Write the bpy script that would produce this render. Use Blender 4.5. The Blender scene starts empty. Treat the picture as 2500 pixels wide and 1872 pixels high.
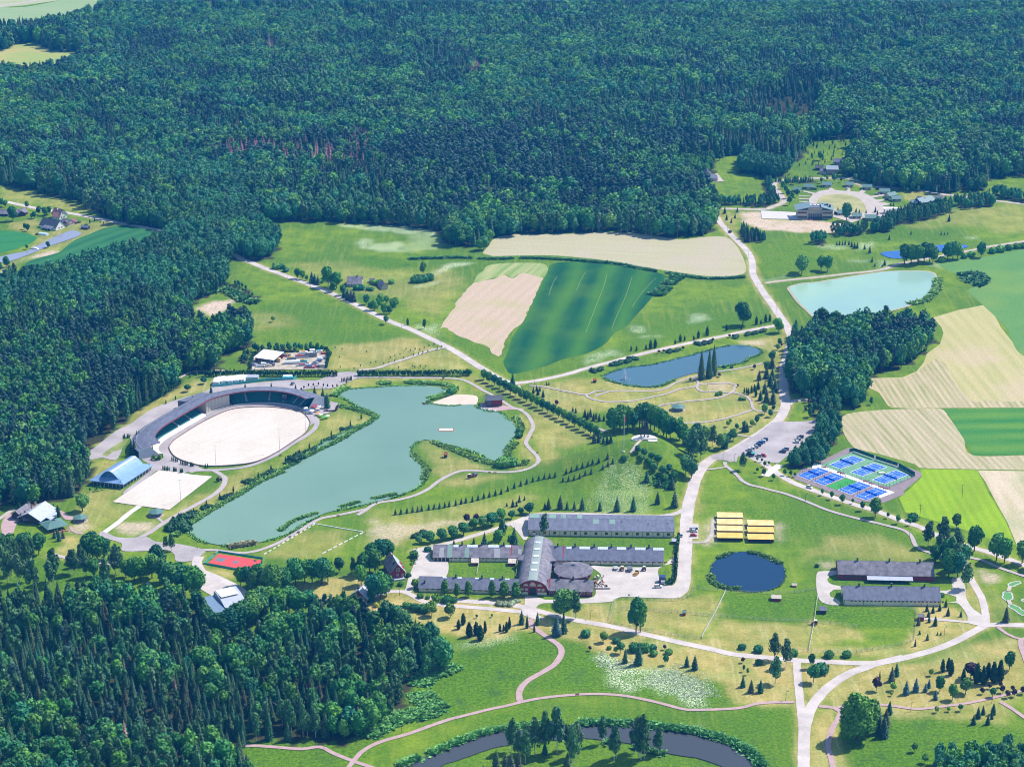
import bpy,bmesh,math,random
import numpy as np
from mathutils import Vector,Matrix
from mathutils.geometry import tessellate_polygon
sc=bpy.context.scene
random.seed(7);RNG=np.random.default_rng(7)
R=math.radians
# ------------------------------------------------------------------ camera
H,PITCH,FP=535.0,R(20.0),5319.0
cd=bpy.data.cameras.new('camera');cam=bpy.data.objects.new('camera',cd)
sc.collection.objects.link(cam);sc.camera=cam
cam.location=(0,0,H);cam.rotation_euler=(R(90)-PITCH,0,0)
cd.sensor_width=36;cd.lens=FP/2500*36;cd.clip_start=5;cd.clip_end=60000
# ------------------------------------------------------------------ light
SAZ,SEL=R(62),R(52)          # sun azimuth clockwise from +Y,elevation
sdir=Vector((math.sin(SAZ)*math.cos(SEL),math.cos(SAZ)*math.cos(SEL),math.sin(SEL)))
w=bpy.data.worlds.new('World');sc.world=w;w.use_nodes=True
nt=w.node_tree;nt.nodes.clear()
sky=nt.nodes.new('ShaderNodeTexSky');sky.sky_type = 'NISHITA';sky.sun_disc=False
sky.sun_elevation=SEL;sky.sun_rotation=SAZ;sky.altitude=500;sky.air_density=1.3;sky.dust_density=0.6;sky.ozone_density=3.0
bg=nt.nodes.new('ShaderNodeBackground');bg.inputs['Strength'].default_value=0.13
wo=nt.nodes.new('ShaderNodeOutputWorld')
nt.links.new(sky.outputs[0],bg.inputs[0]);nt.links.new(bg.outputs[0],wo.inputs[0])
sl=bpy.data.lights.new('sun', 'SUN');sl.energy=5.0;sl.angle=R(0.5);sl.color=(1.0,0.94,0.87)
so=bpy.data.objects.new('sun',sl);sc.collection.objects.link(so)
so.rotation_euler=sdir.to_track_quat('Z', 'Y').to_euler();so.location=(0,1500,900)
sc.view_settings.view_transform = 'Standard';sc.view_settings.look = 'None'
sc.view_settings.exposure=0.44;sc.view_settings.gamma=1.0;sc.view_settings.use_curve_mapping=False
sc.cycles.max_bounces=4;sc.cycles.diffuse_bounces=2;sc.cycles.glossy_bounces=2;sc.cycles.transmission_bounces=2
sc.cycles.volume_bounces=0;sc.cycles.transparent_max_bounces=4;sc.cycles.caustics_reflective=False;sc.cycles.pixel_filter_type = 'BLACKMAN_HARRIS';sc.cycles.filter_width=1.05
# ------------------------------------------------------------------ photo pixel -> point of the ground
TILES={'F': (0,0,.88480), 'A1': (0,0,2.6286), 'A2': (830,0,2.6286), 'A3': (1660,0,2.6286), 'B': (0,440,4.416), 'C': (0,800,4.416),
         'D': (0,1150,4.416), 'D2': (400,1150,4.416), 'D3': (900,1200,4.416), 'E1': (1400,1200,4.416), 'E2': (1900,1200,3.68),
         'F1': (1800,1497,4.416), 'F2': (1200,1497,4.416), 'F3': (600,1497,4.416), 'F4': (0,1497,4.416), 'G1': (1000,1220,7.36),
         'G2': (1280,1220,5.52), 'H1': (1940,1080,6.9125), 'H2': (320,930,4.424), 'H3': (600,840,8.848), 'H4': (1900,400,5.53),
         'H5': (2200,1500,4.45), 'H6': (1800,1040,11.06), 'H7': (900,1330,11.04), 'H8': (2350,1370,8.28), 'S': (0,0,1.0),
         'B2': (500,440,4.416), 'B3': (1000,440,4.416), 'B4': (1500,440,4.416), 'B5': (2000,440,4.416),
         'C2': (500,800,4.416), 'C3': (1000,800,4.416), 'C4': (1500,800,4.416), 'C5': (2000,800,4.416),
         'J1': (1540,1010,16.56), 'J2': (1740,1240,13.825), 'J3': (1140,940,18.43), 'J4': (30,1220,11.06), 'J5': (1500,1360,18.4), 'J6': (490,900,8.848)}
def S(t,x,y):
 ox,oy,k=TILES[t]
 return (ox+x/k,oy+y/k)
def plane_pt(u,v,z=0.0):
 x=(u-1250)/FP;y=-(v-936)/FP
 dz=y*math.cos(PITCH)-math.sin(PITCH);dy=y*math.sin(PITCH)+math.cos(PITCH)
 t=(H-z)/(-dz)
 return x*t,dy*t
MC=plane_pt(1583,1122)      # the grassy mound under the monument
def hmound(x,y):
 dx=x-MC[0];dy=y-MC[1]
 a=np.where(dx<0,62.0,26.0);b=np.where(dy<0,37.0,20.0)
 yy=dy-np.where(dx<0,dx*0.30,0)
 r=np.sqrt((dx/a)**2+(yy/b)**2)
 t=np.clip(1-r/1.35,0,1)
 return 15.5*np.clip(t*t*(3-2*t)*1.06,0,0.97)
def G(t,x,y):
 u,v=S(t,x,y);z=0.0
 X,Y=plane_pt(u,v,0)
 if abs(X-MC[0])<130 and abs(Y-MC[1])<110:
  # first hit of the view ray with the mound
  for k in range(121):
   zz=16.0-k*16.0/120
   X,Y=plane_pt(u,v,zz)
   if float(hmound(X,Y))>=zz: z=zz;break
 return Vector((X,Y,z))
def GP(t,pts): return [G(t,*p) for p in pts]
def zt(x,y): return float(hmound(x,y))
# ------------------------------------------------------------------ object helpers
COL=sc.collection
used_labels={}
def tag(o,label=None,cat=None,group=None,kind=None):
 if label: o['label']=label
 if cat: o['category']=cat
 if group: o['group']=group
 if kind: o['kind']=kind
 return o
def empty(name,loc=(0,0,0),rz=0.0,label=None,cat=None,group=None):
 o=bpy.data.objects.new(name,None);COL.objects.link(o);o.location=loc;o.rotation_euler=(0,0,rz)
 o.empty_display_size=.5
 return tag(o,label,cat,group)
def obj(name,me,parent=None,loc=None):
 o=bpy.data.objects.new(name,me);COL.objects.link(o)
 if parent: o.parent=parent
 if loc: o.location=loc
 return o
class MB:
 def __init__(s): s.v=[];s.f=[];s.m=[];s.cur=0
 def mat(s,i): s.cur=i;return s
 def add(s,vs,fs):
  n=len(s.v);s.v+=[tuple(p) for p in vs]
  for f in fs: s.f.append(tuple(n+i for i in f));s.m.append(s.cur)
  return s
 def box(s,x0,x1,y0,y1,z0,z1):
  return s.add([(x0,y0,z0),(x1,y0,z0),(x1,y1,z0),(x0,y1,z0),(x0,y0,z1),(x1,y0,z1),(x1,y1,z1),(x0,y1,z1)],
                     [(3,2,1,0),(4,5,6,7),(0,1,5,4),(1,2,6,5),(2,3,7,6),(3,0,4,7)])
 def prism(s,prof,x0,x1):      # profile in (y,z),counter-clockwise seen from +x,swept along x
  n=len(prof)
  vs=[(x0,y,z) for y,z in prof]+[(x1,y,z) for y,z in prof]
  fs=[tuple(range(n-1,-1,-1)),tuple(range(n,2*n))]+[(i,(i+1)%n,n+(i+1)%n,n+i) for i in range(n)]
  return s.add(vs,fs)
 def cyl(s,x,y,z0,z1,r0,r1=None,n=8):
  r1=r0 if r1 is None else r1
  vs=[(x+r0*math.cos(2*math.pi*i/n),y+r0*math.sin(2*math.pi*i/n),z0) for i in range(n)]
  vs+=[(x+r1*math.cos(2*math.pi*i/n),y+r1*math.sin(2*math.pi*i/n),z1) for i in range(n)]
  return s.add(vs,[(i,(i+1)%n,n+(i+1)%n,n+i) for i in range(n)]+[tuple(range(n,2*n)),tuple(range(n-1,-1,-1))])
 def bar(s,a,b,r,n=5):
  a=Vector(a);b=Vector(b);d=(b-a);q=d.to_track_quat('Z', 'Y')
  vs=[]
  for p in (a,b):
   for i in range(n): vs.append(p+q @ Vector((r*math.cos(2*math.pi*i/n),r*math.sin(2*math.pi*i/n),0)))
  return s.add(vs,[(i,(i+1)%n,n+(i+1)%n,n+i) for i in range(n)]+[tuple(range(n,2*n)),tuple(range(n-1,-1,-1))])
 def mesh(s,name,mats):
  me=bpy.data.meshes.new(name);me.from_pydata(s.v,[],s.f)
  for m in mats: me.materials.append(m)
  if any(s.m): me.polygons.foreach_set('material_index',s.m)
  me.update();return me
 def build(s,name,mats,parent=None,loc=None):
  if not isinstance(mats,(list,tuple)): mats=[mats]
  return obj(name,s.mesh(name,mats),parent,loc)
# ------------------------------------------------------------------ materials
MATS={}
def mat(name,col,rough=.8,var=.15,scale=1.0,spec=.3,metal=0.0,coords='Object',col2=None,stretch=(1,1,1),detail=3,bump=0,emit=None):
 if name in MATS: return MATS[name]
 m=bpy.data.materials.new(name);m.use_nodes=True;n=m.node_tree.nodes;l=m.node_tree.links
 b=n['Principled BSDF'];b.inputs['Roughness'].default_value=rough;b.inputs['Metallic'].default_value=metal
 b.inputs['Specular IOR Level'].default_value=spec
 tc=n.new('ShaderNodeTexCoord');mp=n.new('ShaderNodeMapping');mp.inputs['Scale'].default_value=[scale*q for q in stretch]
 nz=n.new('ShaderNodeTexNoise');nz.inputs['Detail'].default_value=detail;nz.inputs['Scale'].default_value=1
 l.new(tc.outputs[coords],mp.inputs[0]);l.new(mp.outputs[0],nz.inputs[0])
 mx=n.new('ShaderNodeMix');mx.data_type = 'RGBA'
 c1=[max(0,c*(1-var)) for c in col[:3]];c2=col2 or [min(1,c*(1+var)) for c in col[:3]]
 rp=n.new('ShaderNodeMapRange');rp.inputs[1].default_value=.3;rp.inputs[2].default_value=.7
 l.new(nz.outputs[0],rp.inputs[0]);l.new(rp.outputs[0],mx.inputs[0])
 mx.inputs[6].default_value=(*c1,1);mx.inputs[7].default_value=(*c2[:3],1)
 n2=n.new('ShaderNodeTexNoise');n2.inputs['Scale'].default_value=max(.7,scale*6);n2.inputs['Detail'].default_value=4;n2.inputs['Roughness'].default_value=.7;l.new(tc.outputs[coords],n2.inputs[0])
 g2=n.new('ShaderNodeMapRange');g2.inputs[1].default_value=.3;g2.inputs[2].default_value=.7;g2.inputs[3].default_value=1-var*.55;g2.inputs[4].default_value=1+var*.55;l.new(n2.outputs[0],g2.inputs[0])
 h2=n.new('ShaderNodeHueSaturation');l.new(mx.outputs[2],h2.inputs['Color']);l.new(g2.outputs[0],h2.inputs['Value']);l.new(h2.outputs[0],b.inputs['Base Color'])
 MATS[name]=m
 return m
def foliage(name,cols,hue=.02,rough=.6):
 """leaf material: colour drawn per tree from a palette, plus clumps of lighter and darker leaves"""
 if name in MATS: return MATS[name]
 m=bpy.data.materials.new(name);m.use_nodes=True;n=m.node_tree.nodes;l=m.node_tree.links
 b=n['Principled BSDF'];b.inputs['Roughness'].default_value=rough;b.inputs['Specular IOR Level'].default_value=.25
 oi=n.new('ShaderNodeObjectInfo');cr=n.new('ShaderNodeValToRGB');l.new(oi.outputs['Random'],cr.inputs[0])
 el=cr.color_ramp.elements
 while len(el)<len(cols): el.new(.5)
 for i,c in enumerate(cols): el[i].position=i/max(1,len(cols)-1);el[i].color=(*c,1)
 tc=n.new('ShaderNodeTexCoord');nz=n.new('ShaderNodeTexNoise');nz.inputs['Scale'].default_value=.55;nz.inputs['Detail'].default_value=3
 l.new(tc.outputs['Object'],nz.inputs[0])
 at=n.new('ShaderNodeAttribute');at.attribute_name = 'tone'
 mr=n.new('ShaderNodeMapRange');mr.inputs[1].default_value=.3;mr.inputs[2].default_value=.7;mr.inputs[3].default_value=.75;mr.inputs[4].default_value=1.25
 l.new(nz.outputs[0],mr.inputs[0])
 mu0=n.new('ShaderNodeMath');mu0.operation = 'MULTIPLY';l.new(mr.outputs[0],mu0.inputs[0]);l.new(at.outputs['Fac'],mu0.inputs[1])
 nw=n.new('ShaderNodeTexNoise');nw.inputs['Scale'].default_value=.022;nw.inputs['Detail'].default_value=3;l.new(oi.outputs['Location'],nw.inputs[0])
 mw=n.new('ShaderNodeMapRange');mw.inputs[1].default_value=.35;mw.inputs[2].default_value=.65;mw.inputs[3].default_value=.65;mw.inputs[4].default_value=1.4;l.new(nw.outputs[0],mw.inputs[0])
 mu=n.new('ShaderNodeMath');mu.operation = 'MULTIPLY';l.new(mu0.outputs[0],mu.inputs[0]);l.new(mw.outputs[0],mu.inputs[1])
 hs=n.new('ShaderNodeHueSaturation');l.new(cr.outputs[0],hs.inputs['Color']);l.new(mu.outputs[0],hs.inputs['Value'])
 l.new(hs.outputs[0],b.inputs['Base Color'])
 MATS[name]=m
 return m
# ------------------------------------------------------------------ ground sheet with grass kinds as a painted attribute
def inpoly(P,X,Y):
 ins=np.zeros(X.shape,bool);n=len(P)
 for i in range(n):
  x1,y1=P[i];x2,y2=P[(i+1)%n]
  if y1==y2: continue
  c=((y1>Y)!=(y2>Y)) & (X<(x2-x1)*(Y-y1)/(y2-y1)+x1)
  ins ^= c
 return ins
def catmull(P,closed=False,step=4.0):
 P=[Vector(p) for p in P];n=len(P);out=[]
 rng=range(n) if closed else range(n-1)
 for i in rng:
  p0=P[(i-1)%n] if (closed or i>0) else P[0];p1=P[i];p2=P[(i+1)%n]
  p3=P[(i+2)%n] if (closed or i+2<n) else P[-1]
  k=max(1,int((p2-p1).length/step))
  for j in range(k):
   t=j/k
   out.append(.5*((2*p1)+(p2-p0)*t+(2*p0-5*p1+4*p2-p3)*t*t+(3*p1-p0-3*p2+p3)*t**3))
 if not closed: out.append(P[-1])
 return out
# areas of the ground sheet: (tile,channel,strength,softness m,points);channels: 0 dry tan,1 deep lush green,2 white flowers,3 bare pinkish soil
AREAS=[
 ('D3',0,.9,5,[(-20,1300),(260,1090),(400,1095),(480,1110),(650,1130),(1650,1140),(1690,1130),(1650,1500),(1400,1520),(1280,1600),(900,1560),(500,1400),(300,1320),(120,1310)]),
 ('F2',0,.85,4,[(100,60),(480,60),(560,20),(900,120),(1300,230),(1700,300),(2300,390),(3270,420),(3300,1000),(2600,990),(2520,760),(2200,640),(1900,590),(1600,570),(1400,540),(1250,420),(1150,350),(950,290),(740,250),(520,190),(440,180),(200,190),(60,260),(-100,320)]),
 ('E1',0,.8,4,[(80,1200),(420,1200),(400,1400),(1400,1600),(3100,1700),(3100,1800),(1500,1720),(600,1560),(0,1430),(-100,1300)]),
 ('E1',0,.6,5,[(440,1170),(1250,1160),(1560,1100),(1500,1370),(1400,1600),(420,1400)]),
 ('E1',0,.62,5,[(1520,1390),(2800,1420),(3080,1470),(3060,1600),(2500,1700),(1700,1660),(1420,1590)]),
 ('E2',0,.8,4,[(1230,1030),(1560,1010),(1700,1120),(1850,1200),(1780,1280),(1500,1390),(1000,1500),(600,1500),(640,1460),(1200,1350),(1240,1050)]),
 ('E2',0,.8,4,[(1690,850),(1740,860),(1820,1060),(1820,1110),(1700,960)]),
 ('F1',0,.85,4,[(620,560),(1380,560),(1000,780),(880,900),(800,980),(740,970),(690,700)]),
 ('F1',0,.72,6,[(1420,620),(2208,420),(3100,250),(3100,950),(2900,1170),(2500,1060),(1700,1130),(1600,1060),(1050,1030),(960,900),(1200,730)]),
 ('F1',0,.85,3,[(860,1040),(1060,1050),(1080,1130),(1180,1450),(1200,1750),(760,1750),(770,1350),(820,1150)]),
 ('F1',0,.5,4,[(1600,1070),(2900,1070),(2900,1200),(2200,1150),(1650,1130)]),
 ('F1',0,.85,2,[(500,560),(600,560),(620,1000),(600,1010),(560,980)]),
 ('C',0,.75,6,[(930,1330),(1100,1200),(1500,870),(1900,640),(2100,560),(2250,570),(2500,590),(2208,680),(1800,800),(1300,1090),(1000,1310)]),
 ('C',0,.6,6,[(980,1430),(1240,1410),(1280,1500),(1000,1650)]),
 ('C2',0,.6,6,[(1310,200),(2208,130),(2560,220),(2930,420),(1660,440),(1330,470)]),
 ('C3',0,.55,6,[(0,330),(420,230),(730,440),(0,440)]),
 ('C2',0,.55,6,[(1240,640),(1700,560),(2600,540),(2900,700),(3060,740),(2700,720),(2500,560),(1560,640),(1350,720),(1100,700)]),
 ('C2',0,.5,8,[(1220,1000),(1500,870),(1750,960),(1400,1150),(900,1400),(300,1650),(100,1600),(700,1450),(1180,1130)]),
 ('D',0,.55,8,[(1700,450),(2300,200),(2500,60),(3100,-120),(2600,200),(2200,380),(1800,580)]),
 ('D',0,.5,6,[(900,180),(1330,210),(1160,350),(1450,400),(1100,660),(850,670),(640,640),(950,300)]),
 ('D',3,.75,3,[(780,580),(900,570),(1000,600),(860,670),(700,640)]),
 ('D',3,.7,3,[(1250,620),(1330,560),(1500,530),(1650,560),(1660,620),(1550,680),(1400,700),(1290,680)]),
 ('D',0,.8,4,[(640,680),(850,690),(840,900),(640,890)]),
 ('D2',0,.8,4,[(400,1010),(760,1080),(740,1180),(420,1060)]),
 ('D2',0,.8,4,[(1380,1200),(1900,1150),(2200,1050),(2208,1300),(1900,1450),(1500,1400)]),
 ('C3',0,.55,8,[(560,540),(780,540),(1000,640),(2000,1150),(1950,1250),(1750,1290),(1450,1470),(1380,1330),(1290,1220),(1350,1060),(1250,900),(1000,760)]),
 ('C3',0,.6,3,[(1150,900),(1280,980),(1300,1100),(1230,1240),(1370,1430),(1200,1510),(560,1530),(330,1600),(270,1540),(300,1500),(700,1480),(1000,1520),(1280,1450),(1150,1270),(1240,1100)]),
 ('C3',0,.45,4,[(130,1230),(260,1230),(700,1480),(500,1520),(280,1480),(180,1380)]),
 ('C3',0,.5,8,[(330,1640),(600,1570),(1000,1600),(700,1750),(400,1740)]),
 ('C4',0,.62,10,[(-900,600),(-300,530),(-100,600),(500,650),(900,500),(1300,430),(1760,400),(1780,900),(1500,1150),(1100,1320),(700,1050),(0,950),(-600,880),(-960,720)]),
 ('C4',0,.6,6,[(1300,150),(1620,100),(1850,50),(1870,200),(1800,420),(1700,420),(1600,250)]),
 ('C4',3,.6,4,[(1330,140),(1600,120),(1680,180),(1450,170)]),
 ('C4',3,.5,4,[(1030,590),(1260,600),(1240,680),(960,670)]),
 ('B4',3,.85,4,[(1350,340),(1600,340),(1620,430),(2208,440),(2520,470),(2500,540),(2208,555),(1700,550),(1500,500),(1400,450)]),
 ('B4',0,.7,5,[(1180,420),(1400,340),(1500,520),(2208,570),(2600,560),(2560,480),(2208,460),(1600,400)]),
 ('B4',0,.55,5,[(1180,350),(1350,350),(1300,560),(1350,660),(1200,500)]),
 ('B5',0,.55,5,[(880,90),(1100,130),(1300,220),(1000,250),(900,200)]),
 ('B5',0,.35,12,[(1400,300),(2208,260),(2300,600),(1500,480),(1000,500)]),
 ('E1',0,.55,3,[(1250,0),(1390,0),(1350,200),(1340,350),(1450,380),(1430,520),(1260,530),(1280,200)]),
 ('E1',3,.6,3,[(1440,380),(1520,270),(1560,300),(1530,480),(1440,560),(1380,560)]),
 ('E1',3,.6,3,[(1825,300),(1880,320),(1880,500),(1830,520)]),
 ('E1',3,.55,3,[(2160,330),(2300,350),(2280,480),(2170,540)]),
 ('D3',3,.5,5,[(0,280),(200,330),(560,360),(900,320),(1050,300),(900,400),(500,440),(200,560),(0,480)]),
 ('D3',0,.45,14,[(0,200),(500,230),(1500,60),(1800,30),(1500,200),(700,480),(200,600),(0,560)]),
 ('D2',0,.4,8,[(1100,880),(1700,620),(2120,650),(1750,880),(1200,940)]),
 ('B',3,.9,3,[(2140,1370),(2350,1290),(2500,1280),(2530,1310),(2480,1370),(2270,1480),(2208,1440)]),
 ('B2',0,.35,12,[(560,1430),(950,1450),(1000,1600),(500,1640)]),
 ('B2',0,.4,6,[(1750,1090),(1980,1090),(2000,1200),(1650,1200)]),
 ('B2',0,.3,14,[(850,900),(1500,880),(2300,980),(2600,1200),(2100,1300),(1000,1000)]),
 ('B3',0,.4,12,[(0,1000),(420,940),(600,1150),(300,1500),(0,1400)]),
 ('B',3,.95,2,[(300,860),(360,820),(560,765),(630,758),(610,790),(450,830)]),
 ('B',3,.8,2,[(-40,1000),(60,960),(80,970),(0,1010)]),
 ('B',0,.4,8,[(0,80),(500,120),(1100,350),(700,330),(0,190)]),
 ('B',0,.5,5,[(150,460),(400,430),(420,600),(130,530)]),
 ('B',0,.45,3,[(400,600),(880,430),(1230,470),(900,620),(400,850),(220,900),(100,980),(0,990),(0,890),(350,770)]),
 ('E2',3,.8,3,[(1780,700),(1900,720),(1990,770),(1900,810),(1790,770)]),
 ('E2',0,.35,8,[(1830,820),(2000,900),(2100,1150),(1950,1150),(1880,950)]),
 ('E2',0,.4,8,[(320,430),(900,400),(1250,540),(1250,620),(300,600)]),
 ('E2',3,.5,2,[(350,630),(510,640),(510,690),(440,690)]),
 ('E2',1,.7,3,[(450,690),(800,800),(1400,800),(1500,860),(800,860),(440,830)]),
 ('E2',1,.8,3,[(370,950),(560,1020),(1200,1045),(1240,1080),(1230,1230),(900,1200),(340,1160)]),
 ('E1',1,.7,3,[(1640,1110),(2900,1120),(2900,1300),(2500,1350),(1530,1340)]),
 ('D3',1,.45,3,[(850,745),(1590,745),(1580,930),(820,920)]),
 ('G2',1,.5,3,[(300,480),(2040,520),(2050,720),(1900,700),(400,620)]),
 ('F2',1,.85,8,[(-450,420),(60,300),(250,200),(500,210),(700,380),(600,560),(300,770),(260,950),(-200,1080),(-700,1250),(-1000,1200),(-700,800)]),
 ('F2',1,.8,8,[(800,280),(960,300),(1200,430),(1450,570),(1900,600),(2300,700),(2600,800),(2600,980),(2100,1010),(1700,900),(1200,840),(500,880),(360,900),(400,750),(650,600),(780,450)]),
 ('F2',1,.55,8,[(-700,1400),(0,1100),(800,940),(1400,960),(2208,1100),(2900,1080),(3200,1000),(3300,1900),(-1200,1900)]),
 ('F1',1,.75,6,[(1200,1150),(1650,1130),(3100,1180),(3100,1900),(1200,1900)]),
 ('F3',1,.7,6,[(-600,900),(0,600),(1100,200),(2300,550),(2000,1150),(1300,1450),(1080,1800),(-600,1800)]),
 ('D',1,.7,6,[(400,900),(1100,1000),(1400,1300),(1000,1400),(400,1400),(0,1300),(0,1100)]),
 ('B3',1,.9,5,[(-700,880),(-400,800),(-50,860),(50,940),(-300,960),(-550,950)]),
 ('B3',1,.6,6,[(0,790),(800,800),(1500,830),(2300,900),(3000,1010),(4050,1050),(4000,1080),(3000,1060),(2200,930),(1500,870),(700,870),(0,860)]),
 ('B4',1,.55,10,[(1450,690),(2208,700),(2300,980),(1700,1010),(1540,900)]),
 ('B5',1,.5,10,[(1000,480),(1300,640),(600,640),(200,620)]),
 ('C4',1,.55,10,[(0,200),(1000,-150),(1700,-150),(1300,20),(500,200),(0,330),(-600,450)]),
 ('E1',1,.5,12,[(1450,60),(2300,100),(3900,500),(2600,560),(2200,300),(1500,230)]),
 ('C3',1,.5,10,[(450,80),(900,240),(950,500),(700,380)]),
 ('C2',1,.35,14,[(300,100),(600,-300),(1700,-200),(2208,100),(1300,190),(500,200)]),
 ('B2',2,.75,5,[(1370,480),(1700,480),(2208,500),(2590,540),(2500,590),(2208,590),(1900,560)]),
 ('B2',2,.8,4,[(1620,650),(1750,620),(1800,690),(2100,660),(2208,720),(2208,770),(1900,760),(1700,720)]),
 ('B3',2,.45,5,[(0,600),(350,560),(340,720),(0,780)]),
 ('B3',2,.9,3,[(280,1000),(380,910),(480,885),(700,895),(560,920),(420,950),(320,1030)]),
 ('B3',2,.8,3,[(0,1150),(150,1140),(290,1080),(320,1090),(200,1150),(20,1165)]),
 ('B3',2,.7,3,[(60,1540),(200,1580),(300,1530),(280,1620),(200,1660),(80,1600)]),
 ('C3',2,.6,3,[(150,0),(240,-30),(330,80),(200,50)]),
 ('B4',2,.7,3,[(790,1450),(900,1430),(1050,1500),(800,1560),(830,1500)]),
 ('B4',2,.7,3,[(160,1560),(330,1560),(300,1656),(180,1650)]),
 ('C4',2,.75,3,[(290,100),(450,70),(480,100),(330,120)]),
 ('C4',2,.6,3,[(-330,320),(-30,230),(100,290),(-100,340),(-300,400)]),
 ('B4',2,.45,4,[(1550,1070),(1950,1030),(1950,1050),(1560,1090)]),
 ('B5',2,.6,3,[(430,680),(620,670),(560,740),(400,760)]),
 ('B5',2,.5,3,[(0,700),(300,690),(350,730),(0,740)]),
 ('B5',2,.45,3,[(320,850),(550,860),(540,890),(320,880)]),
 ('B5',2,.6,2,[(1580,600),(1740,610),(1720,640),(1600,630)]),
 ('B5',2,.5,3,[(620,870),(860,860),(700,960),(620,930)]),
 ('B5',2,.45,3,[(1150,900),(1300,900),(1380,970),(1200,950)]),
 ('F2',2,.85,4,[(1130,440),(1280,440),(1400,530),(1600,580),(2050,600),(2208,680),(2300,800),(2290,1000),(2100,990),(1900,880),(1700,800),(1500,830),(1300,760),(1250,600),(1100,530)]),
 ('F2',2,.4,4,[(-300,330),(260,200),(300,240),(-100,380)]),
 ('C4',2,.3,5,[(-100,1440),(300,1450),(400,1700),(300,2200),(-200,2000)]),
 ('F2',2,.4,4,[(2050,1190),(2208,1180),(2250,1220),(2100,1230)]),
]
xs=np.concatenate([-np.geomspace(14000,790,16)[:-1],np.arange(-780,781,3.2),np.geomspace(790,14000,16)[1:]])
ys=np.concatenate([[-3000,-500,300,700,850],np.arange(900,1950,3.2),np.arange(1952,3260,7.0),np.geomspace(3300,30000,14)])
GX,GY=np.meshgrid(xs,ys)
def seg_dist(P,X,Y,lim):
 d=np.full(X.shape,1e9)
 for a,b in zip(P[:-1],P[1:]):
  x0,x1=min(a.x,b.x)-lim,max(a.x,b.x)+lim;y0,y1=min(a.y,b.y)-lim,max(a.y,b.y)+lim
  i0,i1=np.searchsorted(xs,[x0,x1]);j0,j1=np.searchsorted(ys,[y0,y1])
  if i1<=i0 or j1<=j0: continue
  sx=X[j0:j1,i0:i1];sy=Y[j0:j1,i0:i1];vx,vy=b.x-a.x,b.y-a.y;L=vx*vx+vy*vy+1e-9
  t=np.clip(((sx-a.x)*vx+(sy-a.y)*vy)/L,0,1)
  dd=np.hypot(sx-a.x-t*vx,sy-a.y-t*vy)
  d[j0:j1,i0:i1]=np.minimum(d[j0:j1,i0:i1],dd)
 return d
def vnoise(X,Y,s,seed):
 r=np.random.default_rng(seed);T=r.random((64,64))
 x=X/s;y=Y/s;xi=np.floor(x).astype(int);yi=np.floor(y).astype(int);fx=x-xi;fy=y-yi
 fx=fx*fx*(3-2*fx);fy=fy*fy*(3-2*fy)
 g=lambda i,j: T[(yi+j)%64,(xi+i)%64]
 return (g(0,0)*(1-fx)+g(1,0)*fx)*(1-fy)+(g(0,1)*(1-fx)+g(1,1)*fx)*fy
CH=np.zeros(GX.shape+(4,))
WX=GX+(vnoise(GX,GY,14,1)-.5)*14+(vnoise(GX,GY,5,2)-.5)*6
WY=GY+(vnoise(GX,GY,14,3)-.5)*18+(vnoise(GX,GY,5,4)-.5)*8
for t,ch,st,soft,pts in AREAS:
 P=[(p.x,p.y) for p in GP(t,pts)]
 px=[p[0] for p in P];py=[p[1] for p in P]
 i0,i1=np.searchsorted(xs,[min(px)-25,max(px)+25]);j0,j1=np.searchsorted(ys,[min(py)-25,max(py)+25])
 if i1<=i0 or j1<=j0: continue
 k=min(1.0,soft/8)
 X=GX[j0:j1,i0:i1]*(1-k)+WX[j0:j1,i0:i1]*k;Y=GY[j0:j1,i0:i1]*(1-k)+WY[j0:j1,i0:i1]*k
 M=inpoly(P,X,Y).astype(float)
 for _ in range(max(1,int(soft/3))):
  q=np.pad(M,1,mode='edge');M=(q[1:-1,1:-1]*2+q[:-2,1:-1]+q[2:,1:-1]+q[1:-1,:-2]+q[1:-1,2:])/6
 CH[j0:j1,i0:i1,ch]=np.maximum(CH[j0:j1,i0:i1,ch],M*st)
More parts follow.
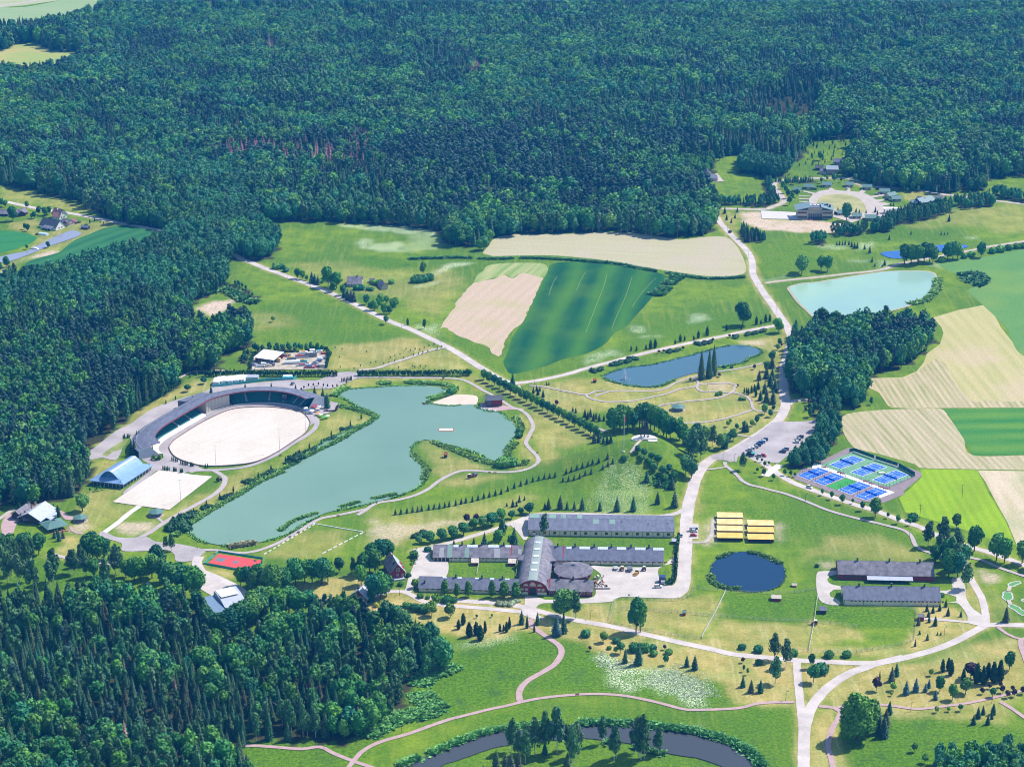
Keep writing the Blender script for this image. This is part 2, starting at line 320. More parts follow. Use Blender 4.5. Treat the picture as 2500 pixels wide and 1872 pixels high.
def finish_ground():
 global CH
 n=len(xs)*len(ys);me=bpy.data.meshes.new('ground')
 GZ=hmound(GX,GY)
 co=np.stack([GX,GY,GZ],-1).reshape(-1,3)
 nx,ny=len(xs),len(ys)
 a=(np.arange(ny-1)[:,None]*nx+np.arange(nx-1)[None]).ravel()
 F=np.stack([a,a+1,a+1+nx,a+nx],-1)
 me.vertices.add(n);me.vertices.foreach_set('co',co.ravel().astype('f'))
 me.loops.add(F.size);me.loops.foreach_set('vertex_index',F.ravel().astype('i'))
 me.polygons.add(len(F));me.polygons.foreach_set('loop_start',np.arange(0,F.size,4,dtype='i'));me.update()
 me.polygons.foreach_set('use_smooth',np.ones(len(F),bool))
 at=me.color_attributes.new('grass', 'FLOAT_COLOR', 'POINT');at.data.foreach_set('color',CH.reshape(-1,4).astype('f').ravel())
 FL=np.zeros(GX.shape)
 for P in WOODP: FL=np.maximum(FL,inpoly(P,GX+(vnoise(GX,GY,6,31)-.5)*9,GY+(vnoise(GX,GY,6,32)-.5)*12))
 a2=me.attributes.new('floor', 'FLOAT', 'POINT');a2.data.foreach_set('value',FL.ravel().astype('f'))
 o=obj('ground',me);o['kind'] = 'structure'
 m=bpy.data.materials.new('ground_grass');m.use_nodes=True;N=m.node_tree.nodes;L=m.node_tree.links
 b=N['Principled BSDF'];b.inputs['Roughness'].default_value=.95;b.inputs['Specular IOR Level'].default_value=.1
 ge=N.new('ShaderNodeNewGeometry')
 def noise(s,d=4,stretch=None,r=.5):
  q=N.new('ShaderNodeTexNoise');q.inputs['Scale'].default_value=s;q.inputs['Detail'].default_value=d;q.inputs['Roughness'].default_value=r
  if stretch:
   mp=N.new('ShaderNodeMapping');mp.inputs['Rotation'].default_value=(0,0,R(stretch[0]));mp.inputs['Scale'].default_value=(1,stretch[1],1)
   L.new(ge.outputs['Position'],mp.inputs[0]);L.new(mp.outputs[0],q.inputs[0])
  else: L.new(ge.outputs['Position'],q.inputs[0])
  return q.outputs[0]
 def rng(x,a,b_,c=0,d=1):
  q=N.new('ShaderNodeMapRange');q.inputs[1].default_value=a;q.inputs[2].default_value=b_;q.inputs[3].default_value=c;q.inputs[4].default_value=d
  L.new(x,q.inputs[0]);return q.outputs[0]
 def mix(f,A,B):
  q=N.new('ShaderNodeMix');q.data_type = 'RGBA'
  for i,x in ((0,f),(6,A),(7,B)):
   if isinstance(x,tuple): q.inputs[i].default_value=(*x,1)
   elif isinstance(x,float): q.inputs[i].default_value=x
   else: L.new(x,q.inputs[i])
  return q.outputs[2]
 def mul(a,b_,op='MULTIPLY'):
  q=N.new('ShaderNodeMath');q.operation=op;q.use_clamp=True
  for i,x in ((0,a),(1,b_)):
   if isinstance(x,float): q.inputs[i].default_value=x
   else: L.new(x,q.inputs[i])
  return q.outputs[0]
 at_=N.new('ShaderNodeAttribute');at_.attribute_name = 'grass'
 sp=N.new('ShaderNodeSeparateColor');L.new(at_.outputs['Color'],sp.inputs[0])
 big=noise(.012,4);med=noise(.07,5,None,.65);fine=noise(.55,4,None,.7);mow=noise(.35,3,(22,.07));tuft=noise(1.1,3,None,.75)
 base=mix(rng(med,.35,.65),(.085,.180,.006),(.185,.275,.012))
 base=mix(mul(rng(big,.42,.60),.8),base,(.070,.160,.012))
 base=mix(mul(rng(mow,.5,.7),.35),base,(.26,.30,.035))
 lush=mix(rng(fine,.35,.65),(.030,.115,.004),(.12,.235,.005))
 lush=mix(mul(rng(med,.52,.66),.6),lush,(.022,.085,.022))
 base=mix(mul(sp.outputs['Green'],rng(med,.2,.5,.6,1)),base,lush)
 dry=mix(rng(med,.35,.65),(.34,.28,.075),(.52,.395,.145))
 dry=mix(mul(rng(noise(.03,5,None,.6),.5,.62),.7),dry,(.30,.32,.09))
 dry=mix(mul(rng(mow,.5,.68),.4),dry,(.60,.50,.28))
 dm=mul(sp.outputs['Red'],rng(noise(.045,5,None,.65),.25,.6,.55,1.15))
 base=mix(dm,base,dry)
 soil=mix(rng(fine,.35,.65),(.50,.37,.28),(.66,.52,.40))
 base=mix(mul(at_.outputs['Alpha'],rng(med,.3,.5,.5,1.1)),base,soil)
 fl=mul(sp.outputs['Blue'],rng(tuft,.47,.60));fl=mul(fl,rng(med,.3,.5,.3,1.3))
 base=mix(fl,base,(.66,.72,.52))
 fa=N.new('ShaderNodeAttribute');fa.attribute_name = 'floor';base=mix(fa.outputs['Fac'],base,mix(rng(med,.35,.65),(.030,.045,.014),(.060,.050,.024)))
 dk=rng(fine,.3,.7,.78,1.18);tf=rng(tuft,.3,.75,.85,1.12)
 hs=N.new('ShaderNodeHueSaturation');L.new(base,hs.inputs['Color']);L.new(mul(mul(dk,.8),tf),hs.inputs['Value'])
 q=N.new('ShaderNodeMath');q.operation = 'MULTIPLY';L.new(dk,q.inputs[0]);L.new(tf,q.inputs[1]);L.new(q.outputs[0],hs.inputs['Value'])
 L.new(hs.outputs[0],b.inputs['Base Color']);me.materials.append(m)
# ------------------------------------------------------------------ sheets: fields,water,paved areas
ZL=[0.03]
def sheet(name,P,m,z=None,smooth=True,step=5.0,kind='structure',jit=0):
 if z is None: ZL[0]+=.0035;z=ZL[0]
 Q=catmull(P,True,step) if smooth else [Vector(p) for p in P]
 if jit:
  Q=[q+Vector((random.uniform(-jit,jit),random.uniform(-jit,jit),0)) for q in Q]
 tris=tessellate_polygon([[Vector((q.x,q.y,0)) for q in Q]])
 vs=[(q.x,q.y,zt(q.x,q.y)+z) for q in Q]
 fs=[]
 for a,b,c in tris:
  A,B,C=Q[a],Q[b],Q[c]
  fs.append((a,b,c) if (B.x-A.x)*(C.y-A.y)-(B.y-A.y)*(C.x-A.x)>0 else (a,c,b))
 me=bpy.data.meshes.new(name);me.from_pydata(vs,[],fs);me.materials.append(m);me.update()
 o=obj(name,me)
 if kind: o['kind']=kind
 return o
ROADS=[]
def strip(name,P,width,m,z=None,verge=0,kind='structure',thick=0,step=3.0):
 if z is None: ZL[0]+=.0035;z=ZL[0]
 Q=catmull(P,False,step);n=len(Q);ws=width if isinstance(width,(list,tuple)) else (width,width)
 vs=[];fs=[]
 for i,q in enumerate(Q):
  d=Q[min(i+1,n-1)]-Q[max(i-1,0)];d.z=0
  d=d.normalized() if d.length>1e-6 else Vector((1,0,0));nrm=Vector((-d.y,d.x,0));t=i/(n-1)
  w_=(ws[0]*(1-t)+ws[1]*t)/2*(1+.04*math.sin(i*1.7))
  for s in (1,-1):
   p=q+nrm*w_*s;vs.append((p.x,p.y,zt(p.x,p.y)+z))
  if i: fs.append((2*i-2,2*i-1,2*i+1,2*i))
 me=bpy.data.meshes.new(name);me.from_pydata(vs,[],fs);me.materials.append(m);me.update()
 o=obj(name,me)
 if kind: o['kind']=kind
 if verge: ROADS.append((Q,max(ws)/2,verge))
 return o
def fieldmat(name,a,b_,ang,per=6.,soft=.5,c=None,cs=.02,camt=.5,fine=.15,wv=0,wmix=.6):
 """crop or hay field: rows running at angle ang, streaks along them and slow patches"""
 m=bpy.data.materials.new(name);m.use_nodes=True;N=m.node_tree.nodes;L=m.node_tree.links
 b=N['Principled BSDF'];b.inputs['Roughness'].default_value=.95;b.inputs['Specular IOR Level'].default_value=.1
 ge=N.new('ShaderNodeNewGeometry');mp=N.new('ShaderNodeMapping');mp.vector_type = 'TEXTURE';mp.inputs['Rotation'].default_value=(0,0,R(ang))
 L.new(ge.outputs['Position'],mp.inputs[0])
 m2=N.new('ShaderNodeMapping');m2.inputs['Scale'].default_value=(.012,1/per,1);L.new(mp.outputs[0],m2.inputs[0])
 n1=N.new('ShaderNodeTexNoise');n1.inputs['Scale'].default_value=1;n1.inputs['Detail'].default_value=4;n1.inputs['Roughness'].default_value=.6;L.new(m2.outputs[0],n1.inputs[0])
 r1=N.new('ShaderNodeMapRange');r1.inputs[1].default_value=.5-soft*.3;r1.inputs[2].default_value=.5+soft*.3;L.new(n1.outputs[0],r1.inputs[0])
 if wv:
  wt=N.new('ShaderNodeTexWave');wt.bands_direction = 'Y';wt.inputs['Scale'].default_value=.314/wv;wt.inputs['Distortion'].default_value=1.4;wt.inputs['Detail'].default_value=3;wt.inputs['Detail Scale'].default_value=.4*wv/6;L.new(mp.outputs[0],wt.inputs[0])
  wm_=N.new('ShaderNodeMix');wm_.inputs[0].default_value=wmix;L.new(r1.outputs[0],wm_.inputs[2]);L.new(wt.outputs['Fac'],wm_.inputs[3]);r1=wm_
 mx=N.new('ShaderNodeMix');mx.data_type = 'RGBA';L.new(r1.outputs[0],mx.inputs[0]);mx.inputs[6].default_value=(*a,1);mx.inputs[7].default_value=(*b_,1)
 out=mx.outputs[2]
 if c:
  n2=N.new('ShaderNodeTexNoise');n2.inputs['Scale'].default_value=cs;n2.inputs['Detail'].default_value=5;L.new(ge.outputs['Position'],n2.inputs[0])
  r2=N.new('ShaderNodeMapRange');r2.inputs[1].default_value=.48;r2.inputs[2].default_value=.64;r2.inputs[4].default_value=camt;L.new(n2.outputs[0],r2.inputs[0])
  m3=N.new('ShaderNodeMix');m3.data_type = 'RGBA';L.new(r2.outputs[0],m3.inputs[0]);L.new(out,m3.inputs[6]);m3.inputs[7].default_value=(*c,1);out=m3.outputs[2]
 n4=N.new('ShaderNodeTexNoise');n4.inputs['Scale'].default_value=.7;n4.inputs['Detail'].default_value=4;L.new(ge.outputs['Position'],n4.inputs[0])
 r4=N.new('ShaderNodeMapRange');r4.inputs[1].default_value=.3;r4.inputs[2].default_value=.7;r4.inputs[3].default_value=1-fine;r4.inputs[4].default_value=1+fine;L.new(n4.outputs[0],r4.inputs[0])
 hs=N.new('ShaderNodeHueSaturation');L.new(out,hs.inputs['Color']);L.new(r4.outputs[0],hs.inputs['Value'])
 L.new(hs.outputs[0],b.inputs['Base Color'])
 return m
def gang(t,x0,y0,x1,y1):
 a=G(t,x0,y0);b=G(t,x1,y1);return math.degrees(math.atan2(b.y-a.y,b.x-a.x))
asph=mat('asphalt_pale',(.50,.44,.41),.9,.16,.10,coords='Object',detail=6)
asph2=mat('asphalt_yard',(.48,.43,.39),.9,.16,.1,coords='Object',detail=6)
tarm=mat('tarmac_grey',(.36,.32,.32),.9,.18,.07,coords='Object',detail=6)
gravel=mat('gravel_path',(.44,.38,.33),.95,.12,.2,coords='Object',detail=6)
pink=mat('pink_paving',(.42,.29,.285),.9,.12,.3,coords='Object',detail=6)
sand=fieldmat('white_sand',(.57,.50,.43),(.64,.57,.495),50,1.6,.8,(.52,.455,.385),.03,.5,fine=.08)
bsand=mat('beach_sand',(.60,.49,.39),.95,.08,.1,coords='Object',detail=5)
dirt=mat('pinkish_gravel_border',(.24,.19,.20),.95,.12,.3,coords='Object',detail=5)
# fields
sheet('hay_field',GP('B3',[(790,790),(860,700),(910,630),(1000,600),(1150,585),(1700,580),(2208,560),(2600,590),(2900,640),(3208,610),(3408,612),(3510,690),(3590,820),(3628,950),(3600,1010),(3460,1040),(3208,1035),(3008,1010),(2608,950),(2208,880),(1900,840),(1500,810),(1100,815),(900,820)]),
      fieldmat('hay_field_mat',(.37,.345,.20),(.46,.41,.26),gang('B3',1200,700,3200,800),5,.9,(.44,.37,.27),.02,.7),step=8)
sheet('bare_crop_field',GP('B3',[(320,1600),(400,1500),(500,1330),(600,1200),(690,1110),(800,1080),(900,1060),(1040,1020),(1100,1060),(1220,1000),(1430,1050),(1330,1300),(1230,1500),(1140,1600),(1080,1656),(1060,1690),(1000,1840),(960,1900),(900,1860),(820,1780),(650,1730),(500,1660),(400,1600),(350,1590)]),
      fieldmat('bare_crop_mat',(.52,.39,.28),(.44,.34,.24),gang('B3',700,1600,1330,1060),4,.9,(.36,.36,.13),.03,.35,wv=9,wmix=.3),jit=1.2)
sheet('thin_crop_field',GP('B3',[(700,1105),(780,980),(900,905),(1450,905),(1440,1050),(1220,1000),(1100,1060),(1040,1015),(900,1055)]),
      fieldmat('thin_crop_mat',(.17,.28,.06),(.38,.38,.17),gang('B3',700,1600,1330,1060),5,.5),step=6,jit=1)
sheet('green_crop_field',GP('B3',[(1540,900),(1800,880),(2208,900),(2508,960),(2748,1020),(2753,1090),(2648,1190),(2608,1270),(2458,1440),(2308,1600),(2208,1650),(2100,1770),(1900,1870),(1650,1930),(1500,1990),(1300,2050),(1100,2090),(1040,2030),(1010,1960),(1060,1850),(1100,1710),(1170,1600),(1240,1500),(1380,1200),(1480,1000)]),
      fieldmat('green_crop_mat',(.004,.070,.030),(.050,.165,.018),gang('B3',1300,1900,1750,950),10,.6,(.10,.20,.02),.015,.3,wv=27,wmix=.75),step=6)
rutm=mat('bare_rut',(.15,.23,.06),.95,.2,.2)
for a in ([(1900,990),(1860,1050),(1820,1140),(1800,1190)],[(2130,1010),(2090,1150),(2000,1380),(1900,1640)],[(2400,1040),(2330,1250),(2240,1450),(2180,1600)],[(2660,1050),(2560,1150),(2470,1260),(2400,1370)],[(1590,1040),(1550,1100),(1500,1240)]):
 strip('tractor_rut',GP('B3',a),.45,rutm)
hay2=fieldmat('mown_hay_mat',(.36,.35,.13),(.48,.41,.20),gang('C5',1500,100,2100,800),7,.5,(.50,.39,.26),.018,.6,wv=9,wmix=.4)
sheet('mown_hay_field',GP('C5',[(1230,-110),(1500,-190),(1780,-245),(1900,-120),(1960,0),(2080,150),(2208,310),(2700,800),(2700,850),(2208,862),(1400,865),(1000,870),(780,860),(740,840),(650,700),(540,650),(510,560),(560,545),(900,535),(1050,470),(1130,370),(1160,280),(1300,180),(1340,60),(1320,0)]),hay2,smooth=False)
swm=fieldmat('hay_swath_mat',(.25,.26,.09),(.52,.42,.27),gang('C5',800,560,1000,860),4.2,.35,(.46,.36,.24),.03,.35,wv=4.2,wmix=.5)
sheet('swath_hay_field',GP('C5',[(560,560),(900,540),(1060,470),(1270,330),(1350,380),(1450,560),(1600,760),(1680,800),(1800,780),(1960,800),(2208,790),(2700,810),(2700,852),(1400,862),(780,858),(740,830),(640,690)]),swm,step=6)
sheet('lower_hay_field',GP('C5',[(240,990),(300,930),(500,900),(800,880),(1310,875),(1380,940),(1480,1080),(1560,1200),(1650,1372),(2208,1375),(2700,1372),(2700,1550),(2208,1535),(1650,1525),(1080,1510),(1030,1470),(600,1350),(380,1300),(320,1230),(260,1120)]),
      fieldmat('lower_hay_mat',(.27,.27,.11),(.52,.42,.29),gang('C5',800,950,1250,1450),4.6,.4,(.42,.38,.21),.02,.3,wv=4.4,wmix=.45),step=6)
sheet('striped_crop_field',GP('C5',[(1330,875),(2208,865),(2700,858),(2700,1368),(2208,1370),(1660,1375),(1560,1200),(1480,1080),(1390,940)]),
      fieldmat('striped_crop_mat',(.030,.17,.030),(.13,.26,.030),gang('C5',1500,1000,2200,990),14,.7,(.05,.20,.04),.02,.3,wv=20,wmix=.5),smooth=False)
sheet('bright_grass_field',GP('S',[(2247,1145),(2385,1147),(2400,1175),(2411,1200),(2433,1235),(2457,1276),(2479,1330),(2420,1318),(2340,1288),(2250,1262),(2210,1250),(2195,1215),(2225,1190),(2250,1165)]),
      fieldmat('bright_grass_mat',(.18,.32,.008),(.27,.39,.012),gang('S',2330,1160,2400,1280),5,.6,(.15,.25,.015),.02,.6,wv=6,wmix=.4),smooth=False)
sheet('pale_stubble_field',GP('S',[(2386,1148),(2500,1150),(2640,1155),(2640,1420),(2520,1370),(2488,1345),(2460,1276),(2434,1230),(2406,1176)]),
      fieldmat('pale_stubble_mat',(.40,.36,.20),(.58,.47,.34),gang('S',2400,1160,2480,1320),9,.6,(.30,.34,.16),.03,.5),smooth=False)
sheet('pale_green_crop_field',GP('S',[(2300,640),(2400,628),(2500,608),(2640,585),(2640,900),(2500,870),(2455,800),(2405,750),(2365,715),(2362,708),(2385,697),(2410,690),(2415,678),(2400,665),(2340,670),(2302,655)]),
      fieldmat('pale_green_crop_mat',(.085,.215,.055),(.14,.27,.06),40,30,1,(.19,.28,.05),.012,.6),step=8)
sheet('dark_crop_field',GP('B',[(0,1012),(150,990),(240,960),(320,870),(640,780),(700,730),(800,650),(950,590),(1120,520),(1280,490),(1450,500),(1700,560),(1760,590),(1700,700),(1300,860),(900,1000),(400,1100),(-100,1130),(-100,1020)]),
      fieldmat('dark_crop_mat',(.012,.10,.040),(.045,.17,.05),gang('B',600,900,1500,560),16,.8,(.05,.17,.05),.02,.3,wv=14,wmix=.6),step=8)
sheet('small_crop_field',GP('B',[(-140,545),(0,545),(200,560),(330,585),(400,620),(330,680),(150,750),(0,785),(-140,800)]),fieldmat('small_crop_mat',(.020,.15,.045),(.05,.21,.05),20,14,.8),step=8)
sheet('distant_grass_field',GP('S',[(-60,25),(60,18),(213,-14),(300,-40),(330,0),(240,60),(175,90),(60,110),(-60,135)]),
      fieldmat('distant_grass_mat',(.30,.36,.18),(.22,.34,.14),10,20,.8),step=15)
sheet('distant_stubble_field',GP('S',[(-60,-20),(0,-12),(215,-40),(225,-20),(190,-5),(60,14),(-60,24)]),fieldmat('distant_stubble_mat',(.42,.40,.24),(.32,.38,.16),10,20,.8),smooth=False)
strip('distant_track',GP('S',[(-60,30),(0,16),(50,8),(100,0),(140,-8)]),8,gravel)
sheet('meadow_clearing',GP('S',[(-60,120),(0,118),(40,100),(90,104),(125,122),(190,126),(200,175),(60,200),(-60,200)]),
      fieldmat('meadow_clearing_mat',(.36,.36,.10),(.22,.34,.08),10,25,.9,(.44,.36,.12),.02,.7),step=15)
# roads
def RD(name,t,pts,w_,m=asph,verge=1.0): return strip(name,GP(t,pts),w_,m,None,verge)
RD('road', 'B',[(-120,190),(0,220),(200,262),(370,300),(560,332),(720,352),(960,395),(1280,460),(1500,500),(1800,555),(2000,600),(2300,680),(2450,740),(2590,840),(2690,880),(2830,940),(3010,1005),(3210,1080),(3450,1170),(3630,1245),(3810,1330),(4010,1430),(4210,1525),(4420,1605),(4620,1700),(4800,1785),(4940,1865),(5120,1980),(5240,2055),(5370,2130),(5480,2180),(5580,2190)],(5.5,6.0))
RD('road', 'C3',[(1040,600),(1160,597),(1400,566),(1700,500),(1900,440),(2208,360),(2508,282),(2808,212),(3108,146),(3408,86),(3608,41),(3850,-5),(4010,-35)],4.6)
RD('road', 'B4',[(1080,310),(1110,400),(1150,470),(1240,570),(1330,660),(1410,740),(1470,830),(1490,920),(1495,1010),(1545,1110),(1620,1230),(1700,1340),(1780,1460),(1850,1560),(1895,1656),(1905,1720),(1880,1840),(1850,1940),(1828,2040),(1822,2150),(1828,2290),(1845,2390),(1835,2470),(1780,2570),(1690,2650),(1560,2740),(1430,2820),(1300,2900),(1180,2960),(1080,2990),(1000,3040),(930,3120),(870,3240),(845,3330),(810,3450),(790,3560),(775,3700),(770,3900),(762,4050),(752,4200),(745,4330),(715,4420),(640,4480)],(5.2,8.0))
RD('road', 'H1',[(-720,250),(-560,330),(-400,440),(-230,560),(0,690),(200,765),(500,875),(800,975),(1100,1075),(1300,1130),(1500,1200),(1800,1320),(2100,1420),(2400,1560),(2900,1740),(3300,1860),(3700,2000),(4200,2200)],5.0)
RD('road', 'E2',[(2600,1200),(2208,1200),(1950,1195),(1870,1200),(1750,1260),(1600,1340),(1400,1420),(1100,1500),(850,1540),(500,1530),(130,1512),(-100,1490),(-400,1460),(-640,1405),(-900,1350),(-1200,1280),(-1500,1210),(-1840,1150),(-2050,1100),(-2200,1060),(-2400,1015),(-2600,995),(-2850,980),(-3050,960),(-3130,950)],5.0)
RD('road', 'D3',[(1800,1310),(1600,1290),(1300,1262),(1000,1238),(800,1220),(640,1195),(540,1160),(460,1110),(380,1078),(265,1075),(150,1090),(60,1130),(-60,1170)],(4.4,3.6))
RD('road', 'F1',[(1800,470),(1500,540),(1380,585),(1200,650),(1000,780),(880,900),(800,1010),(748,1150),(722,1300),(715,1656),(715,1900)],(5.5,6.0))
RD('road', 'F1',[(640,500),(652,700),(672,900),(692,1100),(712,1300)],4.2)
RD('road', 'E2',[(1870,1210),(1862,1100),(1830,960),(1780,870),(1740,800),(1715,750),(1690,690),(1660,600)],4.2)
RD('road', 'C4',[(1878,830),(1920,795),(2000,780),(2100,778),(2208,765),(2258,790),(2278,840),(2250,900),(2208,975),(2180,1040)],4.0)
RD('road', 'B5',[(-580,1110),(-400,1085),(0,1045),(300,1010),(550,985),(720,955),(820,915),(900,895),(1050,870),(1250,830),(1350,810),(1600,765),(1850,715),(2208,660),(2600,590)],3.6,gravel)
RD('road', 'B4',[(1070,300),(1120,310),(1250,310),(1600,316),(1700,290),(1790,255),(1830,225),(1800,170),(1745,100),(1720,45),(1790,12),(1950,-10),(2208,-20),(2500,-20),(2640,10)],5.5,gravel)
RD('road', 'A3',[(1130,1180),(1200,1195),(1400,1210),(1540,1222),(1700,1250),(1840,1262),(2030,1290),(2208,1310),(2400,1330)],5.0,gravel)
sheet('car_park',GP('C4',[(1790,1015),(2140,1000),(2215,930),(2230,1010),(2050,1230),(1830,1410),(1760,1460),(1640,1440),(1500,1410),(1400,1375),(1330,1390),(1320,1440),(1250,1450),(1200,1430),(1060,1420),(1050,1370),(1180,1350),(1300,1290),(1430,1210),(1560,1130),(1700,1020)]),tarm,step=3)
strip('entrance_pad',GP('C4',[(1620,1600),(1700,1540),(1790,1480)]),5.5,mat('white_concrete',(.60,.565,.54),.9,.05))
sheet('stable_yard',GP('E1',[(190,800),(400,812),(915,812),(1000,770),(1090,690),(1130,700),(1105,760),(1000,790),(920,830),(915,900),(960,1000),(1060,1015),(1120,940),(1160,760),(1200,760),(1190,1060),(1130,1140),(1000,1150),(500,1137),(430,1182),(90,1205),(-60,1200),(-60,1165),(215,1135),(240,1000),(300,900)]),asph2,step=3)
sheet('stable_yard',GP('D3',[(440,640),(640,585),(720,590),(660,690),(700,745),(850,752),(820,925),(545,925),(500,1000),(480,1060),(420,1110),(380,1080),(400,1040),(430,930),(480,800),(520,690),(500,640)]),asph2,step=3)
RD('road', 'D3',[(480,640),(600,612),(720,585),(900,545),(1150,470),(1400,395),(1520,345),(1650,300),(1760,255),(1900,242),(2208,243),(2500,250),(2800,262),(3108,268),(3300,240),(3400,190)],4.0,asph2)
sheet('stable_yard',GP('D3',[(1530,345),(1650,280),(1760,250),(1740,430),(1700,520),(1670,520),(1600,430)]),asph2,step=3)
sheet('hall_forecourt',GP('D3',[(1690,1125),(1800,1130),(1900,1165),(2010,1165),(2040,1200),(1870,1205),(1800,1260),(1830,1330),(1900,1365),(1800,1380),(1640,1320),(1600,1300),(1660,1260),(1685,1200)]),asph,step=3)
sheet('side_car_park',GP('E1',[(1230,350),(1350,350),(1345,510),(1240,510)]),asph2,smooth=False)
strip('farm_track',GP('E1',[(1230,545),(1350,548),(1420,545),(1470,500),(1500,430),(1510,300)]),2.6,gravel)
for a in ([(540,800),(430,790),(380,760),(390,720),(470,712),(540,720)],): pass
sheet('barn_yard',GP('E2',[(345,740),(360,718),(440,712),(540,715),(540,740),(460,760),(440,790),(470,830),(560,850),(600,860),(600,880),(500,880),(460,910),(470,945),(520,960),(560,1000),(540,1022),(430,1010),(370,970),(345,880),(340,800)]),asph2,step=3)
sheet('barn_yard',GP('E2',[(1450,890),(1560,880),(1560,780),(1640,770),(1680,860),(1690,960),(1760,1060),(1830,1110),(1835,1210),(1780,1200),(1700,1180),(1430,1160),(1300,1150),(1300,1135),(1420,1135),(1700,1160),(1700,1120),(1650,1040),(1600,1000),(1500,1000),(1600,985),(1600,945),(1520,920),(1450,910)]),asph2,step=3)
# arena surrounds
sheet('arena_forecourt',GP('C',[(925,1355),(1010,1300),(1200,1150),(1290,1090),(1400,1040),(1600,900),(1800,810),(2000,750),(2208,690),(2300,640),(2608,610),(2908,580),(3208,560),(3408,568),(3640,485),(3850,480),(3860,540),(3720,600),(3560,660),(3358,660),(3208,700),(3300,900),(3440,800),(3640,810),(3620,880),(3500,930),(3380,940),(3340,1060),(2130,1500),(2240,1540),(2030,1550),(1960,1580),(1730,1530),(1560,1650),(1360,1830),(1320,1780),(1500,1640),(1640,1500),(1500,1400),(1400,1180),(1420,1150),(1330,1190),(1310,1330),(1240,1430),(1100,1400),(960,1430)]),tarm,step=5)
sheet('arena_lawn',GP('C',[(1100,1370),(1240,1270),(1390,1195),(1310,1310),(1210,1340),(1150,1390)]),mat('lawn_patch',(.20,.24,.06),.95,.3,.15),step=3)
def PTH(t,pts,w_=2.6,m=gravel,verge=.0): return strip('path',GP(t,pts),w_,m,None,verge)
PTH('C3',[(-800,545),(-400,535),(0,540),(200,540),(400,545),(560,560),(680,610),(800,680),(920,740),(1000,790),(1090,850),(1200,890),(1270,940),(1320,1020),(1330,1080),(1290,1160),(1255,1240),(1300,1310),(1370,1380),(1390,1440),(1340,1490),(1250,1530),(1100,1555),(900,1555),(700,1540),(550,1545),(430,1590),(310,1656),(200,1740),(50,1810),(-150,1860),(-350,1890),(-480,1970),(-560,2020)],2.8,mat('path_greypink',(.41,.35,.34),.95,.1,.2))
PTH('D2',[(2208,405),(1900,470),(1700,510),(1580,570),(1450,650),(1300,740),(1150,810),(1000,860),(850,882),(700,872),(560,852),(400,850),(330,860)],2.8,MATS['path_greypink'])
PTH('C2',[(1420,840),(1400,880),(1300,920),(1170,940),(1210,1000),(1190,1080),(1100,1160),(950,1250),(800,1350),(650,1430),(480,1490),(300,1520),(100,1535),(-100,1540),(-160,1560)],3.4,tarm)
PTH('D',[(2308,-5),(2386,40),(2426,80),(2406,160),(2326,240),(2196,320),(1950,450),(1750,570),(1620,660),(1500,720)],3.4,MATS['path_greypink'])
PTH('D',[(1510,375),(1400,450),(1280,550),(1130,660),(1090,700)],3.8,MATS['white_concrete'])
PTH('D',[(1690,490),(1730,530),(1780,565)],2,MATS['path_greypink'])
sheet('tarmac_square',GP('D',[(1080,650),(1180,675),(1260,712),(1450,718),(1560,700),(1680,760),(1800,770),(1950,790),(2208,850),(2180,900),(2060,970),(1900,970),(1880,900),(1800,850),(1600,860),(1320,860),(1310,780),(1100,710)]),tarm,step=3)
sheet('tarmac_square',GP('D2',[(410,1065),(720,1185),(870,1270),(900,1350),(880,1500),(700,1560),(500,1600),(420,1560),(370,1420),(420,1380),(520,1350),(410,1280),(330,1180)]),asph,step=3)
RD('road', 'D',[(2150,920),(2120,1000),(2180,1100)],6,asph)
RD('road', 'D',[(560,895),(650,920),(900,965),(1100,990),(1300,1010),(1500,1050)],3.6,gravel)
sheet('brick_terrace',GP('J4',[(-100,380),(300,370),(480,340),(560,380),(200,560),(100,700),(-20,1000),(-200,1100),(-300,700)]),pink,step=3)
sheet('brick_terrace',GP('J4',[(1200,290),(1330,300),(1500,400),(1640,470),(1640,560),(1420,530),(1330,420)]),pink,step=3)
PTH('J4',[(1560,720),(1640,850),(1760,900),(1900,920)],1.8,pink)
PTH('D',[(-60,540),(0,510),(90,450),(160,410)],3.2)
for t,P_,w_ in (('F2',[(410,60),(430,130),(520,200),(620,270),(720,340),(755,400),(740,470),(670,560),(540,640),(400,720),(320,800),(295,880),(310,950)],3.4),
                  ('F2',[(-442,1140),(-650,1210),(-900,1300),(-1150,1370),(-1300,1430),(-1420,1510),(-1470,1570),(-1560,1690),(-1620,1800)],2.6),
                  ('F2',[(-442,1140),(-200,1080),(0,1030),(150,1000),(310,960),(500,920),(800,885),(1100,870),(1400,885),(1700,940),(1900,990),(2050,1030),(2208,1042),(2660,1022),(2850,975),(3050,960),(3260,958)],2.4),
                  ('F3',[(-100,1430),(60,1425),(300,1440),(600,1462),(800,1440),(950,1510),(1150,1590),(1300,1640),(1450,1690)],2.6),
                  ('F1',[(880,1000),(1050,1020),(1110,1060),(1090,1130),(1030,1230),(990,1340),(980,1450),(1010,1560),(1030,1656),(1060,1800)],2.8),
                  ('F1',[(1080,1015),(1300,990),(1540,985),(1700,1000),(1900,1030),(2032,1025),(2208,1005),(2500,965),(2800,900),(3050,840),(3200,800)],2.2),
                  ('H5',[(1080,950),(1200,1020),(1335,1115),(1450,1200)],2.4),
                  ('H8',[(700,1310),(760,1370),(880,1460),(1050,1540),(1250,1590)],2.2),
                  ('H5',[(1400,250),(1300,280),(1300,330),(1340,450),(1380,560)],3.0)):
 PTH(t,P_,w_,pink)
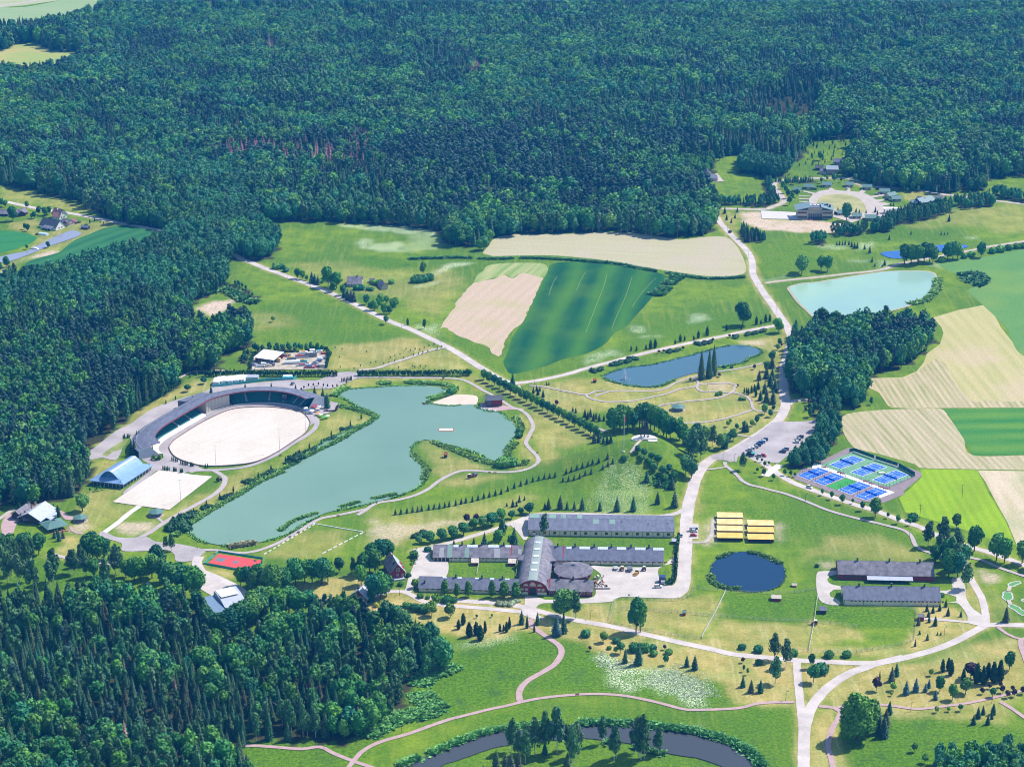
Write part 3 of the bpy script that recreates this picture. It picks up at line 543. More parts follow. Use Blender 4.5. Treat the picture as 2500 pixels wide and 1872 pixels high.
for P_ in ([(-208,740),(-100,702),(0,683),(300,685),(450,680),(560,655),(650,600),(760,560),(860,530),(950,505),(1150,470),(1300,450),(1500,410),(1600,380)],[(-300,715),(-290,750),(-208,780),(-100,800),(0,800),(200,790),(400,750),(560,715),(700,665),(870,635),(905,600),(870,540)],
           [(905,600),(890,650),(950,690),(1100,690),(1250,700),(1300,650),(1310,620),(1240,600),(1100,600),(1020,605),(920,612)],[(1290,690),(1150,750),(1000,775),(800,795),(600,820),(480,845),(400,890)],
           [(1270,700),(1400,730),(1470,790),(1500,880),(1600,905),(1790,900)],[(1485,888),(1300,950),(1100,1000),(900,1025),(700,1030),(650,1045),(670,1090)],[(1110,1162),(1350,1162),(1480,1185)],
           [(-918,625),(-758,640),(-508,690),(-308,725),(-210,690),(-100,680)],[(1740,425),(1830,420)]):
 PTH('C4',P_,1.9,MATS['path_greypink'])
PTH('C3',[(1165,620),(1200,680),(1300,750),(1500,860),(1700,970),(1900,1050),(2130,1120)],3.0,MATS['path_greypink'])
PTH('C4',[(1190,1450),(1200,1490),(1240,1520),(1300,1570),(1380,1656)],2.6,MATS['path_greypink'])
PTH('E2',[(-330,-100),(-264,-62),(-150,-35),(-60,-10),(60,20),(240,85),(450,170),(700,240),(950,300),(1130,350),(1200,410),(1230,480),(1300,530),(1420,560),(1600,580),(1800,610),(2000,690),(2208,760),(2500,860)],2.6,MATS['path_greypink'])
PTH('C4',[(1000,1530),(1100,1520),(1230,1500)],2,gravel)
PTH('C4',[(1920,1400),(1960,1370),(2050,1290),(2000,1290)],3.2,dirt)
PTH('C2',[(1660,460),(1850,440),(2000,390),(2208,325),(2420,250),(2600,215)],3.2,gravel)
PTH('C',[(1935,545),(2060,480),(2200,470),(2330,465),(2500,470)],2.6,gravel)
PTH('J1',[(0,1600),(150,1380),(330,1160),(470,1040)],2.0,gravel)
# village
sheet('village_forecourt',GP('B4',[(1580,332),(1960,350),(1990,425),(1590,418)]),mat('grey_setts',(.55,.51,.54),.9,.07,.4),smooth=False)
sheet('village_plaza',GP('H4',[(415,640),(415,480),(470,415),(330,378),(340,366),(500,400),(560,370),(690,352),(680,330),(720,330),(770,360),(920,372),(925,330),(970,330),(975,375),(1090,385),(1130,355),(1180,370),(1160,400),(1250,440),(1480,410),(1480,425),(1280,465),(1330,490),(1480,480),(1480,495),(1350,515),(1500,540),(1500,555),(1400,575),(1690,600),(1640,760),(1440,765),(1340,710),(1280,690),(1000,800),(740,720),(760,640),(860,700)]),gravel,smooth=False)
sheet('village_lawn',GP('H4',[(520,580),(540,480),(620,430),(800,412),(980,430),(1090,475),(1150,530),(1185,590),(1175,650),(1050,670),(750,625),(740,590),(600,560)]),mat('village_lawn_mat',(.33,.34,.12),.95,.2,.06,col2=(.42,.38,.17)),step=4)
for y in (440,480,515): strip('driveway',GP('H4',[(280,y),(430,y+4)]),3,gravel)
# sand surfaces
ARENA=[(415,740),(420,700),(470,640),(560,580),(700,490),(850,410),(1000,340),(1150,300),(1400,285),(1600,295),(1800,330),(1880,370),(1930,440),(1930,480),(1880,570),(1750,660),(1600,760),(1450,840),(1300,890),(1100,915),(900,925),(760,920),(600,880),(470,820)]
sheet('sand_arena',GP('H2',ARENA),sand,step=3)
sheet('practice_arena',GP('D',[(1215,335),(1720,-10),(1960,20),(2060,40),(2290,60),(1826,420),(1490,375)]),sand,smooth=False)
sheet('beach',GP('C3',[(230,820),(330,780),(470,730),(540,722),(720,740),(735,800),(720,830),(600,835),(400,840),(280,838)]),bsand,step=3)
# water
def watermat(name,col,rough=.08,wave=.02,col2=None,sc_=.01):
 m=mat(name,col,rough,.06,sc_,spec=.5,coords='Object',col2=col2,detail=4)
 N=m.node_tree.nodes;L=m.node_tree.links;b=N['Principled BSDF'];b.inputs['IOR'].default_value=1.33
 ge=N.new('ShaderNodeNewGeometry');nz=N.new('ShaderNodeTexNoise');nz.inputs['Scale'].default_value=.9;nz.inputs['Detail'].default_value=3
 bp=N.new('ShaderNodeBump');bp.inputs['Strength'].default_value=1;bp.inputs['Distance'].default_value=wave
 L.new(ge.outputs['Position'],nz.inputs[0]);L.new(nz.outputs[0],bp.inputs['Height']);L.new(bp.outputs[0],b.inputs['Normal'])
 return m
LAKE=GP('C',[(3588,740),(3658,700),(3758,670),(3958,650),(4208,635),(4516,630),(4696,640),(4816,670),(4836,700),(4746,730),(4626,790),(4566,820),(4656,825),(4816,845),(4966,840),(5106,830),(5176,880),(5316,910),(5396,920),(5476,980),(5546,1040),(5586,1090),(5566,1150),(5516,1220),(5466,1300),(5446,1360),(5416,1410),(5316,1440),(5236,1420),(5176,1370),(5036,1320),(4846,1270),(4686,1225),(4576,1210),(4496,1240),(4436,1310),(4456,1390),(4526,1450),(4576,1540),(4550,1640)])+\
       GP('F',[(915,1040),(900,1055),(850,1075),(790,1090),(740,1100),(700,1110),(660,1130),(630,1150),(590,1165),(550,1174),(510,1180),(470,1177),(430,1167),(405,1150),(397,1143),(410,1130),(450,1105),(490,1080),(540,1055),(600,1020),(650,985),(700,955),(760,925),(808,902),(800,890),(775,880),(750,865),(735,858),(724,848)])
sheet('lake',LAKE,watermat('lake_water',(.145,.255,.185),.07,.012,(.18,.295,.21),.008),step=4)
POND2=GP('C4',[(-128,525),(-60,500),(0,470),(150,430),(400,400),(700,330),(900,280),(1130,215),(1300,190),(1450,200),(1570,240),(1580,270),(1540,300),(1450,330),(1380,380),(1200,410),(1000,460),(800,510),(650,560),(550,610),(430,640),(200,630),(50,600),(-60,570)])
sheet('fountain_pond',POND2,watermat('pond_water',(.06,.13,.17),.10,.012),step=4)
POND3=GP('B5',[(-310,1160),(-180,1120),(0,1105),(260,1060),(450,1030),(700,995),(900,985),(1100,985),(1220,1005),(1250,1060),(1250,1160),(1180,1230),(1050,1310),(900,1370),(650,1430),(350,1480),(120,1500),(0,1490),(-60,1470),(-130,1400),(-220,1310),(-270,1240),(-300,1200)])
sheet('pond_shore',[p+(p-sum(POND3,Vector())/len(POND3)).normalized()*2.5 for p in POND3],mat('pale_shore',(.36,.33,.22),.95,.15,.2),step=4)
sheet('turquoise_pond',POND3,watermat('turquoise_water',(.26,.42,.38),.15,.012,(.31,.47,.33),.012),step=4)
POND4=GP('B5',[(660,790),(760,770),(920,760),(1100,745),(1210,715),(1400,690),(1500,690),(1610,715),(1550,740),(1400,755),(1250,790),(1150,835),(850,848),(740,835)])
sheet('blue_pond',POND4,watermat('blue_water',(.02,.10,.34),.1,.012),step=4)
POND5=GP('F',[(1535,1235),(1540,1218),(1556,1205),(1585,1195),(1615,1192),(1650,1197),(1680,1210),(1694,1228),(1695,1248),(1685,1264),(1660,1275),(1620,1279),(1580,1272),(1552,1260),(1538,1248)])
sheet('round_pond',POND5,watermat('dark_pond_water',(.006,.030,.075),.08,.01),step=3)
RIVER=GP('F2',[(-1300,1900),(-1000,1656),(-900,1610),(-650,1530),(-442,1440),(-200,1350),(0,1290),(160,1265),(350,1230),(620,1200),(900,1205),(1150,1210),(1450,1235),(1750,1260),(1900,1280),(2208,1300),(2400,1340),(2650,1440),(2780,1500),(2880,1590),(2940,1680),(2960,1900),(2760,1900),(2600,1720),(2450,1640),(2208,1560),(2050,1540),(1850,1500),(1700,1450),(1450,1400),(1200,1370),(1000,1350),(700,1370),(400,1390),(200,1420),(0,1460),(-200,1530),(-400,1600),(-550,1656),(-700,1900)])
sheet('river',RIVER,watermat('river_water',(.055,.06,.065),.08,.01),step=4)
RIV2=GP('B',[(-140,840),(0,830),(120,800),(280,770),(400,710),(560,630),(700,570),(790,545),(870,570),(860,600),(700,660),(520,720),(400,770),(250,830),(100,880),(0,890),(-140,910)])
sheet('river',RIV2,watermat('river_water_grey',(.24,.25,.33),.1,.012),step=4)
# courts base
sheet('court_gravel',GP('H1',[(-60,540),(0,560),(150,430),(290,430),(420,330),(900,90),(1010,100),(2120,500),(2150,560),(1830,830),(1860,870),(1500,1020),(1180,1000),(1100,1020),(800,930),(450,780),(0,620)]),dirt,z=.15,smooth=False)
for Q,hw,vg in ROADS:
 d=seg_dist(Q,GX,GY,9)
 m_=np.clip(1-(d-hw)/(2.6*vg),0,1)*(.55+.45*vnoise(GX,GY,9,9))
 CH[...,0]=np.maximum(CH[...,0],m_*.8)
# ------------------------------------------------------------------ trees
ICO=None
def ico():
 global ICO
 if ICO is None:
  bm=bmesh.new();bmesh.ops.create_icosphere(bm,subdivisions=2,radius=1)
  ICO=(np.array([v.co for v in bm.verts]),[tuple(v.index for v in f.verts) for f in bm.faces]);bm.free()
 return ICO
def np_mesh(name,V,F,tone,mats):
 me=bpy.data.meshes.new(name);me.from_pydata([tuple(v) for v in V],[],F);me.update()
 a=me.attributes.new('tone', 'FLOAT', 'POINT');a.data.foreach_set('value',np.asarray(tone, 'f'))
 for m in mats: me.materials.append(m)
 return me
def unit(v): return v/(np.linalg.norm(v,axis=-1,keepdims=True)+1e-9)
def crown_mesh(name,lobes,nleaf,size,m,seed,core=.82,up=.25,droop=0.0):
 r=np.random.default_rng(seed);V=[];F=[];T=[]
 iv,iff=ico();lobes=np.array(lobes,float)
 for c in lobes:
  n0=len(V);d=1+(r.random(len(iv))-.5)*.22
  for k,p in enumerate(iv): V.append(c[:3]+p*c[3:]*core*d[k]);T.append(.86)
  F+=[tuple(n0+i for i in f) for f in iff]
 wgt=(lobes[:,3]*lobes[:,5])**1.0;wgt/=wgt.sum();cnt=0
 while cnt<nleaf:
  c=lobes[r.choice(len(lobes),p=wgt)];d=unit(r.normal(size=3)+np.array([0,0,up]));p=c[:3]+d*c[3:]*r.uniform(.84,1.1)
  if any((((p-q[:3])/(q[3:]*.8))**2).sum()<1 for q in lobes): continue
  nrm=unit(d+r.normal(size=3)*.55);a=unit(np.cross(nrm,r.normal(size=3)));b=np.cross(nrm,a)
  s=size*r.uniform(.55,1.25);n0=len(V);tn=r.uniform(.8,1.22)
  dz=np.array([0,0,-droop*s])
  V+=[p-a*s*.5-b*s*.35,p+a*s*.5-b*s*.3 ,p+a*s*.35+b*s*.45+nrm*s*.15+dz,p-a*s*.4+b*s*.4+dz]
  T+=[tn]*4;F+=[(n0,n0+1,n0+2),(n0,n0+2,n0+3)];cnt+=1
 return np_mesh(name,V,F,T,[m])
def conifer_mesh(name,h,rad,tiers,blades,m,seed,base=.1,pw=.85,droop=.35,core=.5,bw=1.0):
 r=np.random.default_rng(seed);V=[];F=[];T=[]
 n=8;n0=0;zb=base*h
 for k,(z,rr) in enumerate(((zb,rad*core*.7),(zb+.12*h,rad*core),(zb+.5*(h-zb),rad*core*.62),(h*.97,.03))):
  for i in range(n):
   a=2*math.pi*i/n;q=rr*(1+.2*(r.random()-.5));V.append((q*math.cos(a),q*math.sin(a),z));T.append(.85)
  if k:
   o=n0+(k-1)*n
   F+=[(o+i,o+(i+1)%n,o+n+(i+1)%n,o+n+i) for i in range(n)]
 for t in range(tiers):
  u=(t+.5)/tiers;z=zb+(h-zb)*u*.98;R_=rad*((1-u)**pw)*(1 if u>.1 else .8)+.12
  nb=max(4,int(blades*(1-u*.55)))
  off=r.uniform(0,6.28)
  for i in range(nb):
   a=off+2*math.pi*(i+r.uniform(-.3,.3))/nb;L_=R_*r.uniform(.72,1.12);wd=bw*(2*math.pi*R_/nb*.75+.08)
   ca,sa=math.cos(a),math.sin(a);z1=z-L_*droop*r.uniform(.7,1.3);zz=z+r.uniform(-.1,.1)
   p0=np.array([ca*L_*.1,sa*L_*.1,zz+.15*L_]);tip=np.array([ca*L_,sa*L_,z1])
   side=np.array([-sa,ca,0])*wd*.5;mid=(p0*.42+tip*.58)+np.array([0,0,.10*L_])
   n1=len(V);dr=np.array([0,0,-.28*wd-.1])
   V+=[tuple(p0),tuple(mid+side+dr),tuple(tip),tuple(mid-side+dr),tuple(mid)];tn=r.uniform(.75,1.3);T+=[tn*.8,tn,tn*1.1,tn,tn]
   F+=[(n1,n1+4,n1+1),(n1+4,n1+2,n1+1),(n1,n1+3,n1+4),(n1+4,n1+3,n1+2)]
 return np_mesh(name,V,F,T,[m])
def trunk_mesh(name,h,r0,m,limbs=3,lean=0.0,seed=0):
 mb=MB();r=random.Random(seed);n=5
 mb.cyl(0,0,-.3,h*.5,r0,r0*.72,7);mb.cyl(0,0,h*.5,h,r0*.72,r0*.2,6)
 for i in range(limbs):
  a=r.uniform(0,6.28);z=h*r.uniform(.45,.75);l_=h*r.uniform(.2,.3)
  mb.bar((0,0,z),(math.cos(a)*l_,math.sin(a)*l_,z+l_*.8),r0*.28,4)
 return mb.mesh(name,[m])
bark=mat('bark_brown',(.11,.085,.06),.95,.3,2);bbark=mat('bark_birch',(.62,.60,.56),.9,.35,1.5,col2=(.70,.68,.64));pbark=mat('bark_pine',(.26,.13,.07),.9,.3,1)
f_lin=foliage('leaves_broad',[(.024,.145,.028),(.038,.18,.032),(.10,.28,.020),(.018,.14,.065),(.05,.20,.03),(.13,.30,.04),(.026,.16,.06)])
f_bir=foliage('leaves_birch',[(.055,.17,.065),(.085,.20,.055),(.055,.17,.05),(.11,.20,.08)])
f_spr=foliage('needles_spruce',[(.016,.085,.034),(.026,.105,.036),(.055,.095,.032),(.016,.10,.052),(.08,.085,.04)])
f_pin=foliage('needles_pine',[(.026,.085,.060),(.040,.10,.060),(.036,.09,.075)])
f_thu=foliage('needles_thuja',[(.016,.075,.020),(.026,.095,.022),(.018,.08,.028)])
f_blu=foliage('needles_blue_spruce',[(.05,.12,.12),(.07,.14,.14)])
f_pur=foliage('leaves_purple',[(.055,.018,.035),(.075,.022,.045)])
f_bri=foliage('leaves_bright',[(.13,.28,.015),(.17,.32,.02)])
f_yel=foliage('leaves_yellow_green',[(.38,.42,.03),(.45,.45,.04)])
f_ded=foliage('needles_dead',[(.30,.16,.16),(.36,.19,.18),(.25,.14,.14)])
f_ald=foliage('leaves_alder',[(.028,.16,.065),(.048,.19,.06),(.032,.17,.08)])
f_reed=foliage('reed_leaves',[(.10,.20,.04),(.13,.22,.06)])
f_white=foliage('leaves_whitish',[(.26,.33,.17),(.34,.40,.24)])
def rl(seed,n,w_,h0,h1,s=1):
 """a ragged broad crown: a few lobes about a middle one"""
 r=random.Random(seed);c=(h0+h1)/2;hh=(h1-h0)/2
 L=[(0,0,c,w_*.72,w_*.72,hh*.88)]
 for i in range(n):
  a=6.283*i/n+r.uniform(-.4,.4);e=r.uniform(-.55,.75);q=w_*(.55 if e<.4 else .35)
  L.append((math.cos(a)*q,math.sin(a)*q,c+e*hh*.75,w_*r.uniform(.36,.5),w_*r.uniform(.36,.5),hh*r.uniform(.3,.45)))
 return L
def lumps(seed,n,w_,h0,h1,a=.34,b=.26,flat=.8):
 r=random.Random(seed);L=[]
 for i in range(n):
  t=(i+.5)/n;z=h0+(h1-h0)*t;q=w_*(math.sin(min(1,t*1.15+.12)*2.9)**.7)*r.uniform(.3,.7);an=i*2.4+r.uniform(-.5,.5)
  s_=w_*r.uniform(a-.06,a+.1)*(1.1-.35*t);L.append((math.cos(an)*q,math.sin(an)*q,z,s_,s_,s_*flat+b))
 return L
KIND={}
def defkind(key,name,ref,mk,tmk): KIND[key]=dict(name=name,ref=ref,mk=mk,tmk=tmk,proto=[],first=[])
NV=3
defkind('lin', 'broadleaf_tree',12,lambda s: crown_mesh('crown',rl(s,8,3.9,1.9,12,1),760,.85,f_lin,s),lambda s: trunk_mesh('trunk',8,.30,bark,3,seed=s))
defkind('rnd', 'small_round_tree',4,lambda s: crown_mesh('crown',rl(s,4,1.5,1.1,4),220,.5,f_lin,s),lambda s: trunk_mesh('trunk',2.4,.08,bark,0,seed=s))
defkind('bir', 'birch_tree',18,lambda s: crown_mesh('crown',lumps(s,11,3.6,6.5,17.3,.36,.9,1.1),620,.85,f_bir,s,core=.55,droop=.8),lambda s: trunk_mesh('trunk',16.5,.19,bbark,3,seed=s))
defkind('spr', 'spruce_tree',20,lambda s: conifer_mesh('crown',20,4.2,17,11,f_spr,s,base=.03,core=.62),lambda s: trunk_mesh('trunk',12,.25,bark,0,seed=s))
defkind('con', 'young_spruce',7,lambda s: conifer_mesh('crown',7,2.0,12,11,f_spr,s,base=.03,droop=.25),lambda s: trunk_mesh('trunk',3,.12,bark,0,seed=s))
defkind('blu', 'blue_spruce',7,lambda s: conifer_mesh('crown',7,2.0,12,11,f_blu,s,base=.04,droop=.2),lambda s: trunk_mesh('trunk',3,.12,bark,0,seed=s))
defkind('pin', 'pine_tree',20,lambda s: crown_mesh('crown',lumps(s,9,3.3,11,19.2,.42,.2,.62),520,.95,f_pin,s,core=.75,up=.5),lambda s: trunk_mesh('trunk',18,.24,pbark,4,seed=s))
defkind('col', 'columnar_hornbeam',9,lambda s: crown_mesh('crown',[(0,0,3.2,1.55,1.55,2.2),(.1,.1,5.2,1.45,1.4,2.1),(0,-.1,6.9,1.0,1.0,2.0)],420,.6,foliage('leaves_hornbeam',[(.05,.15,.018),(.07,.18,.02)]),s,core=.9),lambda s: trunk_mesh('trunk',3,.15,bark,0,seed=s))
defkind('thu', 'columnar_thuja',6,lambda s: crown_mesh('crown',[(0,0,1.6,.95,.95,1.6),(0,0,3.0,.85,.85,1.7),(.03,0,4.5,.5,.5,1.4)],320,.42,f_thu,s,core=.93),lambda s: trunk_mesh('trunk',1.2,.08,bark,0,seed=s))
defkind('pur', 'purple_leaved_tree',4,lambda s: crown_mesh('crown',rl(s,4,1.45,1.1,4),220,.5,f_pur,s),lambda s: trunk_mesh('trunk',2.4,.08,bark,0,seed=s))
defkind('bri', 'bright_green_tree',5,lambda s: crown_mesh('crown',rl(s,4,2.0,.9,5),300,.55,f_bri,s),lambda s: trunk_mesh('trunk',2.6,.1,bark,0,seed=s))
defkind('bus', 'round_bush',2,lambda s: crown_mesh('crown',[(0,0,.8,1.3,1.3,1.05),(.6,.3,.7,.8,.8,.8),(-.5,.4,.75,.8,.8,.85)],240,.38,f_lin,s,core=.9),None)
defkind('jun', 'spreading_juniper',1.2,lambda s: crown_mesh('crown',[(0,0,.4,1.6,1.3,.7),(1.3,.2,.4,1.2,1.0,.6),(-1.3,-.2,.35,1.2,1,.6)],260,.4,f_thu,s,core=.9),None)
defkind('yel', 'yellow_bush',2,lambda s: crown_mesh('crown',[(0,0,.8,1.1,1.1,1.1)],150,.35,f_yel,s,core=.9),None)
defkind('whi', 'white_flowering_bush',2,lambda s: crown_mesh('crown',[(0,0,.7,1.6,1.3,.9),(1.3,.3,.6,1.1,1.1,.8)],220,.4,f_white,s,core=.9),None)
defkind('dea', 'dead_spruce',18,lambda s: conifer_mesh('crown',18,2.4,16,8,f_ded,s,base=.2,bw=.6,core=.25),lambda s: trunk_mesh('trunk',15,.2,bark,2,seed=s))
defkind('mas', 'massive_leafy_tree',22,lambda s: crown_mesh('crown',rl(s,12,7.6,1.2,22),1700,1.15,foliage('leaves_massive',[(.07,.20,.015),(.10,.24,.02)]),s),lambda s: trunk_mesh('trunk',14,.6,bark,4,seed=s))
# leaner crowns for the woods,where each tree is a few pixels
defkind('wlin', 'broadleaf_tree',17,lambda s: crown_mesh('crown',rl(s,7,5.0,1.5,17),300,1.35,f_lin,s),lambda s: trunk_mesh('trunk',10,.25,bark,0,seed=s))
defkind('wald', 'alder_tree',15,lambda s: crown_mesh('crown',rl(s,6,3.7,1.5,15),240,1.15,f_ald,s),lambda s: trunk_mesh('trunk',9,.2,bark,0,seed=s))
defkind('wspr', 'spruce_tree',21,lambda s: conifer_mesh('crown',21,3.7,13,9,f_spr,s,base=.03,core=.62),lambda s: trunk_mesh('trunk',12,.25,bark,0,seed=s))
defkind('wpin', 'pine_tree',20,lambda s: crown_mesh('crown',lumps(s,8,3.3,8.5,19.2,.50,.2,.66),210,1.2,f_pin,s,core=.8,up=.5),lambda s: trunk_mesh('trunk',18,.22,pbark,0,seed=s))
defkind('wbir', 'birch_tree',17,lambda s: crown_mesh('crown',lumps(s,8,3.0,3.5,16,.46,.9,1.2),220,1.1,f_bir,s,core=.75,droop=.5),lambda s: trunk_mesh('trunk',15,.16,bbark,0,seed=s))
defkind('wdea', 'dead_spruce',18,lambda s: conifer_mesh('crown',18,2.3,11,7,f_ded,s,base=.2,bw=.7,core=.3),lambda s: trunk_mesh('trunk',15,.2,bark,0,seed=s))
def protos(key):
 K=KIND[key]
 if not K['proto']:
  for v in range(NV if key[0] == 'w' or key in ('lin', 'bir', 'spr', 'con', 'pin') else 2):
   s=11+v*7+sum(map(ord,key));K['proto'].append((K['mk'](s),K['tmk'](s) if K['tmk'] else None))
 return K
NTREE={}
def plant(key,p,h,label,group=None,cat=None,wide=1.0,rz=None):
 K=protos(key);v=random.randrange(len(K['proto']));cm,tm=K['proto'][v];k=h/K['ref']
 o=empty(K['name'],p,random.uniform(0,6.28) if rz is None else rz,label,cat or ('bush' if tm is None else 'tree'),group)
 o.scale=(k*wide,k*wide,k)
 c=obj('crown' if tm else 'foliage',cm,o)
 if tm: obj('trunk',tm,o)
 K['first'].append((v,c));NTREE[K['name']]=NTREE.get(K['name'],0)+1
 return o
ORD = 'first second third fourth fifth sixth seventh eighth ninth tenth eleventh twelfth thirteenth fourteenth fifteenth sixteenth seventeenth eighteenth nineteenth twentieth twenty-first twenty-second twenty-third twenty-fourth twenty-fifth twenty-sixth twenty-seventh twenty-eighth twenty-ninth thirtieth'.split()
ADJ={'mas': 'massive light green tree', 'lin': 'rounded green leafy tree', 'rnd': 'small round green tree', 'bir': 'slender birch with pale trunk', 'spr': 'tall dark spruce', 'con': 'dark conical spruce', 'blu': 'blue-green conical spruce', 'pin': 'pine with bare trunk',
       'col': 'egg-shaped hornbeam', 'thu': 'narrow dark thuja', 'pur': 'purple-leaved tree', 'bri': 'bright green leafy tree', 'bus': 'round green bush', 'jun': 'low spreading juniper', 'yel': 'yellow-green ball bush', 'whi': 'pale flowering bush', 'dea': 'dead brown spruce'}
def PLU(s):
 for a,b in (('birch', 'birches'),('bush', 'bushes'),('tree', 'trees'),('spruce', 'spruces'),('pine', 'pines'),('alder', 'alders'),('thuja', 'thujas'),('juniper', 'junipers'),('hornbeam', 'hornbeams')):
  if a in s: return s.replace(a,b,1)
 return s + 's'
def grove(t,key,where,items,shared=False,group=None,h=None,wide=1.0,flat=False):
 """items: (x, y[, h[, wide]]) in photo order; every tree says which one it is, counted from the left of its kind there"""
 its=[tuple(i) for i in items]
 its=[(i[0],i[1],i[2] if len(i)>2 else h,i[3] if len(i)>3 else wide) for i in its]
 order=sorted(range(len(its)),key=lambda i: its[i][0]);n=len(its);g=group or (PLU(ADJ[key]) + ' '+where if n>1 else None)
 for rank,i in enumerate(order):
  x,y,hh,wd=its[i]
  lab=ADJ[key] + ' '+where
  if n>1 and not shared and rank<30: lab = '%s from left of %s '%(ORD[rank],PLU(ADJ[key]) if len((PLU(ADJ[key])+where).split())<13 else PLU(ADJ[key]).split(' with')[0])+where
  p=G(t,x,y)
  if flat: q=plane_pt(*S(t,x,y));p=(q[0],q[1],zt(*q))
  plant(key,p,hh,lab,g,wide=wd)
# ---- single trees and rows of the park
grove('D3', 'col', 'along the lower left stable',[(820,1110,9.5,1.3),(950,1135,9,1.1),(1075,1135,10.5,1.2),(1330,1137,10.5,1.1),(1460,1142,10.5,1.6),(1590,1142,10,1.5)])
grove('D3', 'lin', 'lining the road north of the stables',[(545,558,5),(660,548,7.5),(790,525,8),(908,498,8),(1022,468,8.5),(1130,405,7.5),(1232,388,8),(1330,368,9),(1430,300,7.5),(1542,290,5.5),(1640,245,4.8),(1732,238,7.5)],wide=1.4)
grove('D3', 'pur', 'above the stable road',[(1060,340,6.2),(1160,332,6)])
grove('D3', 'con', 'on the lawn behind the left stable',[(1135,560,4.5),(1250,592,10),(1570,588,13),(920,575,4)])
grove('D3', 'bir', 'behind the left stable',[(1440,520,14,1.2)]);grove('D3', 'lin', 'between birch and left stable',[(1400,575,10),(1530,580,7)])
grove('D3', 'jun', 'beside the road above red house',[(540,480,2.5),(600,465,2.5)])
grove('G2', 'lin', 'in front of the red barn',[(530,1590,18,1.25)]);grove('G2', 'bir', 'leaning on the big tree by red barn',[(690,1600,17,1.15)])
grove('G2', 'bir', 'before the long north stable',[(265,500,15,1.1)])
grove('E1', 'con', 'at the foot of the mound',[(10,190,6),(95,195,9),(285,205,7),(470,210,10),(645,207,10),(908,132,9),(1090,168,12)])
grove('D3', 'con', 'on the slope above the north stable',[(1490,158,3.2),(1555,163,5.5),(1595,158,4),(1625,113,5),(1680,92,3.5),(1900,188,5),(1940,190,8),(2065,186,10),(2140,192,6)])
row=[(290,247),(350,240),(415,230),(475,221),(530,215),(575,208),(650,195),(708,188),(766,180),(822,170),(870,160),(940,148),(1000,132),(1050,120),(1120,108),(1182,90),(1243,72),(1303,58),(1368,40),(1430,25)]
grove('D3', 'con', 'in the lower slope row',row,h=4.4,wide=1.1)
grove('C3', 'con', 'in the upper lakeside slope row',[(1330,1660),(1395,1645),(1455,1628),(1512,1622),(1570,1610),(1690,1575),(1745,1552),(1805,1530),(1865,1510),(1925,1490),(1975,1470),(2040,1455),(2135,1412),(1060,1760),(1130,1730),(1200,1705),(1265,1682)],h=4.4,wide=1.1)
grove('C3', 'con', 'in the second slope row',[(1655,1660),(1715,1652),(1775,1640),(1835,1620),(1895,1590),(1960,1570),(2085,1525),(2140,1490),(2192,1460)],h=4.2,wide=1.1)
grove('D3', 'yel', 'on the tan lawn by the wood',[(85,1240,2.8),(142,1218,2.8)])
grove('D3', 'bus', 'beside the road below the stables',[(560,1140,3),(850,1190,4.5),(920,1190,3),(800,1180,3.5),(400,1240,3),(440,1250,3),(500,1280,4.5),(545,1282,4.2),(610,1295,5),(640,640,3.2),(490,700,4),(430,915,2.4),(345,1010,2.6),(640,1150,2)])
grove('D3', 'bri', 'south of the stable road',[(680,1335,9),(725,1235,8),(880,1355,9),(500,1040,6),(475,770,2.2),(1165,1362,2.4),(1330,1352,2.2)])
grove('D3', 'whi', 'in front of the lower stable',[(1400,1215,2.8),(1470,1215,2.6),(1545,1215,3),(1590,1190,2.4)])
grove('D3', 'thu', 'on the tan lawn by the wood edge',[(1085,1562,9,1.3),(1160,1540,8,1.3),(1205,1597,9,1.3),(1255,1520,7.5,.8),(1020,1430,7,1.2),(970,1480,6,1.2),(1415,1507,5),(1455,1500,4),(1487,1512,6.5),(1518,1475,7,.8)])
grove('D3', 'con', 'near the pink path top',[(1650,1425,9,.9),(1708,1468,9,.55),(1820,1432,8,.9),(1785,1512,7,.5),(2105,1522,12,.8)])
grove('D3', 'blu', 'beside the pink path',[(2025,1552,13)])
grove('F2', 'bus', 'on the lawn along the south road',[(1015,245,4),(1345,312,3),(1540,402,5),(1650,402,5),(1735,392,3.5),(1750,450,3.2),(1910,437,3.2),(1270,385,2)])
grove('F2', 'bri', 'beside the south road',[(1210,312,6.5)])
grove('F2', 'con', 'among bushes by the south road',[(1440,532,9,.8),(1585,552,14,.8),(2105,572,7),(2190,605,9)])
grove('F2', 'rnd', 'in the lawn by the flower meadow',[(1390,432,7),(1340,430,4),(1880,555,6,.8)])
grove('F2', 'pur', 'near the flower meadow',[(1865,392,3.2),(1060,402,3)])
grove('F2', 'bir', 'beside the southern river',[(215,1490,18),(290,1560,15),(365,1612,18),(375,1500,15),(465,1530,20),(575,1512,23,.9),(705,1507,25),(815,1470,14),(872,1660,23,.9),(915,1552,19),(1190,1405,15,.9),(1320,1592,20,.8),(1345,1562,17,.8),(1550,1500,17),(1585,1562,22),(1610,1577,24),(1650,1560,20),(1800,1522,15,1.1)])
grove('F2', 'con', 'at the bottom beside the river birches',[(50,1656,10),(150,1670,9),(210,1700,11),(290,1656,10),(575,1512,7),(815,1645,8),(400,1530,3),(-180,1790,7),(-90,1700,4)])
grove('F1', 'bir', 'beside the south road junction',[(400,505,16,1.2),(525,578,16,1.2),(410,752,15,1.3)])
grove('F1', 'bus', 'along the paddock road',[(55,382,3.2),(230,412,4),(610,447,3.6),(990,472,4),(1180,467,3.8),(230,547,3),(905,640,6)])
grove('F1', 'rnd', 'near the south birches',[(70,627,4,.6),(110,662,4,.6),(800,590,9,.6),(820,742,10)])
grove('F1', 'pur', 'in the triangle lawns',[(60,532,3.4),(1500,832,8,.9)])
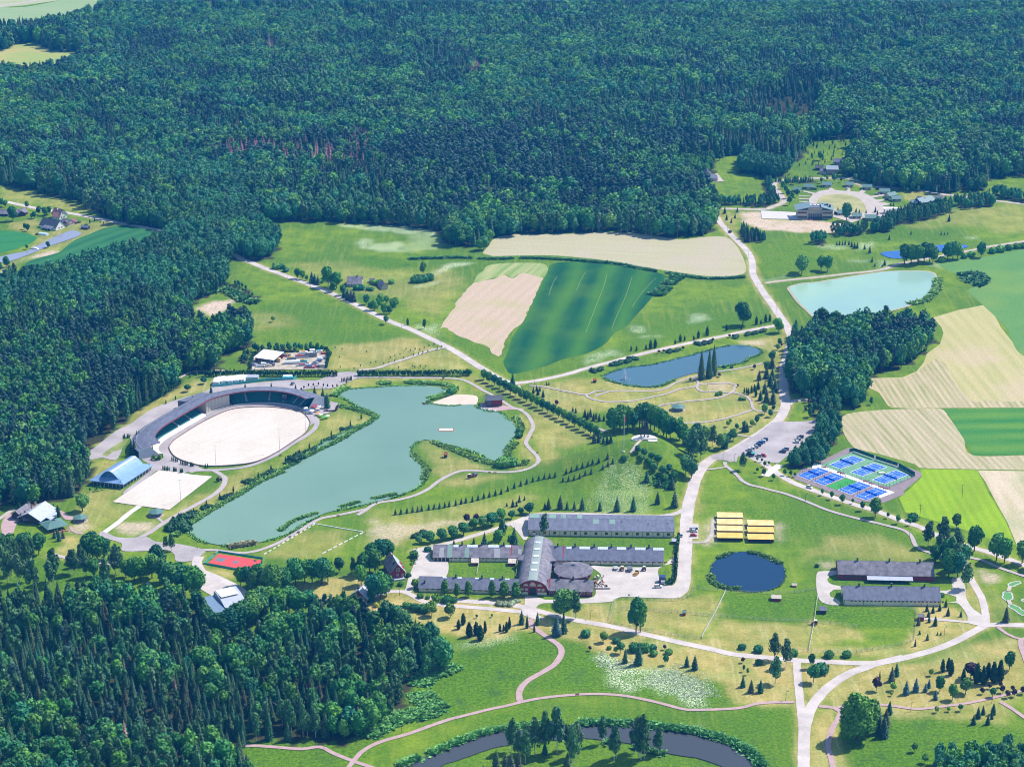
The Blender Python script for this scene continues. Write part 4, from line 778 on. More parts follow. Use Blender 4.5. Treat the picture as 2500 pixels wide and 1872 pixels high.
grove('F1', 'con', 'on the lawns by the road fork',[(60,792,7),(150,852,8),(250,852,8),(1535,702,5,.6),(1665,732,9),(1715,672,8)])
grove('F1', 'bri', 'east of the road fork',[(1680,832,5),(1660,888,2.6),(2090,672,4)])
grove('F1', 'blu', 'on the lawn east of road fork',[(1820,872,8.5),(1925,842,8.5),(2030,842,5.5),(2065,802,5.5),(2135,927,6)])
grove('F1', 'mas', 'beside the pink path',[(1290,1370,25,1.05),(1410,1290,19,1.0),(1190,1400,14)])
grove('F1', 'con', 'behind the massive tree',[(1510,1142,11),(1640,1082,8),(1600,1222,11),(1530,1292,11),(1580,1332,12)])
grove('F1', 'rnd', 'on the bottom right meadow',[(1910,1492,5),(2020,1612,5)])
grove('H5', 'thu', 'in the eastern lawn groups',[(450,618,7.5),(512,602,7.5),(540,657,9),(820,745,12),(890,757,11),(940,700,10),(1000,738,12.5),(1070,725,12.5),(675,722,7.5)],wide=1.05)
grove('H5', 'pur', 'broad and dark by tall thujas',[(755,695,9.5,1.35)])
grove('H5', 'lin', 'on the eastern lawns',[(1175,598,11),(420,832,9),(560,922,9),(700,855,9,1.1)],wide=.9)
grove('H5', 'pur', 'in the young orchard rows',[(880,862,4),(960,805,3.2),(1080,790,3.4),(1100,852,4.5),(1155,902,4.5),(1210,832,3.5),(1230,892,4.5),(1320,862,4.5)])
grove('H5', 'rnd', 'beside the eastern pink path',[(995,895,5.5),(645,1047,4)]);grove('H5', 'bri', 'small beside the eastern path',[(385,1062,3.6),(515,1052,3)])
grove('H5', 'con', 'below the eastern pink path',[(785,1192,6),(835,1122,7),(890,1082,5.5),(940,1192,6),(1000,1082,7),(985,1132,4)])
grove('E2', 'bir', 'in the clump by the brick road',[(1345,492,16),(1480,485,18),(1600,565,17),(1440,600,15),(1600,700,17),(1690,872,16),(1560,640,17)],wide=1.35)
grove('E2', 'lin', 'in the tall clump beside the barns',[(1530,765,18),(1610,770,16),(1520,640,16),(1660,680,15),(1410,640,12),(1600,330,10)])
grove('E2', 'lin', 'along the east avenue',[(1760,535,17),(1960,620,18),(2030,640,16),(2190,645,15),(870,228,13),(2330,690,16)],wide=.95)
grove('E2', 'rnd', 'lining the court road',[(395,32,4.5),(480,68,5.5),(575,113,7),(668,108,3.5),(755,172,6.5),(985,238,4),(1075,288,6),(1180,303,5)],wide=.75)
grove('E2', 'bus', 'beside the court road',[(1210,255,5),(350,675,2),(1470,940,2.4)])
grove('E2', 'con', 'on the lawn beside the barn drive',[(1335,1072,5),(1390,1087,5),(1450,1067,5),(1505,1032,5),(1350,1122,4.5),(1525,1112,5.5),(1640,1122,4.2),(1355,1172,4.5),(1410,1202,6.5),(1260,1197,5.5),(1270,1282,3.2),(1340,1332,4.5),(1230,1387,4.6,.7),(1430,1287,2.4),(1460,1287,2.4),(2045,1168,10)])
grove('C4', 'spr', 'on the fountain pond bank',[(935,557,24),(1020,542,24),(1070,512,25)],wide=.75)
grove('B4', 'lin', 'standing alone in the meadow',[(1385,1562,19,1.05)]);grove('B4', 'lin', 'at the road bend above pond',[(1765,1642,12,1.1)])
grove('B4', 'thu', 'along the pond road',[(1530,1557,7),(1580,1552,4),(1630,1532,7),(1675,1522,6),(1955,1582,6),(1210,1622,5.5),(1000,1650,6),(1370,1610,4)],wide=1.1)
grove('C4', 'thu', 'north of the fountain pond',[(390,225,7),(440,215,7),(340,235,4),(180,250,4),(238,250,4),(655,178,4),(710,150,6),(757,140,4),(855,135,4),(905,110,6),(1000,85,7)],wide=1.2)
grove('C4', 'thu', 'in the narrow cypress group',[(1400,702,4),(1425,707,4.5),(1445,722,5),(1478,702,5.5),(1510,692,6),(1525,742,6)])
grove('C4', 'con', 'in the grove beside the park road',[(1560,565,8),(1640,545,10),(1700,435,10),(1680,625,10),(1730,685,10),(1640,803,10),(1710,818,11),(1575,782,8),(1550,662,7),(1620,705,9),(1700,565,10),(1400,1122,9),(1430,1122,7),(1190,1300,9)],wide=1.1)
grove('C4', 'lin', 'in the park below the fountain pond',[(1620,932,8),(1680,962,6),(1535,1032,6),(1280,1215,9),(1240,1225,7),(1320,1102,5),(1715,892,4.5),(1700,370,9),(1640,470,8),(1780,190,6),(1760,240,5)])
grove('C4', 'bri', 'small in the park by the road',[(1225,1067,4.5),(1250,1030,3.5),(1485,1062,5),(1400,1080,5)])
grove('C4', 'lin', 'clumped east of the monument',[(740,1255,15),(800,1352,17),(700,1200,14),(960,1300,16),(890,1250,15),(770,1582,14),(830,1622,13),(1150,1310,11),(1190,1290,10)])
grove('C4', 'bir', 'clumped east of the monument',[(850,1432,23),(930,1432,21),(1060,1285,15),(900,1380,18),(1380,1535,12)],wide=1.25)
grove('C4', 'lin', 'behind the monument',[(60,1120,20),(140,1110,18),(-10,1130,18),(100,1090,17),(200,1110,15),(270,1080,18),(340,1080,19),(390,1090,18),(430,1110,19),(530,1160,18),(600,1190,16),(480,1130,18),(560,1190,17)],wide=.9,flat=True)
grove('E1', 'lin', 'with bare stems in the paddock',[(675,1512,21),(720,1515,18)],wide=.72)
grove('C4', 'rnd', 'on the parking lot verge',[(1620,1500,4),(1540,1440,3),(1590,1450,3),(1665,1480,2.8),(1540,1560,3.5),(1612,1600,5.5),(1715,1642,4.5),(1835,1592,4.5),(1900,1600,4),(1945,1610,3.5)],wide=.85)
grove('C4', 'bus', 'dotted over the park lawns',[(650,1000,2.2),(705,998,2.2),(720,988,2),(1110,728,2.4),(1140,720,2.8),(1360,780,2.4),(1400,780,2),(105,1425,3.5),(820,560,1.5),(1190,430,2),(1265,430,2)])
grove('C4', 'pur', 'beside park beds and shores',[(1130,530,3.2,1.3),(1330,640,2.5),(1510,450,4),(1800,205,3),(1060,150,3,1.2),(1240,105,2.8,1.3),(1280,105,2.6,1.3),(480,275,2.6,1.4),(530,268,2.6,1.4),(740,240,3,1.2),(2100,840,5),(2060,900,3)])
grove('C4', 'jun', 'in the beds beside pond road',[(900,180,2.2),(970,172,2.2),(1030,162,2),(1310,105,2.2),(1440,75,2.2),(1520,62,2.2),(1600,40,2.2),(600,262,2),(670,250,2),(10,400,2.6),(60,385,2.6),(150,365,2.4),(200,340,2.4),(590,257,2),(-230,470,2.2),(-150,455,2.2)])
AL=[(800+i*57.5,562+i*29.3) for i in range(22)]
grove('C3', 'lin', 'in the clipped alley above lake',AL,h=8.4,wide=1.0)
grove('C3', 'con', 'tall at the alley start',[(1112,650,12)])
grove('C3', 'con', 'at the lower end of the alley',[(1990,1242,8),(2040,1235,7),(2090,1250,6),(2130,1252,7),(2170,1245,7),(2050,1200,8)])
grove('C3', 'con', 'on the lawn east of the alley',[(1478,617,3),(1502,617,3),(1335,702,5),(1370,682,4.8),(1385,725,6),(1405,682,4),(1440,748,6),(1760,902,4),(1792,917,4.4),(1890,962,6.5),(1922,987,6.5),(1950,962,6.5),(1985,1003,6.5),(2010,985,5.5),(2045,1008,6),(2095,1003,5)])
grove('C3', 'pur', 'alone on the lawn east of alley',[(1585,842,4.5)]);grove('C3', 'rnd', 'before the long clipped hedge',[(550,522,4.5),(650,517,4.5),(365,560,2.5)])
grove('C3', 'bus', 'dense on the lake shore',[(440,712,4.5),(985,1490,6),(1040,1492,6.5),(1095,1485,6),(1180,1180,4),(1190,1130,4)])
grove('C2', 'con', 'around the grandstand end',[(1185,727,7.5),(1275,795,11),(1322,865,12),(980,682,5.5),(718,652,4.8),(437,667,5.5),(70,722,7.5),(1305,830,8)],wide=.9)
grove('C2', 'thu', 'spaced along the north lake bank',[(1687,987),(1570,1062),(1463,1132),(1365,1172),(1257,1262),(1128,1307),(1020,1375),(870,1452),(716,1542),(578,1622)],h=4.4,wide=.8)
grove('D2', 'thu', 'spaced along the western lake bank',[(880,150),(750,227),(605,307),(460,377),(325,467),(42,642)],h=4.4,wide=.8)
grove('C2', 'jun', 'on the north lake bank',[(1500,1100,1.8),(1560,1085,1.8),(1330,1210,1.8),(1390,1190,1.9),(1130,1330,1.8),(1180,1310,1.9),(900,1460,1.8),(960,1430,3),(1010,1410,4),(650,1590,1.8),(700,1570,2.4)],wide=1.0)
grove('D2', 'jun', 'on the western lake bank',[(890,125,1.8),(940,110,1.8),(640,300,1.8),(700,270,1.9),(430,405,1.8),(490,385,1.8),(250,500,3),(290,480,3),(190,600,5),(110,610,3.6),(150,620,4)],wide=1.0)
grove('C', 'con', 'beside the left stand end',[(1420,1372,12,.8),(1452,1385,13,.8),(1480,1250,10,.8),(1505,1245,10,.8),(2080,832,7.5,.9),(1465,1300,9,.8)])
grove('C', 'rnd', 'on the lawn behind the stand',[(2022,690,5.5,1.3),(2200,605,5,1.4)])
grove('C', 'thu', 'along the curved back of stand',[(1690,1062),(1718,1052),(1745,1045),(1815,992),(1840,977),(1900,932),(1625,1112),(1642,1108),(1790,822),(1893,777),(1860,950),(1950,905),(1925,915),(1570,1150),(1545,1165),(1330,1195),(1345,1190),(1375,1188),(1392,1186)],h=3.2,wide=.9)
grove('C', 'pur', 'behind the grandstand',[(1995,872,3.2),(1525,1175,2.6)])
grove('C', 'thu', 'lining the gate of the practice arena',[(1758,1532),(1775,1535),(1792,1538),(1808,1540),(1825,1543),(1872,1548),(1886,1550),(1900,1552),(1945,1562),(1958,1564),(1970,1566)],h=3.4,wide=.8)
grove('C', 'thu', 'lining the gate of the oval arena',[(1855,1432),(1875,1437),(1895,1442),(1912,1447),(1950,1470),(1968,1475),(1986,1478),(2004,1481),(2020,1484),(2055,1492),(2070,1494),(2083,1496),(2215,1510),(2240,1510)],h=3.2,wide=.85)
grove('C4', 'lin', 'bushy on the mound slope',[(250,1350,5.5),(320,1390,6),(400,1430,6),(470,1470,7),(430,1545,6),(520,1590,7),(590,1560,6),(640,1640,6),(300,1440,5),(380,1490,5),(540,1660,6)],wide=1.25)
grove('C4', 'con', 'dark on the lower mound',[(350,1660,8),(620,1740,9),(480,1720,6)],wide=1.2)
grove('C2', 'pur', 'slim in the hedge behind stand',[(1120,642),(1171,637),(1226,627),(1280,642),(1325,647),(1380,655),(1425,648),(1070,665),(1528,612),(1040,685)],h=3.0,wide=.6)
grove('C2', 'thu', 'in the short gate row',[(1478,585),(1494,583),(1510,580),(1526,578),(1542,575),(1556,572),(1570,569),(1582,566)],h=3.6,wide=.7)
grove('C2', 'rnd', 'newly planted on the mown field',[(1460,440),(1610,455),(1680,425),(1790,395),(1845,385),(1745,275),(2000,335),(2050,315),(2105,305),(1480,245),(1405,230),(1450,335),(2170,245),(2090,445),(1930,400),(1985,390),(2045,372),(2145,340)],h=2.2,wide=.6)
grove('C3', 'rnd', 'newly planted beside the entrance track',[(10,260),(60,245),(110,250),(158,232),(210,210),(263,195),(43,310),(95,297),(143,283),(198,268),(298,240),(347,220),(115,430),(55,440),(30,430),(175,432)],h=2.2,wide=.7)
grove('C2', 'rnd', 'at the edge of junkyard',[(1345,335,6.5,.9)])
grove('B2', 'lin', 'along the northwest road',[(1000,1060,9),(1055,1070,8),(1100,1080,5),(1330,1150,18,.9),(1420,1165,14,1.1),(1380,1205,9),(1490,1240,9),(1290,1100,7)])
grove('B2', 'con', 'along the northwest road',[(1155,1105,10),(1185,1115,9),(1220,1125,8),(1540,1290,10),(1580,1300,10),(1610,1312,10),(1505,1270,9),(740,950,6)],wide=1.2)
grove('B2', 'bus', 'dark beside the northwest road',[(770,955,5),(825,950,4.5),(875,985,4),(1250,1105,4),(1640,1180,4.5),(1690,1180,4.5),(1760,1185,3),(1800,1190,3),(1820,1120,4),(1880,1130,5),(2010,1115,4)])
grove('B2', 'lin', 'clumped below the farmhouse',[(1740,1342,9),(1780,1400,7),(1830,1402,9),(1900,1335,9),(1930,1440,9),(2030,1402,10),(1990,1440,7),(2060,1362,8),(1960,1332,7),(1870,1370,8)])
grove('B2', 'rnd', 'standing apart in northwest meadow',[(1955,1552,7),(735,1527,4.6)])
grove('B2', 'thu', 'beside the road near meadow tree',[(2188,1562,6)])
grove('B3', 'lin', 'in the field left of bare crop',[(145,1015,11,.8),(160,1600,8,.6)])
grove('B3', 'bus', 'below the lone field tree',[(60,1100,6),(110,1100,6),(160,1090,6),(215,1075,6)])
grove('B3', 'lin', 'in clump at the forest corner',[(430,690,18),(500,700,20),(570,670,18),(480,640,18),(800,750,13),(760,760,11),(850,700,14)],wide=1.15)
grove('B4', 'lin', 'beside the turquoise pond track',[(2020,1012,17,1.0),(2000,990,14),(2228,970,13),(2300,985,14)])
grove('B5', 'lin', 'screening the small blue pond',[(920,905,18),(990,905,18),(1060,908,18),(1130,885,18),(1190,880,17),(1225,890,15),(1385,862,16),(1440,855,17),(1490,850,15),(1745,832,14)])
grove('B5', 'bus', 'along the far gravel track',[(1640,820,5),(1870,785,5),(1950,770,6),(2040,750,5),(2130,735,5),(1320,880,5),(1560,840,4),(2200,730,5),(2400,690,5)])
grove('B5', 'con', 'dotted in the village meadow',[(755,642,5),(990,585,4),(490,745,5),(545,785,7),(705,920,6),(570,880,5),(1400,445,7),(1350,590,3),(600,930,4),(680,935,3),(1315,590,3.5),(1385,585,3)])
grove('B5', 'con', 'in rows on the village meadow',[(190,700,4),(220,700,4.5),(250,700,4),(280,695,4.5),(320,700,5),(350,720,6),(380,735,6),(410,735,6)])
grove('B4', 'con', 'beside the village approach road',[(1390,535,9),(1440,665,9),(1510,645,8),(1570,645,8),(1400,605,9),(1480,660,7),(1600,650,7),(1190,360,7),(1210,430,6),(1260,460,5),(1325,345,5),(1300,410,5)])
grove('H4', 'rnd', 'on village lawns',[(60,340,8),(110,300,8),(130,470,9),(190,490,8),(150,560,9),(230,280,9),(370,250,6),(310,260,6),(580,265,6),(630,200,5),(660,230,5),(750,260,10),(850,250,5),(1035,250,9),(1150,240,8),(1230,270,6),(1300,300,9),(1410,290,6),(1560,320,9),(1810,380,10),(1740,390,5),(1700,380,5),(1890,380,6),(530,340,4),(250,450,8),(100,400,8)],wide=.8)
grove('H4', 'lin', 'shading the village green edge',[(920,770,17,.9)])
grove('H4', 'con', 'around the village green',[(805,630,4),(1050,660,5),(1095,665,4),(1185,670,4),(1310,660,6),(1340,690,5),(1520,570,4),(1555,570,4)])
grove('A3', 'lin', 'beside the clearing above village',[(900,1030,10),(255,1030,6)])
grove('B', 'lin', 'around the northwest cottages',[(140,440,14),(290,300,7),(20,280,8),(60,290,7),(420,370,8),(480,380,8),(530,370,8),(500,385,7),(370,415,7),(340,415,5),(300,550,7),(270,530,6),(70,940,10),(520,730,6),(0,980,8),(290,745,4.5)])
grove('B', 'thu', 'in the cottage garden',[(970,465,4),(1020,445,4),(1117,470,2.5),(1085,460,2)])
grove('B', 'bus', 'in the cottage garden',[(850,460,3),(930,490,2.5),(400,590,2)])
grove('B', 'whi', 'at the wood corner by the road',[(1900,530,9,.8),(1930,500,9,.7)])
grove('D', 'lin', 'beside the timber restaurant',[(890,432,12,1.2)])
grove('D', 'thu', 'beside the timber restaurant',[(210,442,7,1.2),(300,432,7.5,1.1),(578,420,4.5),(637,512,7.5),(625,460,6)])
grove('D', 'con', 'below the green pavilion roof',[(590,720,6),(640,750,7),(620,700,6),(680,720,6)])
grove('D', 'rnd', 'saplings beside the blue roofed hall',[(970,225,3),(1030,220,3),(1045,212,3.4),(1080,210,3.6),(1122,200,3)],wide=.6)
grove('D', 'bir', 'in the southwest park glade',[(90,1200,20),(130,1120,17),(210,1215,19),(282,1200,14),(365,1312,21),(545,1252,17),(578,1192,21),(770,1102,15),(805,1117,16),(875,1020,14),(1133,1242,18),(1245,1122,19),(1287,1112,17),(20,1100,18),(930,1140,15),(60,1000,16),(170,990,15),(290,1000,16),(340,960,15),(1850,860,11),(1790,850,9)],wide=1.15)
grove('D', 'lin', 'around the tarmac square',[(950,960,17),(1050,975,17),(1000,930,17),(1130,950,14),(1010,1142,12),(1300,1372,9),(1360,1152,12),(1450,1192,16),(1520,1182,15),(1700,1060,16),(1640,1152,16),(1830,1282,18),(1920,1252,16),(2100,1382,21),(1990,1342,19),(1750,1200,16),(120,900,14),(30,900,14),(240,900,14),(300,870,13),(420,900,14)])
grove('D2', 'lin', 'around the basketball court',[(830,1235,12),(900,1245,13),(1180,1342,20),(1080,1302,15),(1300,1285,15),(1420,1235,18),(1520,1202,15),(1600,1202,15),(1700,1222,17),(1770,1192,14),(1890,1092,10),(1000,1240,14),(980,1300,13)])
grove('D2', 'bir', 'behind the red cottage',[(2040,1122,11)]);grove('D2', 'pin', 'in the open wood by cottage',[(1800,1620,15),(1740,1560,14),(1690,1640,15)])
grove('D3', 'lin', 'west of the red house',[(40,780,14),(130,760,15),(200,745,14),(70,880,15),(10,860,15),(130,1165,18),(190,1130,14),(60,1180,17),(-60,900,14),(-80,1010,13)])
grove('D3', 'spr', 'west of the red house',[(20,1180,15)])
grove('C5', 'lin', 'at field edge beside copse',[(440,840,12),(390,870,8),(560,830,6,.7)])
print('single trees',sum(NTREE.values()),NTREE)
# ---- woods: the nearest and largest as single trees,the rest behind them as one mass per kind
def spots(P,sp,seed,jit=.42):
 r=np.random.default_rng(seed);px=[p[0] for p in P];py=[p[1] for p in P]
 X,Y=np.meshgrid(np.arange(min(px),max(px),sp),np.arange(min(py),max(py),sp*.9))
 X=X+(np.arange(X.shape[0])%2)[:,None]*sp*.5;X=X+r.uniform(-jit,jit,X.shape)*sp;Y=Y+r.uniform(-jit,jit,Y.shape)*sp
 m=inpoly(P,X,Y);return X[m],Y[m]
def poly(t,pts): return [(p.x,p.y) for p in GP(t,pts)]
def to_px(X,Y,Z=0):
 dz=Z-H;yc=dz*math.cos(PITCH)+Y*math.sin(PITCH);zc=Y*math.cos(PITCH)-dz*math.sin(PITCH)
 return 1250+FP*X/zc,936-FP*yc/zc
MASS={}     # kind -> list of (x,y,h,wide)
def mass(key,X,Y,hs,ws):
 if len(X): MASS.setdefault(key,[]).append(np.stack([X,Y,hs,ws],-1))
WOODP=[]
def wood(P,sp,mixf,seed,group,where,near=False,quota=None,cut=None):
 if sp<7.9: WOODP.append(P)
 X,Y=spots(P,sp,seed);r=np.random.default_rng(seed+1)
 u,v=to_px(X,Y)
 k=(u>-60) & (u<2560) & (v<2040) & (v>-150)
 if cut is not None:
  for c in cut: k &= ~inpoly(c,X,Y)
 X,Y,u,v=X[k],Y[k],u[k],v[k]
 keys,kind,hs,ws=mixf(X,Y,u,v,r)
 if len(X): qx=np.quantile(X,[.33,.66]);qy=np.quantile(Y,[.33,.66]);hm=np.median(hs)
 for i,key in enumerate(keys):
  s=kind==i;x,y,h_,w_=X[s],Y[s],hs[s],ws[s]
  q=(quota or {}).get(key,0)
  if near and q:
   o=np.argsort(y);a,b=o[:q],o[q:]
   for j in a:
    nm={'wlin': 'leafy broad-crowned tree', 'wspr': 'dark pointed spruce', 'wpin': 'open-crowned pine', 'wbir': 'slender birch', 'wald': 'dense green alder', 'wdea': 'dead brown spruce', 'lin': 'leafy broad-crowned tree', 'spr': 'dark pointed spruce', 'bir': 'slender birch', 'pin': 'open-crowned pine', 'dea': 'dead brown spruce'}[key]
    fx=(np.searchsorted(qx,x[j]));fy=np.searchsorted(qy,y[j]);sz=('short', 'tall')[int(h_[j]>hm)]+('', ' wide')[int(w_[j]>1.08)]
    wh=where if where.startswith(('in ', 'at ', 'on ', 'be', 'al', 'ar', 'sc')) else 'in the '+where
    plant(key,(x[j],y[j],0),h_[j], '%s %s, %s %s %s'%(sz,nm,('front', 'middle', 'back')[fy],('left', 'centre', 'right')[fx],wh),PLU(nm) + ' '+wh,wide=w_[j])
   x,y,h_,w_=x[b],y[b],h_[b],w_[b]
   key2={'lin': 'wlin', 'spr': 'wspr', 'bir': 'wbir', 'pin': 'wpin', 'dea': 'wdea'}.get(key,key)
   mass(key2,x,y,h_,w_)
  else: mass(key,x,y,h_,w_)
def mixer(keys,probs,h0,h1,scale=40,seed=5,shift=None):
 """species chosen by slow noise so that kinds stand in patches"""
 def f(X,Y,u,v,r):
  W=np.zeros((len(keys),len(X)))
  for i,p in enumerate(probs):
   pp=p(u,v) if callable(p) else p
   W[i]=pp*np.exp(5.5*(vnoise(X+5000,Y,scale,seed+i)-.5)+2.2*(vnoise(X+5000,Y,scale*.25,seed+20+i)-.5))
  W/=W.sum(0);c=np.cumsum(W,0);q=r.random(len(X));kind=(q[None]>c).sum(0).clip(0,len(keys)-1)
  hs=r.uniform(h0,h1,len(X))*(.85+.3*vnoise(X+5000,Y,60,seed+40));return keys,kind,hs,r.uniform(.85,1.2,len(X))
 return f
# south-west wood
SW=poly('S',[(-80,1480),(60,1470),(120,1475),(170,1480),(250,1450),(300,1492),(370,1482),(440,1480),(500,1500),(520,1570),(590,1600),(640,1530),(690,1500),(720,1530),(800,1520),(860,1510),(900,1520),(960,1530),(1030,1560),(1090,1590),(1110,1625),(1021,1660),(985,1700),(975,1750),(930,1780),(894,1800),(797,1812),(668,1810),(600,1812),(590,1850),(610,1900),(600,2060),(-80,2060)])
wood(SW,6.7,mixer(['spr', 'lin', 'bir', 'pin', 'dea'],[lambda u,v: np.where(u<620,1.2,.4)*np.where(v<1560,.5,1),lambda u,v: np.where(u>620,1.0,.6),.55,.08,.012],13,19,30,5),3, '', 'southwest wood',True,
     {'spr': 265, 'lin': 50, 'bir': 120, 'pin': 80, 'dea': 30})
# bottom right thicket
wood(poly('H5',[(370,1700),(420,1600),(560,1580),(720,1560),(860,1600),(930,1530),(1100,1480),(1200,1540),(1400,1560),(1400,1900),(360,1900)]),5.0,mixer(['wlin', 'wald'],[1,.8],9,13,20,8),11, '', 'in the thicket at bottom right',True,{'wlin': 12, 'wald': 30})
# copse by the mown field
wood(poly('S',[(1925,945),(1935,880),(1975,830),(2000,800),(2060,815),(2160,810),(2255,808),(2290,835),(2255,868),(2230,880),(2190,905),(2110,922),(2112,950),(2095,1000),(2040,985),(1990,960),(1960,975)]),6.0,mixer(['wlin', 'wpin', 'wald'],[1,lambda u,v: np.where(u>2120,2.5,.25),.5],15,20,30,6),12, '', 'in the copse beside the mown field',True,{'wlin': 25, 'wpin': 60, 'wald': 40})
wood(poly('S',[(1995,1050),(2010,985),(2048,975),(2056,1040),(2030,1100),(2010,1130),(1960,1145),(1925,1140),(1950,1105),(1985,1090)]),5.0,mixer(['wald', 'wbir'],[1,.4],8,13,20,6),13, '', 'between car park and courts',True,{'wald': 40, 'wbir': 10})
wood(poly('C4',[(2010,760),(2208,750),(2240,790),(2170,920),(2100,970),(2080,900),(2110,850)]),5.5,mixer(['wald'],[1],4,7,20,6),14, '', 'in the loop of the park drive',True,{'wald': 20})
wood(poly('C4',[(1900,340),(1880,200),(1940,90),(2050,100),(2140,160),(2100,280),(2000,330),(1980,440)]),6.5,mixer(['wald', 'wbir'],[1,.5],9,14,20,6),15, '', 'at the bend above the copse',True,{'wald': 20, 'wbir': 20})
# village shelter belts
wood(poly('B5',[(530,570),(640,470),(860,380),(1000,330),(1200,300),(1430,280),(1430,350),(1250,400),(1100,450),(850,480),(780,560)]),4.6,mixer(['wbir', 'wald'],[1,.6],8,12,20,6),16, '', 'in the belt behind the village',True,{'wbir': 25, 'wald': 25})
wood(poly('B5',[(1450,270),(1600,220),(1880,200),(1900,280),(1700,310),(1560,310)]),4.8,mixer(['wbir', 'wald'],[1,.6],8,12,20,6),17, '', 'in the belt east of the village',True,{'wbir': 12, 'wald': 10})
wood(poly('B5',[(110,565),(180,560),(420,540),(520,500),(520,560),(420,600),(200,610)]),4.4,mixer(['wald', 'wbir'],[1,.6],7,10,20,6),18, '', 'in the low belt below the hotel',True,{'wald': 25, 'wbir': 20})
wood(poly('B4',[(2130,690),(2208,700),(2300,680),(2250,640),(2150,640)]),5,mixer(['wald'],[1],9,12,20,6),19, '', 'in the round clump by the village meadow',True,{'wald': 14})
wood(poly('B4',[(1330,560),(1400,540),(1620,640),(1610,670),(1400,670)]),5,mixer(['wspr', 'wald'],[1,.6],8,11,20,6),19, '', 'beside the village road',True,{'wspr': 14, 'wald': 14})
wood(poly('B5',[(1840,160),(1960,150),(2208,200),(2400,230),(2400,260),(2208,240),(1980,200)]),5,mixer(['wald'],[1],8,11,20,6),21, '', 'along the far right road',True,{'wald': 40})
wood(poly('A3',[(380,1110),(470,1125),(545,1150),(640,1140),(710,1105),(700,1060),(620,1075),(560,1080),(500,1050),(420,1020)]),5.2,mixer(['wald'],[1],13,18,20,6),22, '', 'in the poplar rows above the field',True,{'wald': 25})
wood(poly('A3',[(540,1160),(580,1160),(640,1300),(560,1330),(400,1320),(225,1318),(225,1302),(400,1300),(520,1300),(570,1280)]),4.2,mixer(['wald', 'wspr'],[1,.8],6,9,20,6),23, '', 'in the belt around the square field',True,{'wald': 25, 'wspr': 12})
wood(poly('A3',[(575,1175),(870,1175),(870,1160),(575,1160)]),3.6,mixer(['wspr'],[1],6,8,20,6),24, '', 'in the hedge above the village',True,{'wspr': 12})
wood(poly('A3',[(0,1105),(20,1140),(120,1120),(215,1110),(228,1060),(220,1010),(0,1000),(-60,1060)]),6,mixer(['wlin'],[1],9,13,20,6),25, '', 'behind the walled house',True,{'wlin': 12})
wood(poly('A3',[(1870,1235),(1960,1220),(1950,1180),(1880,1190),(1840,1230)]),5,mixer(['wlin'],[1],9,14,20,6),26, '', 'at the far right road corner',True,{'wlin': 12})
wood(poly('C',[(2040,540),(2100,520),(2210,500),(2330,490),(2330,480),(2205,485),(2090,505)]),3.4,mixer(['wspr'],[1],5,6,20,6),27, '', 'in the hedge by the wood track',True,{'wspr': 6})
wood(poly('C2',[(510,280),(560,270),(700,268),(1080,262),(1300,262),(1300,240),(1080,235),(700,235),(500,240)]),4,mixer(['wald'],[1],5,8,20,6),28, '', 'behind the junkyard',True,{'wald': 40})
wood(poly('C2',[(370,320),(400,380),(490,380),(500,300),(440,290)]),5,mixer(['wald'],[1],5,7,20,6),28, '', 'left of the junkyard',True,{'wald': 14})
wood(poly('C4',[(210,1400),(300,1340),(420,1420),(560,1500),(660,1560),(640,1650),(560,1700),(460,1620),(350,1520)]),8,mixer(['wald'],[1],3,7,20,6),29, '', 'scrub on the mound side',True,{'wald': 40})
# western wood
WW=poly('S',[(-80,700),(0,700),(90,690),(180,670),(260,650),(330,620),(400,600),(432,572),(470,560),(540,570),(580,610),(582,632),(557,645),(552,670),(555,700),(523,715),(500,725),(478,732),(462,770),(475,800),(520,815),(560,800),(608,796),(612,820),(613,842),(590,858),(545,872),(543,890),(538,906),(498,905),(437,915),(438,935),(402,965),(340,995),(320,1015),(272,1060),(240,1075),(238,1095),(210,1098),(222,1160),(200,1195),(181,1213),(122,1228),(68,1236),(0,1240),(-80,1240)])
wood(WW,6.2,mixer(['wald', 'wlin', 'wpin', 'wbir', 'wspr'],[lambda u,v: np.where(v<760,3.2,.05),lambda u,v: np.where(v<760,.25,.8),lambda u,v: np.where(v<740,.05,np.where((v>1000) & (u<240) | (u>380) & (v>780),2.2,.8)),lambda u,v: np.where(v>1120,2.5,.5),lambda u,v: np.where(v>780,.15,.02)],15,20,38,31),30, '', 'in the western wood',True,
     {'wpin': 110, 'wlin': 12, 'wbir': 30, 'wspr': 8})
wood(poly('S',[(545,700),(580,690),(628,728),(600,740),(560,722)]),5,mixer(['wald'],[1],3,5,20,6),32, '', 'scrub beside the brown plot',True,{'wald': 20})
